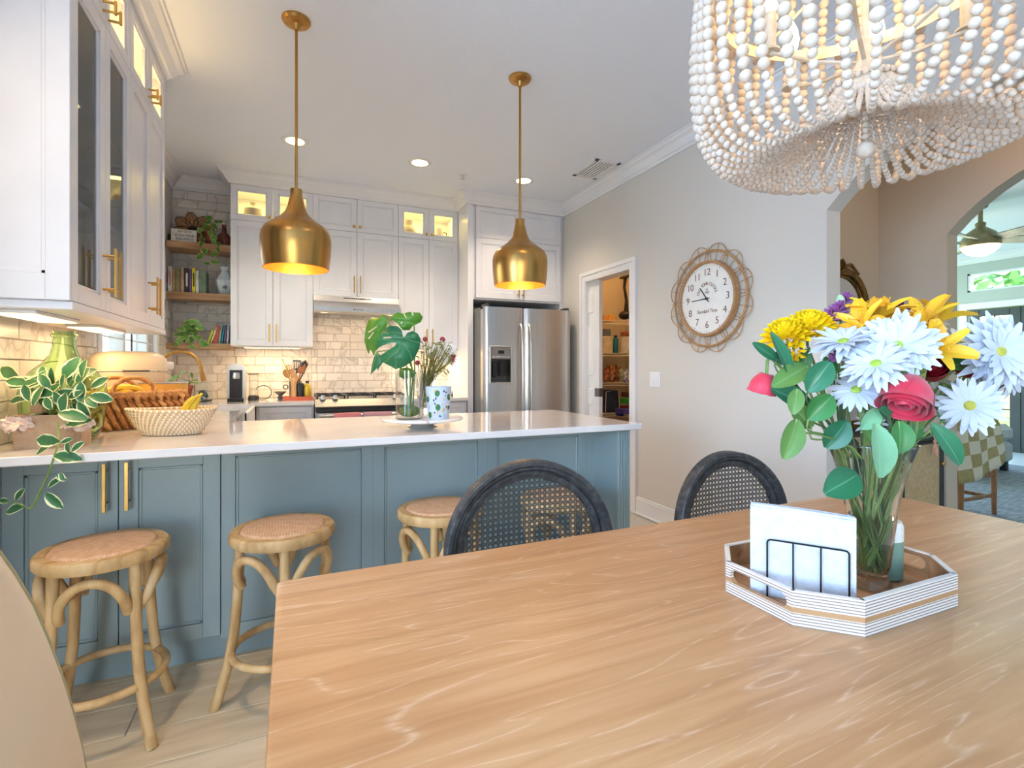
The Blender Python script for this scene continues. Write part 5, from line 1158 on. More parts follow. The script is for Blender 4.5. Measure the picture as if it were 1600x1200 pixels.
monstera([(624, 576), (636, 574), (645, 577), (651, 583), (644, 590), (632, 593), (624, 588)], [], [[(626, 577), (636, 583), (648, 583)]], 2.30, (.4, .0), 'small monstera leaf tucked inside the vase rim', mlit, (626, 577))
# patterned cup
cpx, cpy = .615, 2.24
t = thing('patterned_cup', 'tall white cup printed with green leaves and toucans on the stand', 'cup', (cpx, cpy, PZ))
cpr = [(.045, 0), (.048, .004), (.059, .147), (.056, .147), (.045, .008), (.001, .008)]
ob('cup_body', MB().lathe(cpr, (cpx, cpy, PZ), 36), mat('blue_white_glaze', (214, 228, 246), .3, var=((206, 220, 242), 6)), t)
pg = mat('print_green', (46, 112, 78), .5, var=((70, 130, 80), 40)); pk = mat('print_navy', (50, 58, 90), .5, var=((70, 70, 100), 40)); pyl = mat('print_yellow', (220, 206, 120), .5, var=((226, 190, 110), 40))
def dec(ang, z, w_, h, shape, m, mb):
    r_ = .0485+z*.075+.0006; n = 10; vs = []
    for k in range(n):
        a = 2*math.pi*k/n; u = ang+math.cos(a)*w_/r_*(1 if shape == 'o' else (1-.5*(k % 2))); vs.append((cpx+r_*math.cos(u), cpy+r_*math.sin(u), PZ+z+math.sin(a)*h))
    mb.add(vs, [tuple(range(n))], False)
mg, mk, my = MB(), MB(), MB(); a0 = math.atan2(-FWD.y, -FWD.x)
for k in range(46):
    an = a0+q.uniform(-1.5, 1.5); z = q.uniform(.015, .13); [dec(an, z, q.uniform(.002, .006), q.uniform(.002, .008), 'x', (pk, pyl)[k % 2], (mk, my)[k % 2])]
for an, z in ((a0+.05, .118), (a0+.1, .055), (a0-.9, .09), (a0+1.1, .1), (a0-.7, .02)): dec(an, z, .012, .015, 'o', pg, mg)
ob('leaf_print', mg, pg, t, kind='stuff'); ob('bird_print', mk, pk, t, kind='stuff'); ob('berry_print', my, pyl, t, kind='stuff')
# crystal vase with the small bouquet
vx, vy = .60, 2.42
t = thing('crystal_vase', 'flared cut-crystal vase behind the patterned cup', 'vase', (vx, vy, PZ))
ob('glass_wall', MB().lathe([(.03, 0), (.034, .01), (.03, .04), (.038, .12), (.056, .205), (.053, .205), (.035, .12), (.026, .04), (.001, .03)], (vx, vy, PZ), 12, sm=False), W['glass'], t)
pw = mat('small_white_petal', (246, 244, 240), .6, var=((236, 232, 226), 20)); pr = mat('magenta_petal', (186, 40, 90), .6, var=((166, 30, 76), 20)); pg2 = mat('dry_stem', (150, 150, 84), .7, var=((120, 124, 60), 30))
flw = [(712, 527, 'm'), (672, 552, 'w'), (680, 548, 'w'), (688, 541, 'w'), (700, 545, 'w'), (705, 553, 'w'), (694, 552, 'w'), (690, 560, 'w'), (703, 561, 'w'), (706, 556, 'm'), (704, 562, 'm'), (690, 531, 'm'), (650, 567, 'm'), (662, 530, 'm'), (666, 545, 'w')]
for i, (px, py, kk) in enumerate(flw):
    if i == 0: px, py = 689, 530
    c_ = pd(px+2, py, 2.45+q.uniform(-.05, .08)); same = sorted(f_[0]+f_[1]/1000 for f_ in flw if f_[2] == kk); od = ['leftmost', 'second', 'third', 'fourth', 'fifth', 'sixth', 'seventh', 'eighth', 'rightmost'][8 if flw[i][0]+flw[i][1]/1000 == same[-1] else same.index(flw[i][0]+flw[i][1]/1000)]; t = thing('small_daisy', od+(' little white daisy' if kk == 'w' else ' little magenta bloom')+' from the left in the crystal vase', 'flower', tuple(c_), 'little %s flowers in the crystal vase' % ('white' if kk == 'w' else 'magenta'))
    mb = MB()
    for k in range(12):
        a = k*math.pi/6; mb.blade(c_, RGT*math.cos(a)+UP*math.sin(a)+FWD*.2, -FWD+UP*.4, .034 if kk == 'w' else .014, .010, .3, .1, 3, across=1)
    ob('petals', mb, pw if kk == 'w' else pr, t, kind='stuff'); ob('flower_centre', MB().sph(c_, .005, 8, 6), mat('daisy_eye', (150, 140, 60), .7, var=((120, 110, 50), 40)), t)
    ob('stem', MB().tube([(vx+q.uniform(-.015, .015), vy, PZ+.03), (vx+q.uniform(-.02, .02), vy, PZ+.15), c_], .002, 5), pg2, t)
t = thing('dried_greenery', 'tangle of dry olive stems and leaves in the crystal vase', 'foliage', (vx, vy, PZ+.05)); mb = MB()
for k in range(60):
    e = pd(q.uniform(655, 708), q.uniform(535, 580), 2.42+q.uniform(-.06, .1)); mb.tube([(vx+q.uniform(-.02, .02), vy+q.uniform(-.02, .02), PZ+.12), (vx+(e.x-vx)*.4, vy, PZ+.19), e], .0014, 4)
    mb.blade(e, (q.gauss(0, 1), q.gauss(0, 1), q.gauss(0, 1)), (q.gauss(0, 1), -1, .5), .03, .008, .8, .1, 3, across=1)
ob('stems', mb, pg2, t, kind='stuff')
ob('clear_bottle', MB().lathe([(.03, 0), (.034, .006), (.034, .09), (.02, .115), (.012, .12), (.012, .14), (.010, .14), (.017, .11), (.031, .09), (.03, .01), (.001, .01)], (1.02, 4.72, ZC), 24), W['glass'], None, 'clear glass bottle on the counter right of the range', 'bottle')
ob('black_stopper', MB().lathe([(.008, 0), (.01, .02), (.004, .03), (.004, .05), (.001, .052)], (1.44, 4.75, ZC), 12), W['black'], None, 'tiny black bottle stopper near the refrigerator panel', 'stopper')
# bar stools -------------------------------------------------------------------------
sw_ = wood('weathered_stool_wood', (168, 130, 80), (204, 166, 112), (218, 186, 138), (3, 3, 1.1), 6, .6, bumpy=.15)
rush = weave('rattan_seat_weave', (236, 192, 152), (222, 172, 132), 150, .8, .7)
def stool(loc, rz, lab, grp='rattan bar stools along the peninsula'):
    t = thing('bar_stool', lab, 'stool', (0, 0, 0), grp); zt = .61
    ob('seat_rim', MB().lathe([(.13, zt-.038), (.172, zt-.038), (.178, zt-.030), (.178, zt-.008), (.172, zt), (.145, zt), (.14, zt-.01)], (0, 0, 0), 44, cap=False), sw_, t)
    ob('seat_weave', MB().lathe([(.144, zt-.004), (.135, zt+.006), (.09, zt+.010), (.001, zt+.012)], (0, 0, 0), 40, cap=False), rush, t)
    for k in range(4):
        a = R(45+90*k); c_, s_ = math.cos(a), math.sin(a); P = lambda r_, z: (r_*c_, r_*s_, z)
        ob('leg', MB().tube([P(.142, zt-.035), P(.144, .48), P(.150, .36), P(.160, .25), P(.180, .14), P(.208, .04), P(.222, 0)], [.0165]*5+[.0175, .0175], 10), sw_, t)
        b = R(45+90*k+90); A = Vector(P(.139, zt-.19)); B = Vector((.139*math.cos(b), .139*math.sin(b), zt-.19)); top_ = (A+B)/2*1.08; pts = []
        for i in range(13):
            th = math.pi*i/12; m_ = (A+B)/2; mh = Vector((m_.x, m_.y, 0)).normalized(); pts.append(m_+(A-B)*.43*math.cos(th)+mh*(.008+.05*math.sin(th)**.6)+Vector((0, 0, .122*math.sin(th)**.9)))
        ob('brace', MB().tube(pts, .015, 10), sw_, t)
    ob('foot_ring', MB().tube([(.168*math.cos(R(k*10)), .168*math.sin(R(k*10)), .185) for k in range(36)], .0125, 10, closed=True), sw_, t)
    t.location = loc; t.rotation_euler = (0, 0, rz); return t
s0 = stool((-.56, 2.05, 0), R(2), 'rattan-seat stool before the brass-handled blue doors')
bpy.context.view_layer.update()
dup(s0, (-.025, 2.03, 0), R(47), 'rattan-seat stool just behind the left table corner')
dup(s0, (.575, 2.06, 0), R(20), 'rattan-seat stool left of the oval cane chair')
dup(s0, (1.12, 2.02, 0), R(40), 'rattan-seat stool mostly hidden behind the oval cane chair')
# ================================================= DINING TABLE AND SEATS
TZ = .762
tw = wood('limed_oak_table', (192, 144, 98), (208, 161, 114), (220, 178, 132), (1.0, 16, 16), 2.4, .40, cerused=((.34, 3.0, 3.0), 1.5, 40, (240, 214, 182), .62), bumpy=.25)
t = thing('dining_table', 'large pale limed-oak dining table in the foreground', 'table', (.914, .61, 0))
X0, X1, Y0, Y1 = -.026, 1.853, .08, 1.117
def rrect(x0, x1, y0, y1, r, n=5):
    o = []
    for cx_, cy_, a0 in ((x1-r, y1-r, 0), (x0+r, y1-r, 90), (x0+r, y0+r, 180), (x1-r, y0+r, 270)):
        for k in range(n+1): a = R(a0+90*k/n); o.append((cx_+r*math.cos(a), cy_+r*math.sin(a)))
    return o
mb = MB(); vs = []; fs = []; rings = [(0.006, TZ-.052), (0, TZ-.046), (0, TZ-.005), (.0015, TZ-.0015), (.005, TZ)]
for i_, z in rings: vs += [(x, y, z) for x, y in rrect(X0+i_, X1-i_, Y0+i_, Y1-i_, .014-i_*.8)]
n = len(vs)//len(rings)
for j in range(len(rings)-1):
    for k in range(n): i_ = (k+1) % n; fs.append((j*n+k, j*n+i_, (j+1)*n+i_, (j+1)*n+k))
fs.append(tuple(range(n))[::-1]); fs.append(tuple((len(rings)-1)*n+k for k in range(n))); mb.add(vs, fs, True)
ob('tabletop', mb, tw, t)
for x in (.38, 1.45):
    ob('pedestal', MB().cbox(x-.07, x+.07, .50, .70, .08, TZ-.052, .006), tw, t)
    ob('foot', MB().cbox(x-.06, x+.06, .25, .95, 0, .08, .01), tw, t)
ob('stretcher', MB().cbox(.40, 1.43, .57, .63, .28, .36, .006), tw, t)
# octagonal tray --------------------------------------------------------------
def stripes(name):
    m = bpy.data.materials.new(name); m.use_nodes = True; N, L, b = nodes(m); tc = N.new('ShaderNodeTexCoord'); sp = N.new('ShaderNodeSeparateXYZ'); L.new(tc.outputs['Object'], sp.inputs[0])
    sub = N.new('ShaderNodeMath'); sub.operation = 'MULTIPLY'; sub.inputs[1].default_value = 205; L.new(sp.outputs[2], sub.inputs[0])
    fr = N.new('ShaderNodeMath'); fr.operation = 'FRACT'; L.new(sub.outputs[0], fr.inputs[0]); gt = N.new('ShaderNodeMath'); gt.operation = 'GREATER_THAN'; gt.inputs[1].default_value = .38; L.new(fr.outputs[0], gt.inputs[0])
    c1 = N.new('ShaderNodeMixRGB'); L.new(gt.outputs[0], c1.inputs[0]); c1.inputs[1].default_value = (*lin((150, 134, 122)), 1); c1.inputs[2].default_value = (*lin((240, 234, 226)), 1)
    a = N.new('ShaderNodeMath'); a.operation = 'COMPARE'; a.inputs[1].default_value = .027; a.inputs[2].default_value = .0045; L.new(sp.outputs[2], a.inputs[0])
    c2 = N.new('ShaderNodeMixRGB'); L.new(a.outputs[0], c2.inputs[0]); L.new(c1.outputs[0], c2.inputs[1]); c2.inputs[2].default_value = (*lin((190, 148, 104)), 1)
    L.new(c2.outputs[0], b.inputs['Base Color']); b.inputs['Roughness'].default_value = .5; return m
tm = stripes('striped_ply'); mw = wood('mango_wood', (150, 104, 70), (190, 142, 100), (212, 168, 126), (8, 1, 8), 4, .5)
tx0, tx1, ty0, ty1, cc = .760, 1.166, .507, .790, .072; TH = .058; th = .009
t = thing('octagonal_tray', 'striped octagonal wooden tray with cut-out handles', 'tray', ((tx0+tx1)/2, (ty0+ty1)/2, TZ))
oc = [(tx0+cc, ty0), (tx1-cc, ty0), (tx1, ty0+cc), (tx1, ty1-cc), (tx1-cc, ty1), (tx0+cc, ty1), (tx0, ty1-cc), (tx0, ty0+cc)]
cxy = Vector(((tx0+tx1)/2, (ty0+ty1)/2, 0))
ob('tray_floor', MB().prism([(cxy.x+(x-cxy.x)*.96, cxy.y+(y-cxy.y)*.945) for x, y in oc], TZ+.001, TZ+.011), mw, t)
for k in range(8):
    a = Vector((*oc[k], 0)); b = Vector((*oc[(k+1) % 8], 0)); L_ = (b-a).length; d = (b-a).normalized(); o_ = Vector((d.y, -d.x, 0)); mid = (a+b)/2
    M = Matrix((d, Vector((0, 0, 1)), o_)).transposed().to_4x4(); M.translation = a+Vector((0, 0, TZ))
    hole = []
    if k in (2, 6):
        c_ = L_/2; hw = L_*.34; rr = .0125; hole = [[(c_+hw+rr*math.cos(R(q_)), .036+rr*math.sin(R(q_))) for q_ in range(-90, 91, 20)]+[(c_-hw+rr*math.cos(R(q_)), .036+rr*math.sin(R(q_))) for q_ in range(90, 271, 20)]]
        hole = [hole[0][::-1]]
    e = th*math.tan(R(22.5)); mb = MB(); mb.M = M
    mb.prism([(0, 0), (L_, 0), (L_, TH), (0, TH)], -th, 0, holes=hole); o = ob('tray_side', mb, tm, t)
    q_ = MB(); q_.M = M; q_.prism([(0, .011), (L_, .011), (L_, TH-.002), (0, TH-.002)], -th-.0012, -th+.0002, holes=[h for h in hole]); ob('inner_face', q_, mw, o)
# napkins in the wire holder ---------------------------------------------------------
A = Vector((.776, .676, TZ+.012)); B = Vector((.874, .543, TZ+.012)); al = (B-A).normalized(); nr = Vector((-al.y, al.x, 0)) if Vector((-al.y, al.x, 0)).y > 0 else Vector((al.y, -al.x, 0))
M = Matrix((al, nr, Vector((0, 0, 1)))).transposed().to_4x4(); M.translation = A
nm = mat('paper_napkin', (228, 233, 240), .95, var=((216, 223, 234), 60), bump=(420, .9))
for k in range(7):
    mb = MB(); mb.M = M; y = .004+k*.0037; e = .0012*math.sin(k*2.3); h = .160+.004*math.sin(k*1.7); vs = []; fs = []
    nx, nz = 8, 6
    for s_ in (0, 1):
        for i in range(nx+1):
            for j in range(nz+1):
                u = i/nx; v = j/nz; vs.append((e+.162*u, y+s_*.0032*(1-.25*v)+.0016*math.sin(u*5+k)*v, v*(h-.004*u*u)))
    m_ = (nx+1)*(nz+1)
    for i in range(nx):
        for j in range(nz):
            a = i*(nz+1)+j; fs.append((a, a+nz+1, a+nz+2, a+1)); fs.append((m_+a, m_+a+1, m_+a+nz+2, m_+a+nz+1))
    for j in range(nz): fs.append((j, j+1, m_+j+1, m_+j)); a = nx*(nz+1)+j; fs.append((a+1, a, m_+a, m_+a+1))
    for i in range(nx): a = i*(nz+1); fs.append((a+nz+1, a, m_+a, m_+a+nz+1)); a += nz; fs.append((a, a+nz+1, m_+a+nz+1, m_+a))
    mb.add(vs, fs, True); ob('paper_napkin', mb, nm, None, 'white folded paper napkin standing in the wire holder, %s' % ('front of the stack', 'second from the front', 'third from the front', 'middle of the stack', 'third from the back', 'second from the back', 'back of the stack')[k], 'napkin', 'napkins in the wire holder')
t = thing('napkin_holder', 'black wire napkin holder in the octagonal tray', 'napkin holder', tuple((A+B)/2))
def wire(pts, r_=.0016, nm_='wire'): ob(nm_, MB().tube([M @ Vector(p) for p in pts], r_, 6), W['blackm'], t)
for y in (-.003, .034):
    r0 = .006; pts = [(.028, y, -.0)]+[(.028+r0-r0*math.cos(R(a)), y, .105-r0+r0*math.sin(R(a))) for a in (0, 30, 60, 90)]+[(.152-r0+r0*math.sin(R(a)), y, .105-r0+r0*math.cos(R(a))) for a in (0, 30, 60, 90)]+[(.152, y, 0)]
    wire(pts, nm_='wire_loop')
    for x in (.069, .111): wire([(x, y, 0), (x, y, .105)], .0014, 'wire_bar')
for x in (.028, .069, .111, .152): wire([(x, -.003, .0015), (x, .034, .0015)], nm_='wire_foot')
# candle -----------------------------------------------------------------------------
t = thing('two_tone_candle', 'sage green and white ceramic candle behind the flower vase', 'candle', (1.083, .628, TZ+.011))
ob('green_base', MB().lathe([(.03, 0), (.035, .005), (.0355, .078)], (1.083, .628, TZ+.011), 32), mat('sage_glaze', (128, 158, 140), .35, var=((120, 150, 132), 8)), t)
ob('white_top', MB().lathe([(.0355, .078), (.0357, .105), (.032, .114), (.02, .116), (.001, .115)], (1.083, .628, TZ+.011), 32, cap=False), mat('cream_glaze', (246, 244, 238), .3, var=((238, 236, 230), 8)), t)
# cane-back chairs -------------------------------------------------------------------
cf = wood('charcoal_chair_wood', (38, 40, 42), (58, 60, 62), (88, 88, 86), (6, 6, 6), 8, .38, bumpy=.2)
cane = mat('dark_cane', (56, 58, 56), .6, var=((78, 78, 72), 60))
def chair(loc, rz, lab):
    """back plane at y=0 facing -y; oval centre at z=.66"""
    t = thing('dining_chair', lab, 'chair', (0, 0, 0), 'oval cane-back chairs across the table'); cz, ax, az = .665, .262, .250
    def oval_ring(prof, n=56):
        mb = MB(); vs = []; fs = []; m_ = len(prof)
        for k in range(n):
            a = 2*math.pi*k/n
            for (o_, y) in prof: vs.append(((ax-o_)*math.cos(a), y+.03*((ax-o_)*math.cos(a)/ax)**2*-1, cz+(az-o_)*math.sin(a)))
        for k in range(n):
            i = (k+1) % n
            for j in range(m_): l = (j+1) % m_; fs.append((k*m_+j, i*m_+j, i*m_+l, k*m_+l))
        return mb.add(vs, fs, True)
    ob('back_frame', oval_ring([(0, .024), (0, -.012), (.004, -.018), (.014, -.020), (.020, -.014), (.026, -.014), (.032, -.004), (.038, -.009), (.050, -.007), (.055, .0), (.055, .012), (.03, .024)]), cf, t)
    bx_, bz_ = ax-.053, az-.053; mb = MB(); pit = .0165
    def strip(x0, z0, x1, z1, w_, y):
        d = Vector((x1-x0, 0, z1-z0)); L_ = d.length
        if L_ < .008: return
        n_ = max(1, int(L_/.06)); s_ = Vector((-d.z, 0, d.x)).normalized()*w_/2; vs = []
        for k in range(n_+1):
            x = x0+(x1-x0)*k/n_; z = z0+(z1-z0)*k/n_; yy = y-.03*(x/ax)**2; vs += [(x-s_.x, yy, cz+z-s_.z), (x+s_.x, yy, cz+z+s_.z)]
        mb.add(vs, [(2*k, 2*k+1, 2*k+3, 2*k+2) for k in range(n_)], False)
    k = -int(bx_/pit)
    while k*pit < bx_:
        for o_ in (-.0021, .0021):
            x = k*pit+o_; h = 1-(x/bx_)**2
            if h > 0: z = bz_*math.sqrt(h); strip(x, -z, x, z, .0022, 0)
        k += 1
    k = -int(bz_/pit)
    while k*pit < bz_:
        for o_ in (-.0021, .0021):
            z = k*pit+o_; h = 1-(z/bz_)**2
            if h > 0: x = bx_*math.sqrt(h); strip(-x, z, x, z, .0022, .0006)
        k += 1
    for sg in (1, -1):
        k = -40
        while k <= 40:
            c_ = (k+.5)*pit   # line z = sg*x + c
            a_ = 1/bx_**2+1/bz_**2; b_ = 2*sg*c_/bz_**2; c2 = c_*c_/bz_**2-1; D_ = b_*b_-4*a_*c2
            if D_ > 0:
                x0 = (-b_-math.sqrt(D_))/2/a_; x1 = (-b_+math.sqrt(D_))/2/a_; strip(x0, sg*x0+c_, x1, sg*x1+c_, .0030, -.0008*sg)
            k += 1
    ob('cane_panel', mb, cane, t, kind='stuff')
    ob('cane_spline', MB().tube([(bx_*math.cos(R(k*8)), -.004-.03*(bx_*math.cos(R(k*8))/ax)**2, cz+bz_*math.sin(R(k*8))) for k in range(45)], .0035, 6, closed=True), cf, t)
    for s_ in (-1, 1):
        ob('back_post', MB().tube([(s_*.16, .005, .47), (s_*.18, .0, .40), (s_*.20, -.0, .0)], [.016, .019, .015], 8), cf, t)
        ob('front_leg', MB().tube([(s_*.21, -.44, .42), (s_*.205, -.44, .2), (s_*.20, -.44, 0)], [.022, .019, .013], 10), cf, t)
    ob('seat_frame', MB().prism([(-.20, .0), (.20, .0), (.235, -.2), (.24, -.42), (.20, -.46), (-.20, -.46), (-.24, -.42), (-.235, -.2)], .39, .44), cf, t)
    ob('seat_cushion', MB().prism([(-.19, -.02), (.19, -.02), (.22, -.2), (.225, -.41), (.19, -.445), (-.19, -.445), (-.225, -.41), (-.22, -.2)], .44, .48), mat('seat_linen', (206, 196, 180), .9, var=((196, 186, 170), 60)), t)
    t.location = loc; t.rotation_euler = (0, 0, rz); return t
c0 = chair((.652, 1.36, 0), R(-4), 'charcoal oval cane-back chair in front of the peninsula')
bpy.context.view_layer.update()
dup(c0, (1.452, 1.36, 0), R(-2), 'charcoal oval cane-back chair nearer the arch, behind the napkins', scale=(.95, .95, .97))
# cream chair at the left edge ---------------------------------------------------------
cl = mat('cream_upholstery', (248, 226, 190), .9, var=((244, 220, 184), 5), bump=(500, .3), sheen=.2)
t = thing('upholstered_chair', 'cream round-backed upholstered chair at the left table end', 'chair', (-.62, .62, 0))
half = [(0, 1.062), (.045, 1.045), (.085, 1.015), (.13, .968), (.175, .915), (.215, .856), (.255, .79), (.295, .715), (.33, .64), (.358, .56), (.378, .48), (.388, .42), (.385, .38), (.36, .36)]
def ring_(x, ins): return [(x, .617+s_*max(0, y-ins*(.3+.7*min(1, y/.2))), z-(ins if z > .5 else -ins)) for s_, L_ in ((1, half), (-1, half[::-1])) for y, z in L_]
rs = [ring_(-.275, .10), ring_(-.277, .03), ring_(-.282, .012), ring_(-.292, .002), ring_(-.305, 0), ring_(-.345, 0), ring_(-.355, .006), ring_(-.36, .02)]
mb = MB(); vs = []; fs = []; n = len(rs[0])
for g in rs: vs += g
for j in range(len(rs)-1):
    for k in range(n): i_ = (k+1) % n; fs.append((j*n+k, j*n+i_, (j+1)*n+i_, (j+1)*n+k))
fs.append(tuple(range(n))); fs.append(tuple((len(rs)-1)*n+k for k in range(n))); mb.add(vs, fs, True)
ob('backrest', mb, cl, t)
ob('piping', MB().tube([Vector(p)+Vector((0, 0, 0)) for p in ring_(-.284, .009)], .0022, 6, closed=True), mat('olive_piping', (196, 190, 148), .8, var=((186, 180, 138), 60)), t)
ob('seat', MB().cbox(-.34, .14, .34, .89, .36, .49, .03), cl, t)
for x in (-.30, .10):
    for y in (.38, .85): ob('leg', MB().cyl((x, y, .37), (x, y, 0), .022, 10, .015), cf, t)
# wall clock --------------------------------------------------------------------------
CX, CYY, CZZ = 2.60, 2.589, 1.66
MC = Matrix(((0, 0, -1, CX), (-1, 0, 0, CYY), (0, 1, 0, CZZ), (0, 0, 0, 1)))   # local x right (as read), y up, z off the wall
rat = mat('clock_rattan', (196, 156, 112), .6, var=((168, 126, 84), 60)); rat2 = mat('clock_wood_ring', (186, 142, 98), .5, var=((170, 126, 84), 24))
t = thing('wall_clock', 'round white clock in a looped rattan frame on the greige wall', 'clock', (CX, CYY, CZZ))
def cring(r_, z, th_, nm_, m_, n=72, flat=1):
    mb = MB(); mb.M = MC; mb.tube([(r_*math.cos(2*math.pi*k/n), r_*math.sin(2*math.pi*k/n), z) for k in range(n)], th_, 8, closed=True, flat=flat); return ob(nm_, mb, m_, t)
mb = MB(); mb.M = MC; mb.lathe([(.001, .030), (.238, .030), (.238, .012), (.001, .012)], (0, 0, 0), 60, cap=False); face = ob('clock_face', mb, mat('clock_white', (244, 242, 238), .5, var=((238, 236, 232), 20)), t)
mb = MB(); mb.M = MC; mb.lathe([(.234, .012), (.236, .046), (.242, .052), (.254, .050), (.258, .012)], (0, 0, 0), 72, cap=False); ob('wood_ring', mb, rat2, t)
cring(.318, .022, .006, 'hoop', rat); cring(.326, .018, .004, 'hoop', rat)
q = random.Random(2)
for k in range(12):
    a0 = R(k*30+15); mb = MB(); mb.M = MC
    pts = []
    for i_ in range(13):
        u = i_/12; a = a0+R(30)*(u-.5)*1.06; r_ = .30+.068*math.sin(math.pi*u)**.55; pts.append((r_*math.cos(a), r_*math.sin(a), .022))
    mb.tube(pts, .0032, 6); ob('petal_loop', mb, rat, t)
    for da, rr in ((-15, .345), (-13, .33), (-17, .33), (0, .366)):
        a = a0+R(da); b_ = a0+R(da*.72 if abs(da) in (13, 17) else da); m2 = MB(); m2.M = MC
        b_ = a0+R(-15+(da+15)*3.2) if da != 0 else a0
        m2.tube([(.256*math.cos(b_), .256*math.sin(b_), .024), (rr*math.cos(a), rr*math.sin(a), .022)], .0026, 5); ob('spoke', m2, rat, t)
nmt = mat('clock_numerals', (128, 92, 74), .6, var=((116, 82, 66), 30))
def on_face(x, y, rot=0, z=.0305): return MC @ Matrix.Translation((x, y, z)) @ Matrix.Rotation(rot, 4, 'Z')
for h in range(1, 13):
    a = R(90-30*h); mb = MB(); text_add(mb, str(h), .066, on_face(.178*math.cos(a), .178*math.sin(a))); ob('numeral', mb, nmt, t)
mb = MB()
for ch_, k in zip('OLD TOWN CLOCKS', range(15)):
    if ch_ != ' ': a = R(164-k*(148/14)); text_add(mb, ch_, .03, on_face(.082*math.cos(a), .018+.082*math.sin(a), a-R(90)))
text_add(mb, 'EST.', .014, on_face(0, .062)); text_add(mb, '1863', .022, on_face(0, .042)); text_add(mb, 'Standard Time', .034, on_face(0, -.085), space=.9)
ob('dial_lettering', mb, nmt, t)
mb = MB(); mb.M = MC
for k in range(60): a = R(6*k); r0 = .222 if k % 5 else .216; mb.tube([(r0*math.cos(a), r0*math.sin(a), .031), (.229*math.cos(a), .229*math.sin(a), .031)], .0011 if k % 5 else .0018, 4)
ob('minute_track', mb, nmt, t)
for (ang, L_, w_, nm_) in ((R(90-30*10.75), .098, .0075, 'hour_hand'), (R(90-6*44.6), .135, .0055, 'minute_hand')):
    mb = MB(); mb.M = MC @ Matrix.Rotation(ang, 4, 'Z'); mb.cbox(-.03, L_, -w_/2, w_/2, .034 if nm_ == 'hour_hand' else .037, .036 if nm_ == 'hour_hand' else .039, .0008); ob(nm_, mb, W['black'], t)
mb = MB(); mb.M = MC; mb.lathe([(.008, .03), (.008, .041), (.001, .042)], (0, 0, 0), 14); ob('hand_pin', mb, W['black'], t)
# light switch
t = thing('light_switch', 'white double rocker light switch on the greige wall', 'light switch', (2.6, 3.155, 1.10))
ob('wall_plate', MB().cbox(2.592, 2.60, 3.095, 3.212, 1.045, 1.16, .003), W['white'], t)
for y in (3.113, 3.16): ob('rocker', MB().cbox(2.588, 2.594, y, y+.033, 1.07, 1.135, .002), W['white'], t)
# bead chandelier --------------------------------------------------------------------------
hx, hy_, RT, RB = .985, .60, .262, .305
bm_ = mat('whitewashed_bead', (228, 216, 202), .6, var=((216, 198, 178), 60)); wm = mat('white_metal_rod', (204, 188, 158), .4, var=((232, 228, 218), 20))
t = thing('bead_chandelier', 'white wooden bead basket chandelier with candle bulbs over the table', 'chandelier', (hx, hy_, CZ))
def usph(r_, n=10, m_=7): return MB().sph((0, 0, 0), r_, n, m_)
unit = MB().sph((0, 0, 0), 1, 10, 7)
beadme = MB().sph((0, 0, 0), 1, 12, 8).mesh('bead'); beadme.materials.append(bm_)
# strand path in (r, z): top collar, shoulder ring, belly, rounded underside, centre gather
path = [(.05, 2.62), (.10, 2.50), (.20, 2.30), (.262, 2.12), (.292, 1.98), (.303, 1.84), (.301, 1.75), (.294, 1.69), (.280, 1.645), (.258, 1.613), (.228, 1.595), (.195, 1.592), (.155, 1.604), (.115, 1.630), (.08, 1.664), (.048, 1.705)]
seg = [0]
for i_ in range(len(path)-1): seg.append(seg[-1]+math.dist(path[i_], path[i_+1]))
def at_(s_):
    for i_ in range(len(seg)-1):
        if seg[i_+1] >= s_: f = (s_-seg[i_])/(seg[i_+1]-seg[i_]); return tuple(path[i_][k]+(path[i_+1][k]-path[i_][k])*f for k in (0, 1))
    return path[-1]
NSTR = 48; order = sorted(range(NSTR), key=lambda k: (hx+.3*math.cos(2*math.pi*k/NSTR))**2+(hy_+.3*math.sin(2*math.pi*k/NSTR))**2); near = set(order[:20])
q = random.Random(4)
for k in range(NSTR):
    a = 2*math.pi*(k+.5)/NSTR+q.uniform(-.008, .008); s_ = .0; mb = MB(); single = []; dr_ = q.uniform(-.003, .003)
    while s_ < seg[-1]:
        r0, z0 = at_(s_); big = z0 > 1.74 or False
        br = .0075 if s_ < .3 else (.0104 if z0 > 1.68 else (.0074 if r0 > .24 else (.0060 if r0 > .15 else .0050)))
        br *= q.uniform(.97, 1.03); s_ += br*.98; r0, z0 = at_(min(s_, seg[-1]))
        twist = 0
        p = Vector((hx+(r0+dr_)*math.cos(a+twist), hy_+(r0+dr_)*math.sin(a+twist), z0+q.uniform(-.001, .001)))
        if k in near and 1.68 < z0 < 2.0 and len(single) < 15: single.append((p, br))
        else: mb.add([p+v*br for v in unit.v], unit.f, True)
        s_ += br*.98
    o = ob('bead_strand', mb, bm_, t)
    for p, br in single: inst('bead', beadme, p, o, (0, 0, q.uniform(0, 3)), (br,)*3)
def hoop(r_, z, hh, nm_, n=64, th_=.003):
    mb = MB(); mb.lathe([(r_, z-hh), (r_, z+hh), (r_-th_, z+hh), (r_-th_, z-hh), (r_, z-hh)], (hx, hy_, 0), n, cap=False); ob(nm_, mb, wm, t)
hoop(.255, 2.115, .014, 'shoulder_hoop'); hoop(.262, 1.935, .013, 'candle_hoop'); hoop(.052, 1.705, .010, 'gather_ring'); hoop(.06, 2.62, .015, 'collar_ring')
for k in range(30):
    a = 2*math.pi*k/30; pass
q = random.Random(9); mb = MB()
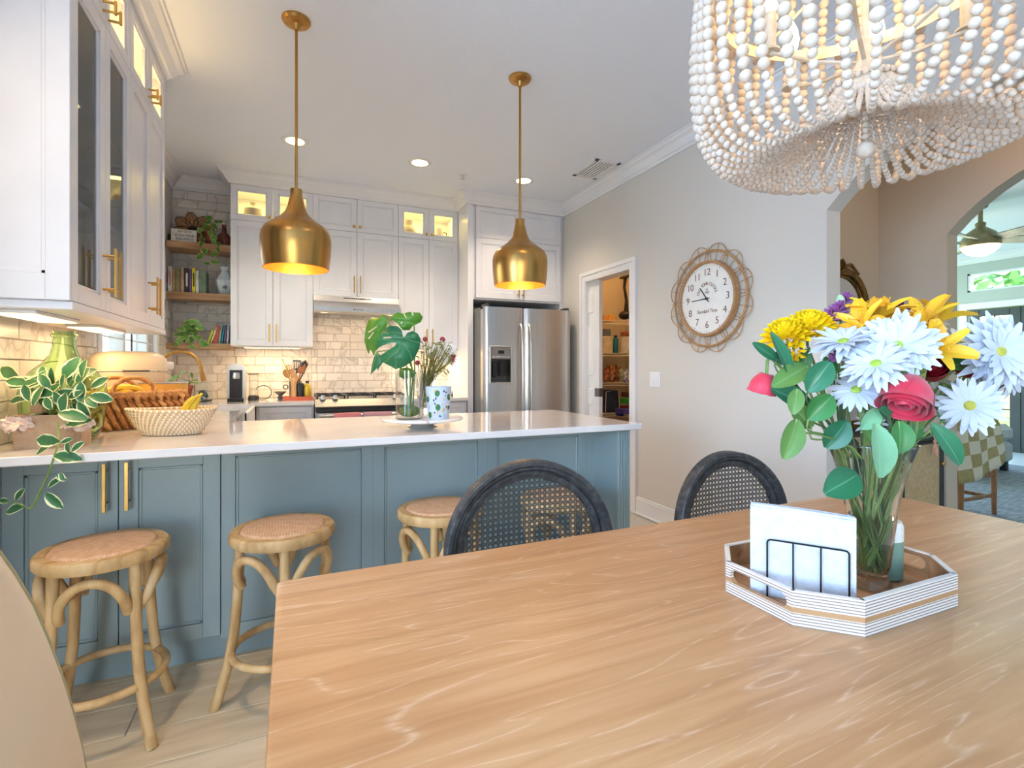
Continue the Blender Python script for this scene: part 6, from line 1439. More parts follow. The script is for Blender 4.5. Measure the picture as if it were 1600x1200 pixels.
for j in range(5):
    for k in range(34): a = 2*math.pi*k/34; rr = .052+.008*math.sin(j*2.5); mb.add([Vector((hx+rr*math.cos(a), hy_+rr*math.sin(a), 1.69+j*.0085))+v*.0052 for v in unit.v], unit.f, True)
ob('gather_beads', mb, bm_, t, kind='stuff')
mb = MB(); 
for k in range(7): mb.add([Vector((hx, hy_, 1.690-k*.0112))+v*.0058 for v in unit.v], unit.f, True)
ob('drop_beads', mb, bm_, t); ob('finial_ball', MB().sph((hx, hy_, 1.598), .0155, 18, 12), bm_, t)
ob('centre_stem', MB().cyl((hx, hy_, 1.70), (hx, hy_, 2.64), .006, 10), wm, t); ob('stem_collar', MB().lathe([(.004, 1.70), (.03, 1.715), (.022, 1.75), (.012, 1.77), (.012, 1.80), (.006, 1.81)], (hx, hy_, 0), 16), wm, t)
ob('hanging_rod', MB().cyl((hx, hy_, 2.62), (hx, hy_, CZ-.02), .006, 8), wm, t); ob('ceiling_canopy', MB().lathe([(.06, -.001), (.06, -.02), (.02, -.03), (.001, -.03)][::-1], (hx, hy_, CZ), 24), wm, t)
bulbm = mat('candle_bulb_glow', (255, 236, 200), .4, var=((255, 240, 210), 5), ecol=(255, 222, 164), estr=8)
for k in range(6):
    a = R(60*k+25); c_ = Vector((hx+.165*math.cos(a), hy_+.165*math.sin(a), 1.80)); i_ = Vector((hx, hy_, 1.76)); o2 = Vector((hx+.255*math.cos(a), hy_+.255*math.sin(a), 1.93))
    ob('candle_arm', MB().tube([i_, (i_+c_)/2-Vector((0, 0, .008)), c_-Vector((0, 0, .0))], .004, 6), wm, t)
    s0_ = ob('candle_sleeve', MB().lathe([(.018, 0), (.018, .004), (.0105, .006), (.0105, .075), (.001, .076)], c_, 14), wm, t)
    ob('bulb', MB().lathe([(.006, .074), (.014, .088), (.0165, .104), (.013, .125), (.006, .142), (.001, .150)], c_, 14, cap=False), bulbm, s0_)
    light('chandelier_lamp', 'POINT', c_+Vector((0, 0, .175)), .38, (255, 204, 132), radius=.02)
    ob('hoop_stay', MB().cyl((hx, hy_, 1.98), o2, .003, 6), wm, t) if k % 2 else None
# ================================================= FLOWERS IN THE GLASS VASE
fvx, fvy, fz = 1.012, .606, TZ+.0115
t = thing('flower_vase', 'tall flared clear glass vase on the octagonal tray', 'vase', (fvx, fvy, fz))
fp = [(.034, 0), (.036, .004), (.034, .010), (.026, .020), (.026, .028), (.031, .045), (.037, .10), (.043, .15), (.051, .20), (.062, .24), (.073, .272)]
fi = [(.001, .026)]+[(.022, .030)]+[(a-.0025, b) for a, b in fp[5:]]
ob('glass_body', MB().lathe(fp+[(.0725, .274), (.0705, .272)]+fi[::-1], (fvx, fvy, fz), 24, cap=False), W['glass'], t)
ob('glass_rim', MB().tube([(fvx+.0722*math.cos(R(k*10)), fvy+.0722*math.sin(R(k*10)), fz+.273) for k in range(36)], .0016, 6, closed=True), W['glass'], t)
ob('water', MB().lathe([(.001, .031), (.021, .0325), (.0280, .046), (.0335, .098), (.0375, .135), (.001, .135)], (fvx, fvy, fz), 24, cap=False), wat, t)
V0 = Vector((fvx, fvy, fz+.034)); q = random.Random(21)
st1 = mat('flower_stem', (112, 146, 78), .5, var=((140, 164, 96), 30)); st2 = mat('dark_flower_stem', (70, 110, 66), .5, var=((90, 126, 70), 30))
def stem(par, head, r_=.0024, m=None, hd=None, short=False):
    a = math.atan2(head.y-fvy, head.x-fvx)+math.pi+q.uniform(-.5, .5); b = V0+Vector((.019*math.cos(a), .019*math.sin(a), q.uniform(0, .012)))
    d = head-V0; h = Vector((d.x, d.y, 0)); hl = h.length; u = h/hl if hl > 1e-4 else Vector((1, 0, 0))
    w2 = Vector((-u.y, u.x, 0)); p2 = Vector((fvx, fvy, fz+.12))+u*min(.016, hl*.2)+w2*q.uniform(-.02, .02); p3 = Vector((fvx, fvy, fz+.25))+u*min(.058, hl*.65)+w2*q.uniform(-.02, .02)
    pts = [b, p2, p3]; e = head+(hd*-.03 if hd is not None else Vector((0, 0, -.02)))
    pts += [p3.lerp(e, .55)+Vector((0, 0, .012)), e, head]; P = []
    for i in range(len(pts)-1):
        p0 = pts[max(i-1, 0)]; p1 = pts[i]; pp2 = pts[i+1]; p3_ = pts[min(i+2, len(pts)-1)]
        for k in range(3):
            f = k/3; P.append(.5*((2*p1)+(pp2-p0)*f+(2*p0-5*p1+4*pp2-p3_)*f*f+(3*p1-p0-3*pp2+p3_)*f**3))
    P.append(pts[-1]); P = P[6:] if short else P; ob('stem', MB().tube(P, r_, 6), m or st1, par); return P
CAM = Vector((0, 0, H))
def aim(nv, c_): return nv+((CAM-c_).normalized()+FWD)*max(0, nv.dot(-FWD))
def frame(n):
    n = n.normalized(); a = n.cross(Vector((0, 0, 1))); a = a.normalized() if a.length > 1e-3 else Vector((1, 0, 0)); return n, a, n.cross(a)
wp = [mat('white_petal', (216, 222, 230), .6, var=((202, 210, 222), 20)), mat('cream_petal', (248, 240, 226), .55, var=((240, 228, 212), 20))]
eye = mat('daisy_green_eye', (150, 190, 60), .7, var=((190, 210, 96), 120), bump=(400, .8)); eye2 = mat('daisy_yellow_eye', (206, 200, 90), .7, var=((180, 176, 60), 120), bump=(400, .8))
G = 'white daisies in the glass vase'
tapered = lambda t_: (min(1, .45+t_*1.1))*(1-max(0, t_-.72)/.28*.75)*min(1, .6+t_*2)
def daisy(px, py, d, size, nv, lab, rows=2, n=20, m=0, ey=None, droop=.25):
    c_ = pd(px, py, d); rr = size*d/788; n_, a, b = frame(aim(nv, c_)); t = thing('white_daisy', lab, 'flower', tuple(c_), G)
    for j in range(rows):
        for k in range(n-2*j):
            an = 2*math.pi*(k+.5*j)/(n-2*j)+q.uniform(-.08, .08); D = a*math.cos(an)+b*math.sin(an); L = rr*(1-.14*j)*q.uniform(.86, 1.06)
            ob('petal', MB().blade(c_+D*rr*.10+n_*(.003*j), D+n_*(.12+.28*j), n_, L, rr*.23, droop+q.uniform(-.15, .3), .14, 4, tapered, 1), wp[m], t)
    e = ob('flower_eye', MB().sph(c_+n_*.003, rr*.19, 12, 7, (1, 1, .5), M=Matrix((a, b, n_)).transposed().to_4x4()), ey or eye, t)
    ob('calyx', MB().sph(c_-n_*.004, rr*.14, 8, 6), W['stem'], t); stem(t, c_-n_*.004, .0024, st1, n_); return t
C_ = -FWD
daisy(1318, 536, .90, 48, C_*.42+UP*1+RGT*-.15, 'white daisy seen from the side, left of the big front daisy', n=24)
daisy(1402, 541, .86, 56, C_*1+UP*.35+RGT*.1, 'largest white daisy with green eye at the centre of the bouquet', rows=3, n=24)
daisy(1369, 570, .84, 46, C_*.75+UP*.8+RGT*-.25, 'white daisy overlapping below the largest one', n=22)
daisy(1338, 610, .88, 38, C_*.75+UP*.65+RGT*-.15, 'small white daisy above the vase rim', n=22, rows=1)
daisy(1515, 634, .93, 44, C_*1+UP*.1+RGT*.1, 'white daisy low on the right with a yellow eye', n=19, rows=2, ey=eye2)
daisy(1560, 550, .96, 58, C_*.9+UP*.1+RGT*.55, 'big white daisy at the far right edge of the bouquet', n=22, rows=3, ey=eye2)
daisy(1500, 540, 1.04, 50, C_*.5+UP*.9+RGT*.4, 'white daisy behind the right yellow lily', n=22, ey=eye2, m=1)
daisy(1528, 582, .98, 46, C_*.5+UP*-.1+RGT*.7, 'white daisy facing away under the far right one', n=20, ey=eye2)
daisy(1425, 502, 1.04, 48, C_*.3+UP*1, 'cream daisy peeking between the two lily groups', n=20, m=1, ey=eye2)
daisy(1478, 600, .99, 40, C_*.2+UP*.9+RGT*.5, 'white daisy behind the right rose seen edge on', n=18, rows=1)
daisy(1362, 662, .96, 22, C_*.8+UP*.4, 'tiny white daisy half hidden at the vase rim', n=14, rows=1)
daisy(1456, 612, 1.0, 26, C_*.8+RGT*.6, 'small cream daisy touching the front rose', n=12, rows=1, m=1, ey=eye2)
daisy(1578, 590, 1.0, 40, C_*.8+RGT*.8-UP*.3, 'white daisy lowest on the far right edge', n=18, rows=2, ey=eye2)
# yellow chrysanthemums
ym = mat('yellow_petal', (255, 226, 20), .6, var=((252, 206, 12), 30)); G = 'yellow chrysanthemums in the glass vase'
round_ = lambda t_: (min(1, .5+t_*.9))*(1 if t_ < .7 else math.sqrt(max(.05, 1-((t_-.7)/.3)**2)))
def mum(px, py, d, size, nv, lab, n=110):
    c_ = pd(px, py, d); rr = size*d/788; n_, a, b = frame(aim(nv, c_)); t = thing('yellow_chrysanthemum', lab, 'flower', tuple(c_), G)
    for k in range(n):
        f = k/n; el = -.15+f*1.6; an = k*2.39996; D = (a*math.cos(an)+b*math.sin(an))*math.cos(el)+n_*math.sin(el)
        ob('petal', MB().blade(c_+D*rr*.35, D, n_+D*.1, rr*(.60-.22*f), rr*.34, -.5*(.4+f), .35, 3, round_, 1), ym, t)
    stem(t, c_, .0026, st1, n_)
mum(1230, 530, .98, 44, C_*.45+UP*1+RGT*-.2, 'yellow chrysanthemum at the far left of the bouquet')
mum(1264, 517, .98, 44, C_*.5+UP*1+RGT*.1, 'yellow chrysanthemum next to the purple blooms')
mum(1240, 548, .95, 22, C_*.6+UP*-.6+RGT*-.2, 'small yellow chrysanthemum drooping under the left one', 30)
# purple pompons
pm = mat('purple_petal', (150, 66, 140), .6, var=((196, 140, 196), 60)); pm2 = mat('plum_petal', (120, 30, 60), .6, var=((170, 70, 100), 60)); G = 'purple pompon blooms in the glass vase'
def pom(px, py, d, size, lab, m=pm, nv=None):
    c_ = pd(px, py, d); rr = size*d/788; n_, a, b = frame(aim(nv or (UP+C_*.5), c_)); t = thing('purple_pompon', lab, 'flower', tuple(c_), G); mb = MB()
    for k in range(34):
        el = -.5+2.0*k/34; an = k*2.39996; D = (a*math.cos(an)+b*math.sin(an))*math.cos(el)+n_*math.sin(el); mb.blade(c_, D, n_, rr*1.05, rr*.34, -.5, .5, 3, tapered, 1)
    ob('petals', mb, m, t, kind='stuff'); stem(t, c_, .002, st2, n_)
for a_ in ((1292, 504, .99, 20, 'purple bloom beside the yellow chrysanthemum'), (1304, 492, 1.0, 17, 'purple bloom second from the left'), (1313, 484, 1.02, 15, 'lilac bloom under the left lily'), (1322, 470, 1.04, 14, 'highest purple bloom beside the green bud'), (1311, 561, .93, 17, 'purple bloom hanging under the left daisy'), (1360, 492, 1.03, 16, 'plum bloom under the left yellow lily', pm2), (1380, 494, 1.03, 16, 'plum bloom right under the left lily', pm2), (1406, 486, 1.03, 15, 'plum bloom between the two lily groups', pm2), (1372, 600, .97, 9, 'tiny mauve bloom under the centre daisies')): pom(*a_)
# alstroemeria lilies
lm_ = mat('orange_lily_petal', (250, 176, 34), .5, var=((248, 200, 50), 14))
def streak(N, L, uv):
    sp = N.new('ShaderNodeSeparateXYZ'); L.new(uv, sp.inputs[0]); mp = N.new('ShaderNodeMapping'); mp.inputs['Scale'].default_value = (14, 5, 1); L.new(uv, mp.inputs[0]); nz = N.new('ShaderNodeTexNoise'); nz.inputs['Scale'].default_value = 1.6; L.new(mp.outputs[0], nz.inputs['Vector'])
    r = ramp(N, [(.62, (0, 0, 0)), (.66, (255, 255, 255))]); L.new(nz.outputs[0], r.inputs[0]); g = ramp(N, [(.25, (255, 255, 255)), (.75, (0, 0, 0))]); L.new(sp.outputs[1], g.inputs[0]); m = N.new('ShaderNodeMath'); m.operation = 'MULTIPLY'; L.new(r.outputs[0], m.inputs[0]); L.new(g.outputs[0], m.inputs[1]); return m.outputs[0]
lms = uvmix(mat('streaked_lily_petal', (252, 196, 40), .5, var=((250, 210, 60), 14)), (130, 60, 20), streak)
spoon = lambda t_: .28+.72*math.sin(math.pi*min(1, t_*.86+.04))**1.1 if t_ < .93 else .45
G = 'yellow orange lilies in the glass vase'
def lily(px, py, d, size, nv, lab, roll=0.):
    c_ = pd(px, py, d); rr = size*d/788; n_, a, b = frame(aim(nv, c_)); t = thing('yellow_lily', lab, 'flower', tuple(c_), G)
    for k in range(6):
        an = 2*math.pi*k/6+roll; D = (a*math.cos(an)+b*math.sin(an)); inner = k % 2
        ob('petal', MB().blade(c_-n_*rr*.25, D*.62+n_*(1.0 if inner else .8), n_-D*.6, rr*1.25, rr*(.34 if inner else .58), .75, .22, 7, spoon, 2), lms if inner else lm_, t)
    for k in range(5):
        an = 1.25*k+roll; D = (a*math.cos(an)+b*math.sin(an)); e = c_+n_*rr*.5+D*rr*.24; ob('stamen', MB().tube([c_, c_+n_*rr*.3+D*rr*.05, e, e+n_*.003], [.0008, .0008, .0008, .0018], 5), lm_, t)
    stem(t, c_-n_*rr*.25, .0024, st1, n_)
lily(1374, 490, .97, 47, C_*.35+UP*1+RGT*.1, 'tall yellow lily at the top centre of the bouquet', .3)
lily(1346, 506, .95, 40, C_*.5+UP*.7+RGT*-.5, 'yellow lily leaning left beside the tall one', .8)
lily(1444, 500, .96, 46, C_*.4+UP*1+RGT*-.35, 'yellow orange lily at the left of the right-hand group', .1)
lily(1466, 546, .90, 43, C_*.9+UP*.35+RGT*.35, 'yellow lily facing forward over the white daisies', .6)
lily(1470, 496, 1.0, 40, C_*.2+UP*1+RGT*.5, 'yellow lily with a long upright bud behind the right group', .9)
lily(1432, 528, .93, 38, C_*.7+UP*.5-RGT*.5, 'yellow lily tucked under the right-hand group at its left', .4)
lily(1392, 498, 1.0, 38, C_*.3+UP*1+RGT*.6, 'yellow lily right of the tall one', .5)
# roses
rm = mat('red_rose_petal', (206, 34, 60), .5, var=((222, 62, 88), 12), sheen=.3); rm2 = mat('dark_rose_petal', (150, 16, 34), .5, var=((130, 12, 28), 12)); G = 'red roses in the glass vase'
rsh = lambda t_: .55+.45*math.sin(math.pi*min(1, t_*.75+.1))
def rose(px, py, d, size, nv, lab, m=rm):
    c_ = pd(px, py, d); rr = size*d/788; n_, a, b = frame(aim(nv, c_)); t = thing('red_rose', lab, 'flower', tuple(c_), G); base = c_-n_*rr*.85
    for j, (n2, rad, hh, curl_) in enumerate(((2, .22, 1.5, -.3), (3, .42, 1.62, -.2), (3, .62, 1.66, -.05), (4, .80, 1.68, .02), (5, .94, 1.62, .14))):
        for k in range(n2):
            a0 = 2*math.pi*(k+.41*j)/n2; span = 2*math.pi/n2*.72+.25; vs = []; fs = []; nu, nh = 8, 8
            for h in range(nh+1):
                v = h/nh
                for u in range(nu+1):
                    w_ = u/nu*2-1; vv = v*(1-.09*abs(w_)**2.5); r_ = rr*rad*(.25+.85*math.sin(math.pi*min(.5, .08+vv*.62))**.8)
                    if vv > .7: r_ += rr*curl_*((vv-.7)/.3)**2
                    an = a0+w_*span*(.75+.25*v); r_ += rr*.03*w_
                    vs.append(base+n_*(rr*hh*vv)+(a*math.cos(an)+b*math.sin(an))*r_)
            for h in range(nh):
                for u in range(nu): q0 = h*(nu+1)+u; fs.append((q0, q0+1, q0+nu+2, q0+nu+1))
            ob('petal', MB().add(vs, fs, True), m, t)
    ob('rose_heart', MB().sph(c_-n_*rr*.1, rr*.35, 12, 8, (1, 1, 1.8), M=Matrix((a, b, n_)).transposed().to_4x4()), rm2, t)
    for k in range(5): an = 1.257*k; D = a*math.cos(an)+b*math.sin(an); ob('sepal', MB().blade(base-n_*.002, D*.9+n_*.25, n_, rr*.8, rr*.22, .4, .1, 4, tapered, 1), W['stem'], t)
    stem(t, base, .003, st1, n_)
rose(1418, 616, .82, 33, C_*.42-UP*.75-RGT*.2, 'large red rose hanging forward below the centre daisies')
rose(1193, 600, .92, 19, -UP*1+RGT*-.25-C_*.1, 'drooping red rose bud at the far left')
rose(1457, 578, .98, 20, C_*.6+UP*.4, 'dark red rose hidden behind the lilies, left one', rm2); rose(1513, 574, 1.0, 18, C_*.6+UP*.4+RGT*.2, 'dark red rose hidden behind the white daisies, right one', rm2)
# foliage
G = 'loose leaves in the glass vase'
lvm = [veinleaf('deep_leaf', (40, 104, 70), (90, 150, 110)), veinleaf('mid_leaf', (52, 112, 54), (104, 152, 92)), veinleaf('pale_leaf', (112, 160, 122), (138, 182, 144)), veinleaf('olive_leaf', (84, 120, 58), (126, 156, 94))]
lv = [(1262, 612, 1297, 567, 34, .88, 0, 'dark leaf rising beside the left daisy'), (1237, 590, 1206, 523, 20, .90, 0, 'dark narrow leaf before the yellow chrysanthemum'), (1214, 562, 1178, 537, 16, .90, 0, 'leftmost small dark leaf'), (1230, 570, 1200, 552, 16, .91, 0, 'dark leaf under the leftmost one'), (1262, 572, 1210, 602, 30, .90, 3, 'folded olive leaf beside the drooping rose'), (1268, 640, 1212, 608, 32, .90, 0, 'broad dark leaf right of the drooping rose'), (1246, 608, 1240, 645, 22, .87, 3, 'light olive leaf hanging over the broad one'),
      (1263, 655, 1300, 620, 34, .88, 1, 'bright green leaf above the vase rim at left'), (1268, 668, 1240, 634, 28, .89, 3, 'olive leaf turned down at the left rim'), (1245, 655, 1226, 714, 34, .86, 3, 'wilted olive leaf hanging outside the vase at left'), (1290, 700, 1322, 660, 34, .90, 0, 'dark glossy leaf inside the left rim'), (1366, 662, 1374, 742, 46, .80, 2, 'large pale leaf hanging over the vase front'), (1340, 742, 1290, 770, 44, .93, 0, 'dark leaf pressed inside the vase glass'), (1404, 658, 1408, 706, 34, .82, 1, 'bright green leaf below the front rose'), (1390, 655, 1378, 640, 26, .84, 0, 'dark leaf tucked left of the front rose'),
      (1455, 662, 1504, 724, 28, .84, 0, 'long dark leaf pointing down to the right'), (1462, 625, 1486, 662, 36, .97, 3, 'olive leaf behind the low right daisy'), (1372, 640, 1350, 668, 24, .84, 2, 'small pale leaf turned over at the rim'), (1440, 668, 1400, 690, 24, .95, 1, 'green leaf behind the vase rim'), (1352, 665, 1360, 690, 22, .87, 3, 'small olive leaf over the rim'), (1300, 590, 1290, 560, 22, .98, 1, 'green leaf behind the left stems'), (1245, 585, 1262, 548, 22, .96, 1, 'green leaf behind the yellow chrysanthemums'), (1480, 575, 1520, 560, 20, 1.0, 1, 'green leaf between the right daisies'), (1352, 575, 1330, 590, 18, .98, 1, 'green leaf behind the centre daisies')]
for (bx, by, ex, ey_, w_, d, mi, lab) in lv:
    B_ = pd(bx, by, d); E_ = pd(ex, ey_, d-.012); D = E_-B_; L = D.length*1.06; t = thing('loose_leaf', lab, 'leaf', tuple(B_), G)
    nn = C_+UP*q.uniform(.1, .5)+RGT*q.uniform(-.5, .3); D2 = (D.normalized()+nn.normalized()*.18)
    ob('leaf_blade', MB().blade(B_, D2, nn, L, w_*d/788*1.1, q.uniform(.25, .55), .2, 8, oval, 2), lvm[mi], t)
    stem(t, B_, .0017, st2 if mi == 0 else st1, None, True) if by < 690 else None
for k in range(9):     # bare stems of the spray roses and fillers
    e = pd(q.uniform(1262, 1440), q.uniform(560, 640), q.uniform(.9, 1.0)); t = thing('bare_stem', 'thin green filler stem rising from the vase', 'stem', tuple(e), 'bare green stems in the glass vase'); stem(t, e, .0013, st2 if k % 2 else st1)
    ob('bud', MB().sph(e, .004, 8, 6, (1, 1, 1.5)), W['stem'], t)
t = thing('green_bud', 'pale green closed bud beside the highest purple bloom', 'flower', tuple(pd(1313, 470, 1.03))); c_ = pd(1313, 472, 1.03); ob('bud', MB().sph(c_, .011, 10, 8, (.8, .8, 1.4)), mat('bud_green', (150, 190, 140), .6, var=((200, 220, 190), 40)), t); stem(t, c_, .002)
# ================================================= PANTRY
light('pantry_lamp', 'POINT', (3.0, 4.3, 2.6), 16, (255, 196, 120), radius=.08)
light('foyer_lamp', 'POINT', (3.2, 1.0, 2.6), 7, (255, 210, 160), radius=.1)
wires = mat('white_wire', (244, 236, 220), .5, var=((236, 228, 210), 20))
PZS = [1.72, 1.36, 1.03, .69]
for i, z in enumerate(PZS):
    t = thing('wire_shelf', '%s L-shaped white wire shelf in the pantry' % ('topmost', 'second highest', 'third highest', 'lowest')[i], 'shelf', (3.4, 4.9, z), 'pantry wire shelves'); mb = MB()
    def rod(a, b, r_=.0022): mb.cyl(a, b, r_, 4)
    y0, y1, x0, x1 = 4.71, 5.115, 3.36, 3.755
    for k in range(26): x = 2.72+k*.041; rod((x, y0, z), (x, y1, z), .0018)
    for k in range(40):
        y = 3.12+k*.041
        if y < y0: rod((x0, y, z), (x1, y, z), .0018)
    ob('wire_grid', mb, wires, t, kind='stuff'); mb = MB()
    rod((2.72, y0, z), (x0, y0, z), .004); rod((x0, 3.1, z), (x0, y0, z), .004); rod((2.72, y0, z-.03), (x0, y0, z-.03), .004); rod((x0, 3.1, z-.03), (x0, y0, z-.03), .004)
    for k in range(16): rod((2.72+k*.041, y0, z), (2.72+k*.041, y0, z-.03), .002)
    for k in range(38): rod((x0, 3.12+k*.041, z), (x0, 3.12+k*.041, z-.03), .002)
    ob('front_lip', mb, wires, t)
def bx(name, lab, cat, px0, px1, pyt, Y, z, dp, c, grp=None, X=None, lid=None, tag_=None):
    """box standing on a pantry shelf, between two pixel columns"""
    a = py_(px0, pyt, Y) if X is None else px_(px0, pyt, X); b = py_(px1, pyt, Y) if X is None else px_(px1, pyt, X); zt = max(a.z, z+.03)
    t = thing(name, lab, cat, ((a.x+b.x)/2, (a.y+b.y)/2, z+.002), grp); m = mat(name+'_m', c, .6, var=(tuple(int(v*.88) for v in c), 14))
    if X is None: ob('body', MB().cbox(a.x, b.x, Y, Y+dp, z+.002, zt, .006), m, t)
    else: ob('body', MB().cbox(X, X+dp, min(a.y, b.y), max(a.y, b.y), z+.002, zt, .006), m, t)
    if lid:
        if X is None: ob('lid', MB().cbox(a.x-.004, b.x+.004, Y-.004, Y+dp, zt-.014, zt+.004, .004), mat(name+'_l', lid, .5, var=(tuple(int(v*.9) for v in lid), 10)), t)
        else: ob('lid', MB().cbox(X-.004, X+dp, min(a.y, b.y)-.004, max(a.y, b.y)+.004, zt-.014, zt+.004, .004), mat(name+'_l', lid, .5, var=(tuple(int(v*.9) for v in lid), 10)), t)
    return t
bx('wicker_box', 'small tan wicker box on the topmost pantry shelf', 'box', 943, 951, 492, 4.78, 1.72, .2, (214, 160, 96)); bx('snack_box', 'yellow snack box on the topmost pantry shelf', 'box', 952, 961, 491, 4.78, 1.72, .15, (232, 176, 96))
t = thing('hand_mixer', 'black drill-shaped kitchen gadget on the topmost pantry shelf', 'appliance', (3.40, 4.55, 1.725)); p = px_(972, 498, 3.40)
ob('base', MB().sph((p.x+.04, p.y, 1.79), .075, 16, 10, (.8, 1.2, .7)), W['black'], t); ob('arm', MB().tube([(p.x+.04, p.y-.02, 1.80), (p.x+.03, p.y-.04, 1.95), (p.x+.03, p.y, 2.10), (p.x+.03, p.y-.02, 2.20)], [.03, .018, .016, .02], 8), W['black'], t); ob('top_bar', MB().cbox(p.x, p.x+.06, p.y-.12, p.y+.05, 2.2, 2.225), W['black'], t)
ob('clear_jug', MB().lathe([(.05, 0), (.07, .30), (.066, .30), (.046, .01), (.001, .01)], (3.47, 4.28, 1.723), 18), mat('frosted_plastic', (214, 196, 160), .3, var=((204, 186, 150), 10)), None, 'frosted tall jug behind the gadget on the topmost pantry shelf', 'jug')
bx('storage_bin', 'cream storage bin at the left of the second pantry shelf', 'bin', 943, 957, 525, 4.76, 1.36, .25, (232, 218, 190)); bx('grey_box', 'grey box on top of the cream bin in the pantry', 'box', 944, 955, 514, 4.80, 1.545, .15, (120, 126, 130))
t = thing('spray_can', 'teal aerosol can on the second pantry shelf', 'can', (3.33, 4.74, 1.362)); p = py_(962, 550, 4.80)
ob('can', MB().lathe([(.028, 0), (.03, .004), (.03, .16), (.02, .175), (.018, .18)], (p.x, 4.80, 1.363), 18), mat('teal_can', (30, 130, 150), .35, var=((24, 116, 136), 12)), t); ob('cap', MB().lathe([(.018, .175), (.018, .205), (.001, .206)], (p.x, 4.80, 1.363), 14), W['black'], t)
bx('white_bin', 'white bin with a dark label on the second pantry shelf', 'bin', 970, 987, 527, None, 1.36, .22, (240, 234, 220), X=3.42); bx('red_snack_bag', 'red and white packet on top of the white pantry bin', 'packet', 969, 987, 519, None, 1.56, .2, (190, 110, 80), X=3.45)
q = random.Random(31)
def bag(px, py, Y, z, w_, h, c, c2, lab):
    p = py_(px, py, Y); n = 7; vs = []; fs = []
    for j in range(n):
        for k in range(n):
            u = k/(n-1)-.5; v = j/(n-1); b_ = .035*math.sin(math.pi*(u+.5))*math.sin(math.pi*min(1, v+.15)); vs.append((p.x+u*w_, Y-b_+q.uniform(-.006, .006), z+v*h+q.uniform(-.005, .005)))
    for j in range(n):
        for k in range(n):
            u = k/(n-1)-.5; v = j/(n-1); vs.append((p.x+u*w_, Y+.03*math.sin(math.pi*(u+.5)), z+v*h))
    for o_ in (0, n*n):
        for j in range(n-1):
            for k in range(n-1): a = o_+j*n+k; fs.append((a, a+1, a+n+1, a+n))
    mb = MB().add(vs, fs, True); tag(ob('snack_bag', mb, mat('bag_foil', c, .3, var=(c2, 26))), lab, 'bag', 'snack bags on the pantry shelf')
bag(949, 590, 4.76, 1.034, .09, .17, (40, 30, 28), (220, 120, 60), 'black and orange snack bag at the left of the third pantry shelf'); bag(959, 590, 4.78, 1.034, .10, .20, (36, 28, 26), (230, 150, 90), 'black and orange snack bag beside the first in the pantry'); bag(966, 592, 4.90, 1.034, .09, .17, (120, 40, 30), (240, 190, 120), 'red and gold snack bag behind the black ones'); bag(953, 592, 4.95, 1.034, .10, .19, (200, 120, 60), (60, 40, 30), 'orange snack bag at the back of the third shelf')
for (px, c, c2, lab, h) in ((972, (220, 214, 190), (90, 130, 90), 'clear green-labelled jar on the third pantry shelf', .16), (979, (60, 80, 150), (240, 236, 230), 'blue and white bottle on the third pantry shelf', .15), (985, (190, 110, 90), (230, 220, 200), 'pink can at the right of the third pantry shelf', .11)):
    p = px_(px, 590, 3.42); ob('pantry_jar', MB().lathe([(.03, 0), (.033, .005), (.033, h*.8), (.022, h*.9), (.022, h), (.001, h+.001)], (3.42, p.y, 1.034), 18), mat('jar_label', c, .4, var=(c2, 30)), None, lab, 'jar', 'jars on the third pantry shelf')
t = thing('lunch_bag', 'navy lunch bag with cream piping on the lowest pantry shelf', 'bag', (3.2, 4.78, .692)); a = py_(944, 610, 4.76); b = py_(967, 610, 4.76)
nv = mat('navy_fabric', (50, 62, 92), .8, var=((38, 46, 70), 20)); ob('bag_body', rbox((a.x+b.x)/2, 4.84, (b.x-a.x)/2, .10, .694, .93, .03, .005), nv, t); ob('piping', MB().tube([(a.x, 4.735, .70), (a.x+.01, 4.735, .93), (b.x-.03, 4.735, .95), (b.x, 4.735, .70)], .004, 6), wires, t); ob('flap', MB().cbox(a.x+.01, b.x-.01, 4.76, 4.92, .925, .945, .008), nv, t)
bx('green_case', 'bright green plastic case on the lowest pantry shelf', 'box', 968, 987, 622, None, .80, .15, (70, 190, 60), X=3.40); bx('purple_folder', 'violet blue folder sticking out of the lowest pantry shelf', 'folder', 960, 975, 638, None, .692, .2, (90, 80, 180), X=3.30); bx('blue_folder', 'blue folder hanging below the violet one', 'folder', 962, 970, 650, None, .66, .05, (50, 80, 170), X=3.33); bx('red_box', 'small red box behind the violet folder in the pantry', 'box', 968, 976, 634, None, .70, .1, (190, 50, 60), X=3.46)
bx('brown_basket', 'brown tray basket on the lowest pantry shelf', 'basket', 970, 987, 612, None, .86, .1, (150, 100, 70), X=3.5)
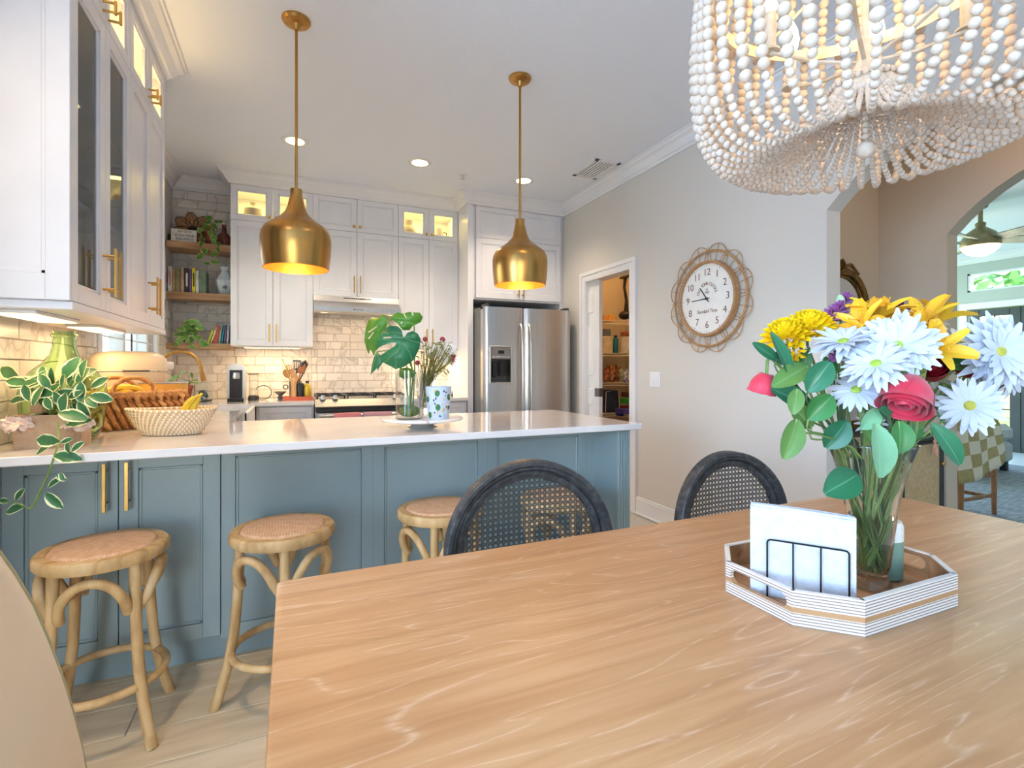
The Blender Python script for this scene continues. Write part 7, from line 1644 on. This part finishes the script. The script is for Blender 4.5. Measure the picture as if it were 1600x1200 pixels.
# ================================================= ENTRY HALL
# console cabinet with rattan doors
xa, xb, yf, zt = 2.86, 3.735, 1.80, .775
t = thing('console_cabinet', 'black framed sideboard with rattan doors under the gilt mirror', 'cabinet', ((xa+xb)/2, 2.0, 0)); bk = mat('black_wood', (34, 36, 40), .5, var=((44, 46, 50), 14)); rtn = weave('rattan_panel', (214, 190, 150), (196, 170, 128), 260, .8, .6)
ob('body', MB().box(xa, xb, yf+.02, 2.19, .12, zt-.025), bk, t); ob('cabinet_top', MB().cbox(xa-.015, xb+.01, yf-.015, 2.195, zt-.025, zt, .003), bk, t)
for x in (xa+.03, xb-.03):
    for y in (yf+.05, 2.15): ob('leg', MB().cyl((x, y, 0), (x, y, .12), .016, 8), bk, t)
mid = (xa+xb)/2
for a, b in ((xa, mid), (mid, xb)):
    mb = MB().cbox(a+.003, a+.03, yf, yf+.02, .13, zt-.03).cbox(b-.045, b-.003, yf, yf+.02, .13, zt-.03).cbox(a+.03, b-.045, yf, yf+.02, .13, .16).cbox(a+.03, b-.045, yf, yf+.02, zt-.05, zt-.03)
    d_ = ob('door', mb, bk, t); ob('rattan_panel', MB().box(a+.028, b-.043, yf+.006, yf+.014, .155, zt-.045), rtn, d_)
    for x in ((a+b)/2-.0,): ob('door_knob', MB().sph((b-.06 if a == xa else b-.035, yf-.012, .60), .012, 10, 8), W['brasspull'], d_)
t = thing('tassel', 'blush pink tassel hanging from the sideboard corner', 'tassel', (3.66, yf-.03, .76)); pk_ = mat('blush_thread', (222, 178, 150), .9, var=((200, 152, 124), 60)); p = py_(1461, 690, yf-.03)
ob('cord', MB().tube([(p.x, yf-.02, .785), (p.x, yf-.03, .76), (p.x, yf-.03, p.z)], .003, 6), pk_, t); ob('tassel_head', MB().sph((p.x, yf-.03, p.z), .011, 10, 8), pk_, t); mb = MB(); q = random.Random(8)
for k in range(40): a = k*2.4; mb.tube([(p.x, yf-.03, p.z-.005), (p.x+.012*math.cos(a), yf-.03+.01*math.sin(a), p.z-.03), (p.x+.022*math.cos(a)*q.uniform(.5, 1), yf-.03+.014*math.sin(a), p.z-.085)], .0013, 4)
ob('fringe', mb, pk_, t, kind='stuff')
ob('navy_box', MB().cbox(3.18, 3.23, 1.72, 1.78, .44, .60, .004), mat('navy_box_paint', (40, 70, 110), .4, var=((34, 60, 96), 10)), None, 'small navy blue box seen left of the rattan door', 'box') if False else None
# gilt mirror
mx, mz0, mz1 = 3.25, .79, 1.84; gold = mat('antique_gold', (150, 112, 58), .4, .8, var=((96, 70, 38), 22)); hw = .335
t = thing('arched_mirror', 'arched antique gold mirror with carved crest on the sideboard', 'mirror', (mx, 2.15, mz0))
def mo(ins, zb): 
    h = hw-ins; r_ = .24-ins*.6; return [(-h, zb)]+[(-h+r_-r_*math.cos(R(a)), mz1-ins-r_+r_*math.sin(R(a))) for a in range(0, 91, 10)]+[(h-r_+r_*math.sin(R(a)), mz1-ins-r_+r_*math.cos(R(a))) for a in range(0, 91, 10)]+[(h, zb)]
for ins, y, r_ in ((.0, 2.175, .018), (.022, 2.165, .014), (.042, 2.175, .010)): ob('frame_molding', MB().tube([(mx+x, y, z) for x, z in mo(ins, mz0+.01)], r_, 8), gold, t)
ob('frame_base', MB().cbox(mx-hw-.01, mx+hw+.01, 2.155, 2.195, mz0-.01, mz0+.05, .006), gold, t)
g_ = MB(); g_.M = Matrix(((1, 0, 0, mx), (0, 0, 1, 2.18), (0, 1, 0, 0), (0, 0, 0, 1))); g_.prism(mo(.045, mz0+.04), -.002, .004); ob('mirror_glass', g_, mat('mirror_silver', (235, 238, 238), .02, 1, var=((230, 233, 233), 2)), t)
mb = MB()
for k in range(15): a = R(-70+k*10); mb.blade((mx, 2.17, mz1-.01), (math.sin(a)*1.6, -.15, math.cos(a)*.7), (0, -1, .2), .075*(1-.4*abs(a))+.015, .026, -.8, .5, 5, tapered if 'tapered' in globals() else None, 2)
mb.tube([(mx-.24, 2.165, mz1-.02), (mx-.15, 2.16, mz1+.035), (mx-.07, 2.16, mz1+.02), (mx, 2.16, mz1+.06), (mx+.07, 2.16, mz1+.02), (mx+.15, 2.16, mz1+.035), (mx+.24, 2.165, mz1-.02)], [.006, .012, .014, .018, .014, .012, .006], 8); ob('carved_crest', mb, gold, t)
t = thing('dark_plant', 'dark leafy plant on the sideboard behind the bouquet', 'plant', (3.42, 1.95, zt+.001)); q = random.Random(12); ob('pot', MB().lathe([(.05, 0), (.06, .08), (.056, .08), (.045, .01), (.001, .01)], (3.42, 1.95, zt+.001), 20), bk, t); dl_ = mat('dark_leaf', (44, 70, 40), .5, var=((60, 92, 50), 20))
for k in range(16): a = k*2.4; ob('leaf', MB().blade((3.42, 1.95, zt+.08), (math.cos(a), math.sin(a)*.6, q.uniform(.2, .9)), (-math.cos(a), -.5, 1), .13, .04, .9, .15, 5, oval), dl_, t)
# ================================================= LIVING ROOM
W['walnut'] = wood('walnut_legs', (130, 84, 50), (164, 112, 70), (184, 134, 90), (6, 6, 1), 6, .45)
t = thing('wooden_stool_chair', 'low wooden chair with cream seat beyond the arch', 'chair', (5.0, 2.2, 0)); cream = mat('cream_linen', (226, 208, 182), .9, var=((214, 196, 170), 40))
lx0, lx1, ly0, ly1 = 4.72, 5.20, 2.17, 2.62
for x in (lx0, lx1):
    for y in (ly0, ly1): ob('leg', MB().tube([(x, y, 0), (x, y, .30), (x, y, .42)], [.016, .021, .019], 10), W['walnut'], t)
for z in (.17, .34):
    ob('stretcher', MB().tube([(lx0, ly0, z), ((lx0+lx1)/2, ly0, z), (lx1, ly0, z)], [.012, .018, .012], 8), W['walnut'], t); ob('stretcher', MB().tube([(lx1, ly0, z-.02), (lx1, (ly0+ly1)/2, z-.02), (lx1, ly1, z-.02)], [.012, .018, .012], 8), W['walnut'], t)
ob('seat', MB().cbox(lx0-.03, lx1-.0, ly0+.10, ly1+.04, .36, .46, .03), cream, t); ob('backrest', MB().cbox(lx0-.02, lx1+.01, ly0-.005, ly0+.10, .38, .765, .04), cream, t)
def check(name, c, c2, sc_=9):
    m = mat(name, c, .9, var=(tuple(int(v*.94) for v in c), 30)); N, L, b = nodes(m); tc = N.new('ShaderNodeUVMap'); mp = N.new('ShaderNodeMapping'); mp.inputs['Scale'].default_value = (sc_, sc_, 1); ch = N.new('ShaderNodeTexChecker'); ch.inputs['Scale'].default_value = 1
    L.new(tc.outputs[0], mp.inputs[0]); L.new(mp.outputs[0], ch.inputs[0]); mx_ = N.new('ShaderNodeMixRGB'); L.new(ch.outputs['Fac'], mx_.inputs[0]); L.new(b.inputs['Base Color'].links[0].from_socket, mx_.inputs[1]); mx_.inputs[2].default_value = (*lin(c2), 1); L.new(mx_.outputs[0], b.inputs['Base Color']); return m
ck = check('checked_wool', (186, 168, 118), (236, 224, 206), 5)
mb = MB(); nu, nv_ = 18, 18; vs = []; fs = []; uv = []
for j in range(nv_+1):
    v = j/nv_
    for k in range(nu+1):
        u = k/nu; x = 4.66+.60*u+.05*max(0, v-.3)*u
        if v < .2: y, z = 2.31, .58+v
        elif v < .34: f = (v-.2)/.14; y, z = 2.31-.15*f, .78+.012*math.sin(math.pi*f)
        else: f = (v-.34)/.66; y, z = 2.16-.035*f+.016*math.sin(u*11+f*2)*f, .78-f*(.46-.16*u*u)
        vs.append((x, y+.03*abs(u-.5), z-.05*max(0, abs(u-.45)-.25))); uv.append((u, v*1.4))
for j in range(nv_):
    for k in range(nu): a = j*(nu+1)+k; fs.append((a, a+1, a+nu+2, a+nu+1))
mb.add(vs, fs, True, uv); o = ob('checked_throw', mb, ck, None, 'beige and cream checkered throw draped over the low wooden chair', 'blanket'); sd = o.modifiers.new('s', 'SOLIDIFY'); sd.thickness = .012
gs = mat('grey_upholstery', (206, 208, 208), .9, var=((194, 197, 198), 20), bump=(300, .3)); t = thing('ottoman', 'pale grey upholstered ottoman beyond the arch', 'ottoman', (7.1, 3.3, 0))
ob('base_cushion', MB().cbox(6.45, 7.62, 3.0, 3.85, .12, .34, .03), gs, t); ob('top_cushion', MB().cbox(6.44, 7.63, 2.99, 3.86, .345, .55, .06), gs, t)
for x in (6.52, 7.55):
    for y in (3.06, 3.78): ob('leg', MB().cbox(x-.03, x+.03, y-.03, y+.03, 0, .12, .004), bk, t)
ob('area_rug', MB().cbox(4.35, 8.1, 1.95, 5.3, 0.0005, .012, .003), mat('blue_grey_rug', (150, 158, 166), .95, var=((112, 122, 134), 9, (1, 5, 1)), bump=(120, .8)), None, 'blue grey woven rug on the living-room floor', 'rug')
# ceiling fan
fx, fy = 6.45, 2.80; t = thing('ceiling_fan', 'bronze globe ceiling fan with a lit dome in the living room', 'ceiling fan', (fx, fy, CZ)); br = mat('aged_bronze', (168, 152, 116), .4, .6, var=((150, 134, 100), 20))
ob('canopy', MB().lathe([(.02, -.06), (.055, -.04), (.07, 0)], (fx, fy, CZ), 20), mat('dark_bronze', (60, 54, 46), .4, .6, var=((50, 44, 38), 20)), t); ob('downrod', MB().cyl((fx, fy, CZ), (fx, fy, 2.66), .02, 10), br, t)
ob('motor_housing', MB().lathe([(.155, 2.435), (.162, 2.46), (.155, 2.51), (.12, 2.57), (.07, 2.61), (.04, 2.63), (.045, 2.67), (.02, 2.69)], (fx, fy, 0), 32), br, t)
ob('light_dome', MB().lathe([(.001, 2.335), (.05, 2.34), (.10, 2.365), (.14, 2.40), (.156, 2.435)], (fx, fy, 0), 32, cap=False), W['uclight'], t); light('fan_lamp', 'POINT', (fx, fy, 2.28), 12, (255, 236, 200), radius=.1)
fb = mat('fan_blade', (178, 184, 174), .5, var=((140, 148, 140), 8))
for k in range(5):
    a = R(-32+72*k); M = Matrix.Translation((fx, fy, 2.50)) @ Matrix.Rotation(a, 4, 'Z') @ Matrix.Rotation(R(-20), 4, 'X'); mb = MB(); mb.M = M; mb.prism([(.14, -.05), (.76, -.085), (.80, -.06), (.80, .06), (.76, .085), (.14, .05)], -.006, .006); ob('fan_blade', mb, fb, t)
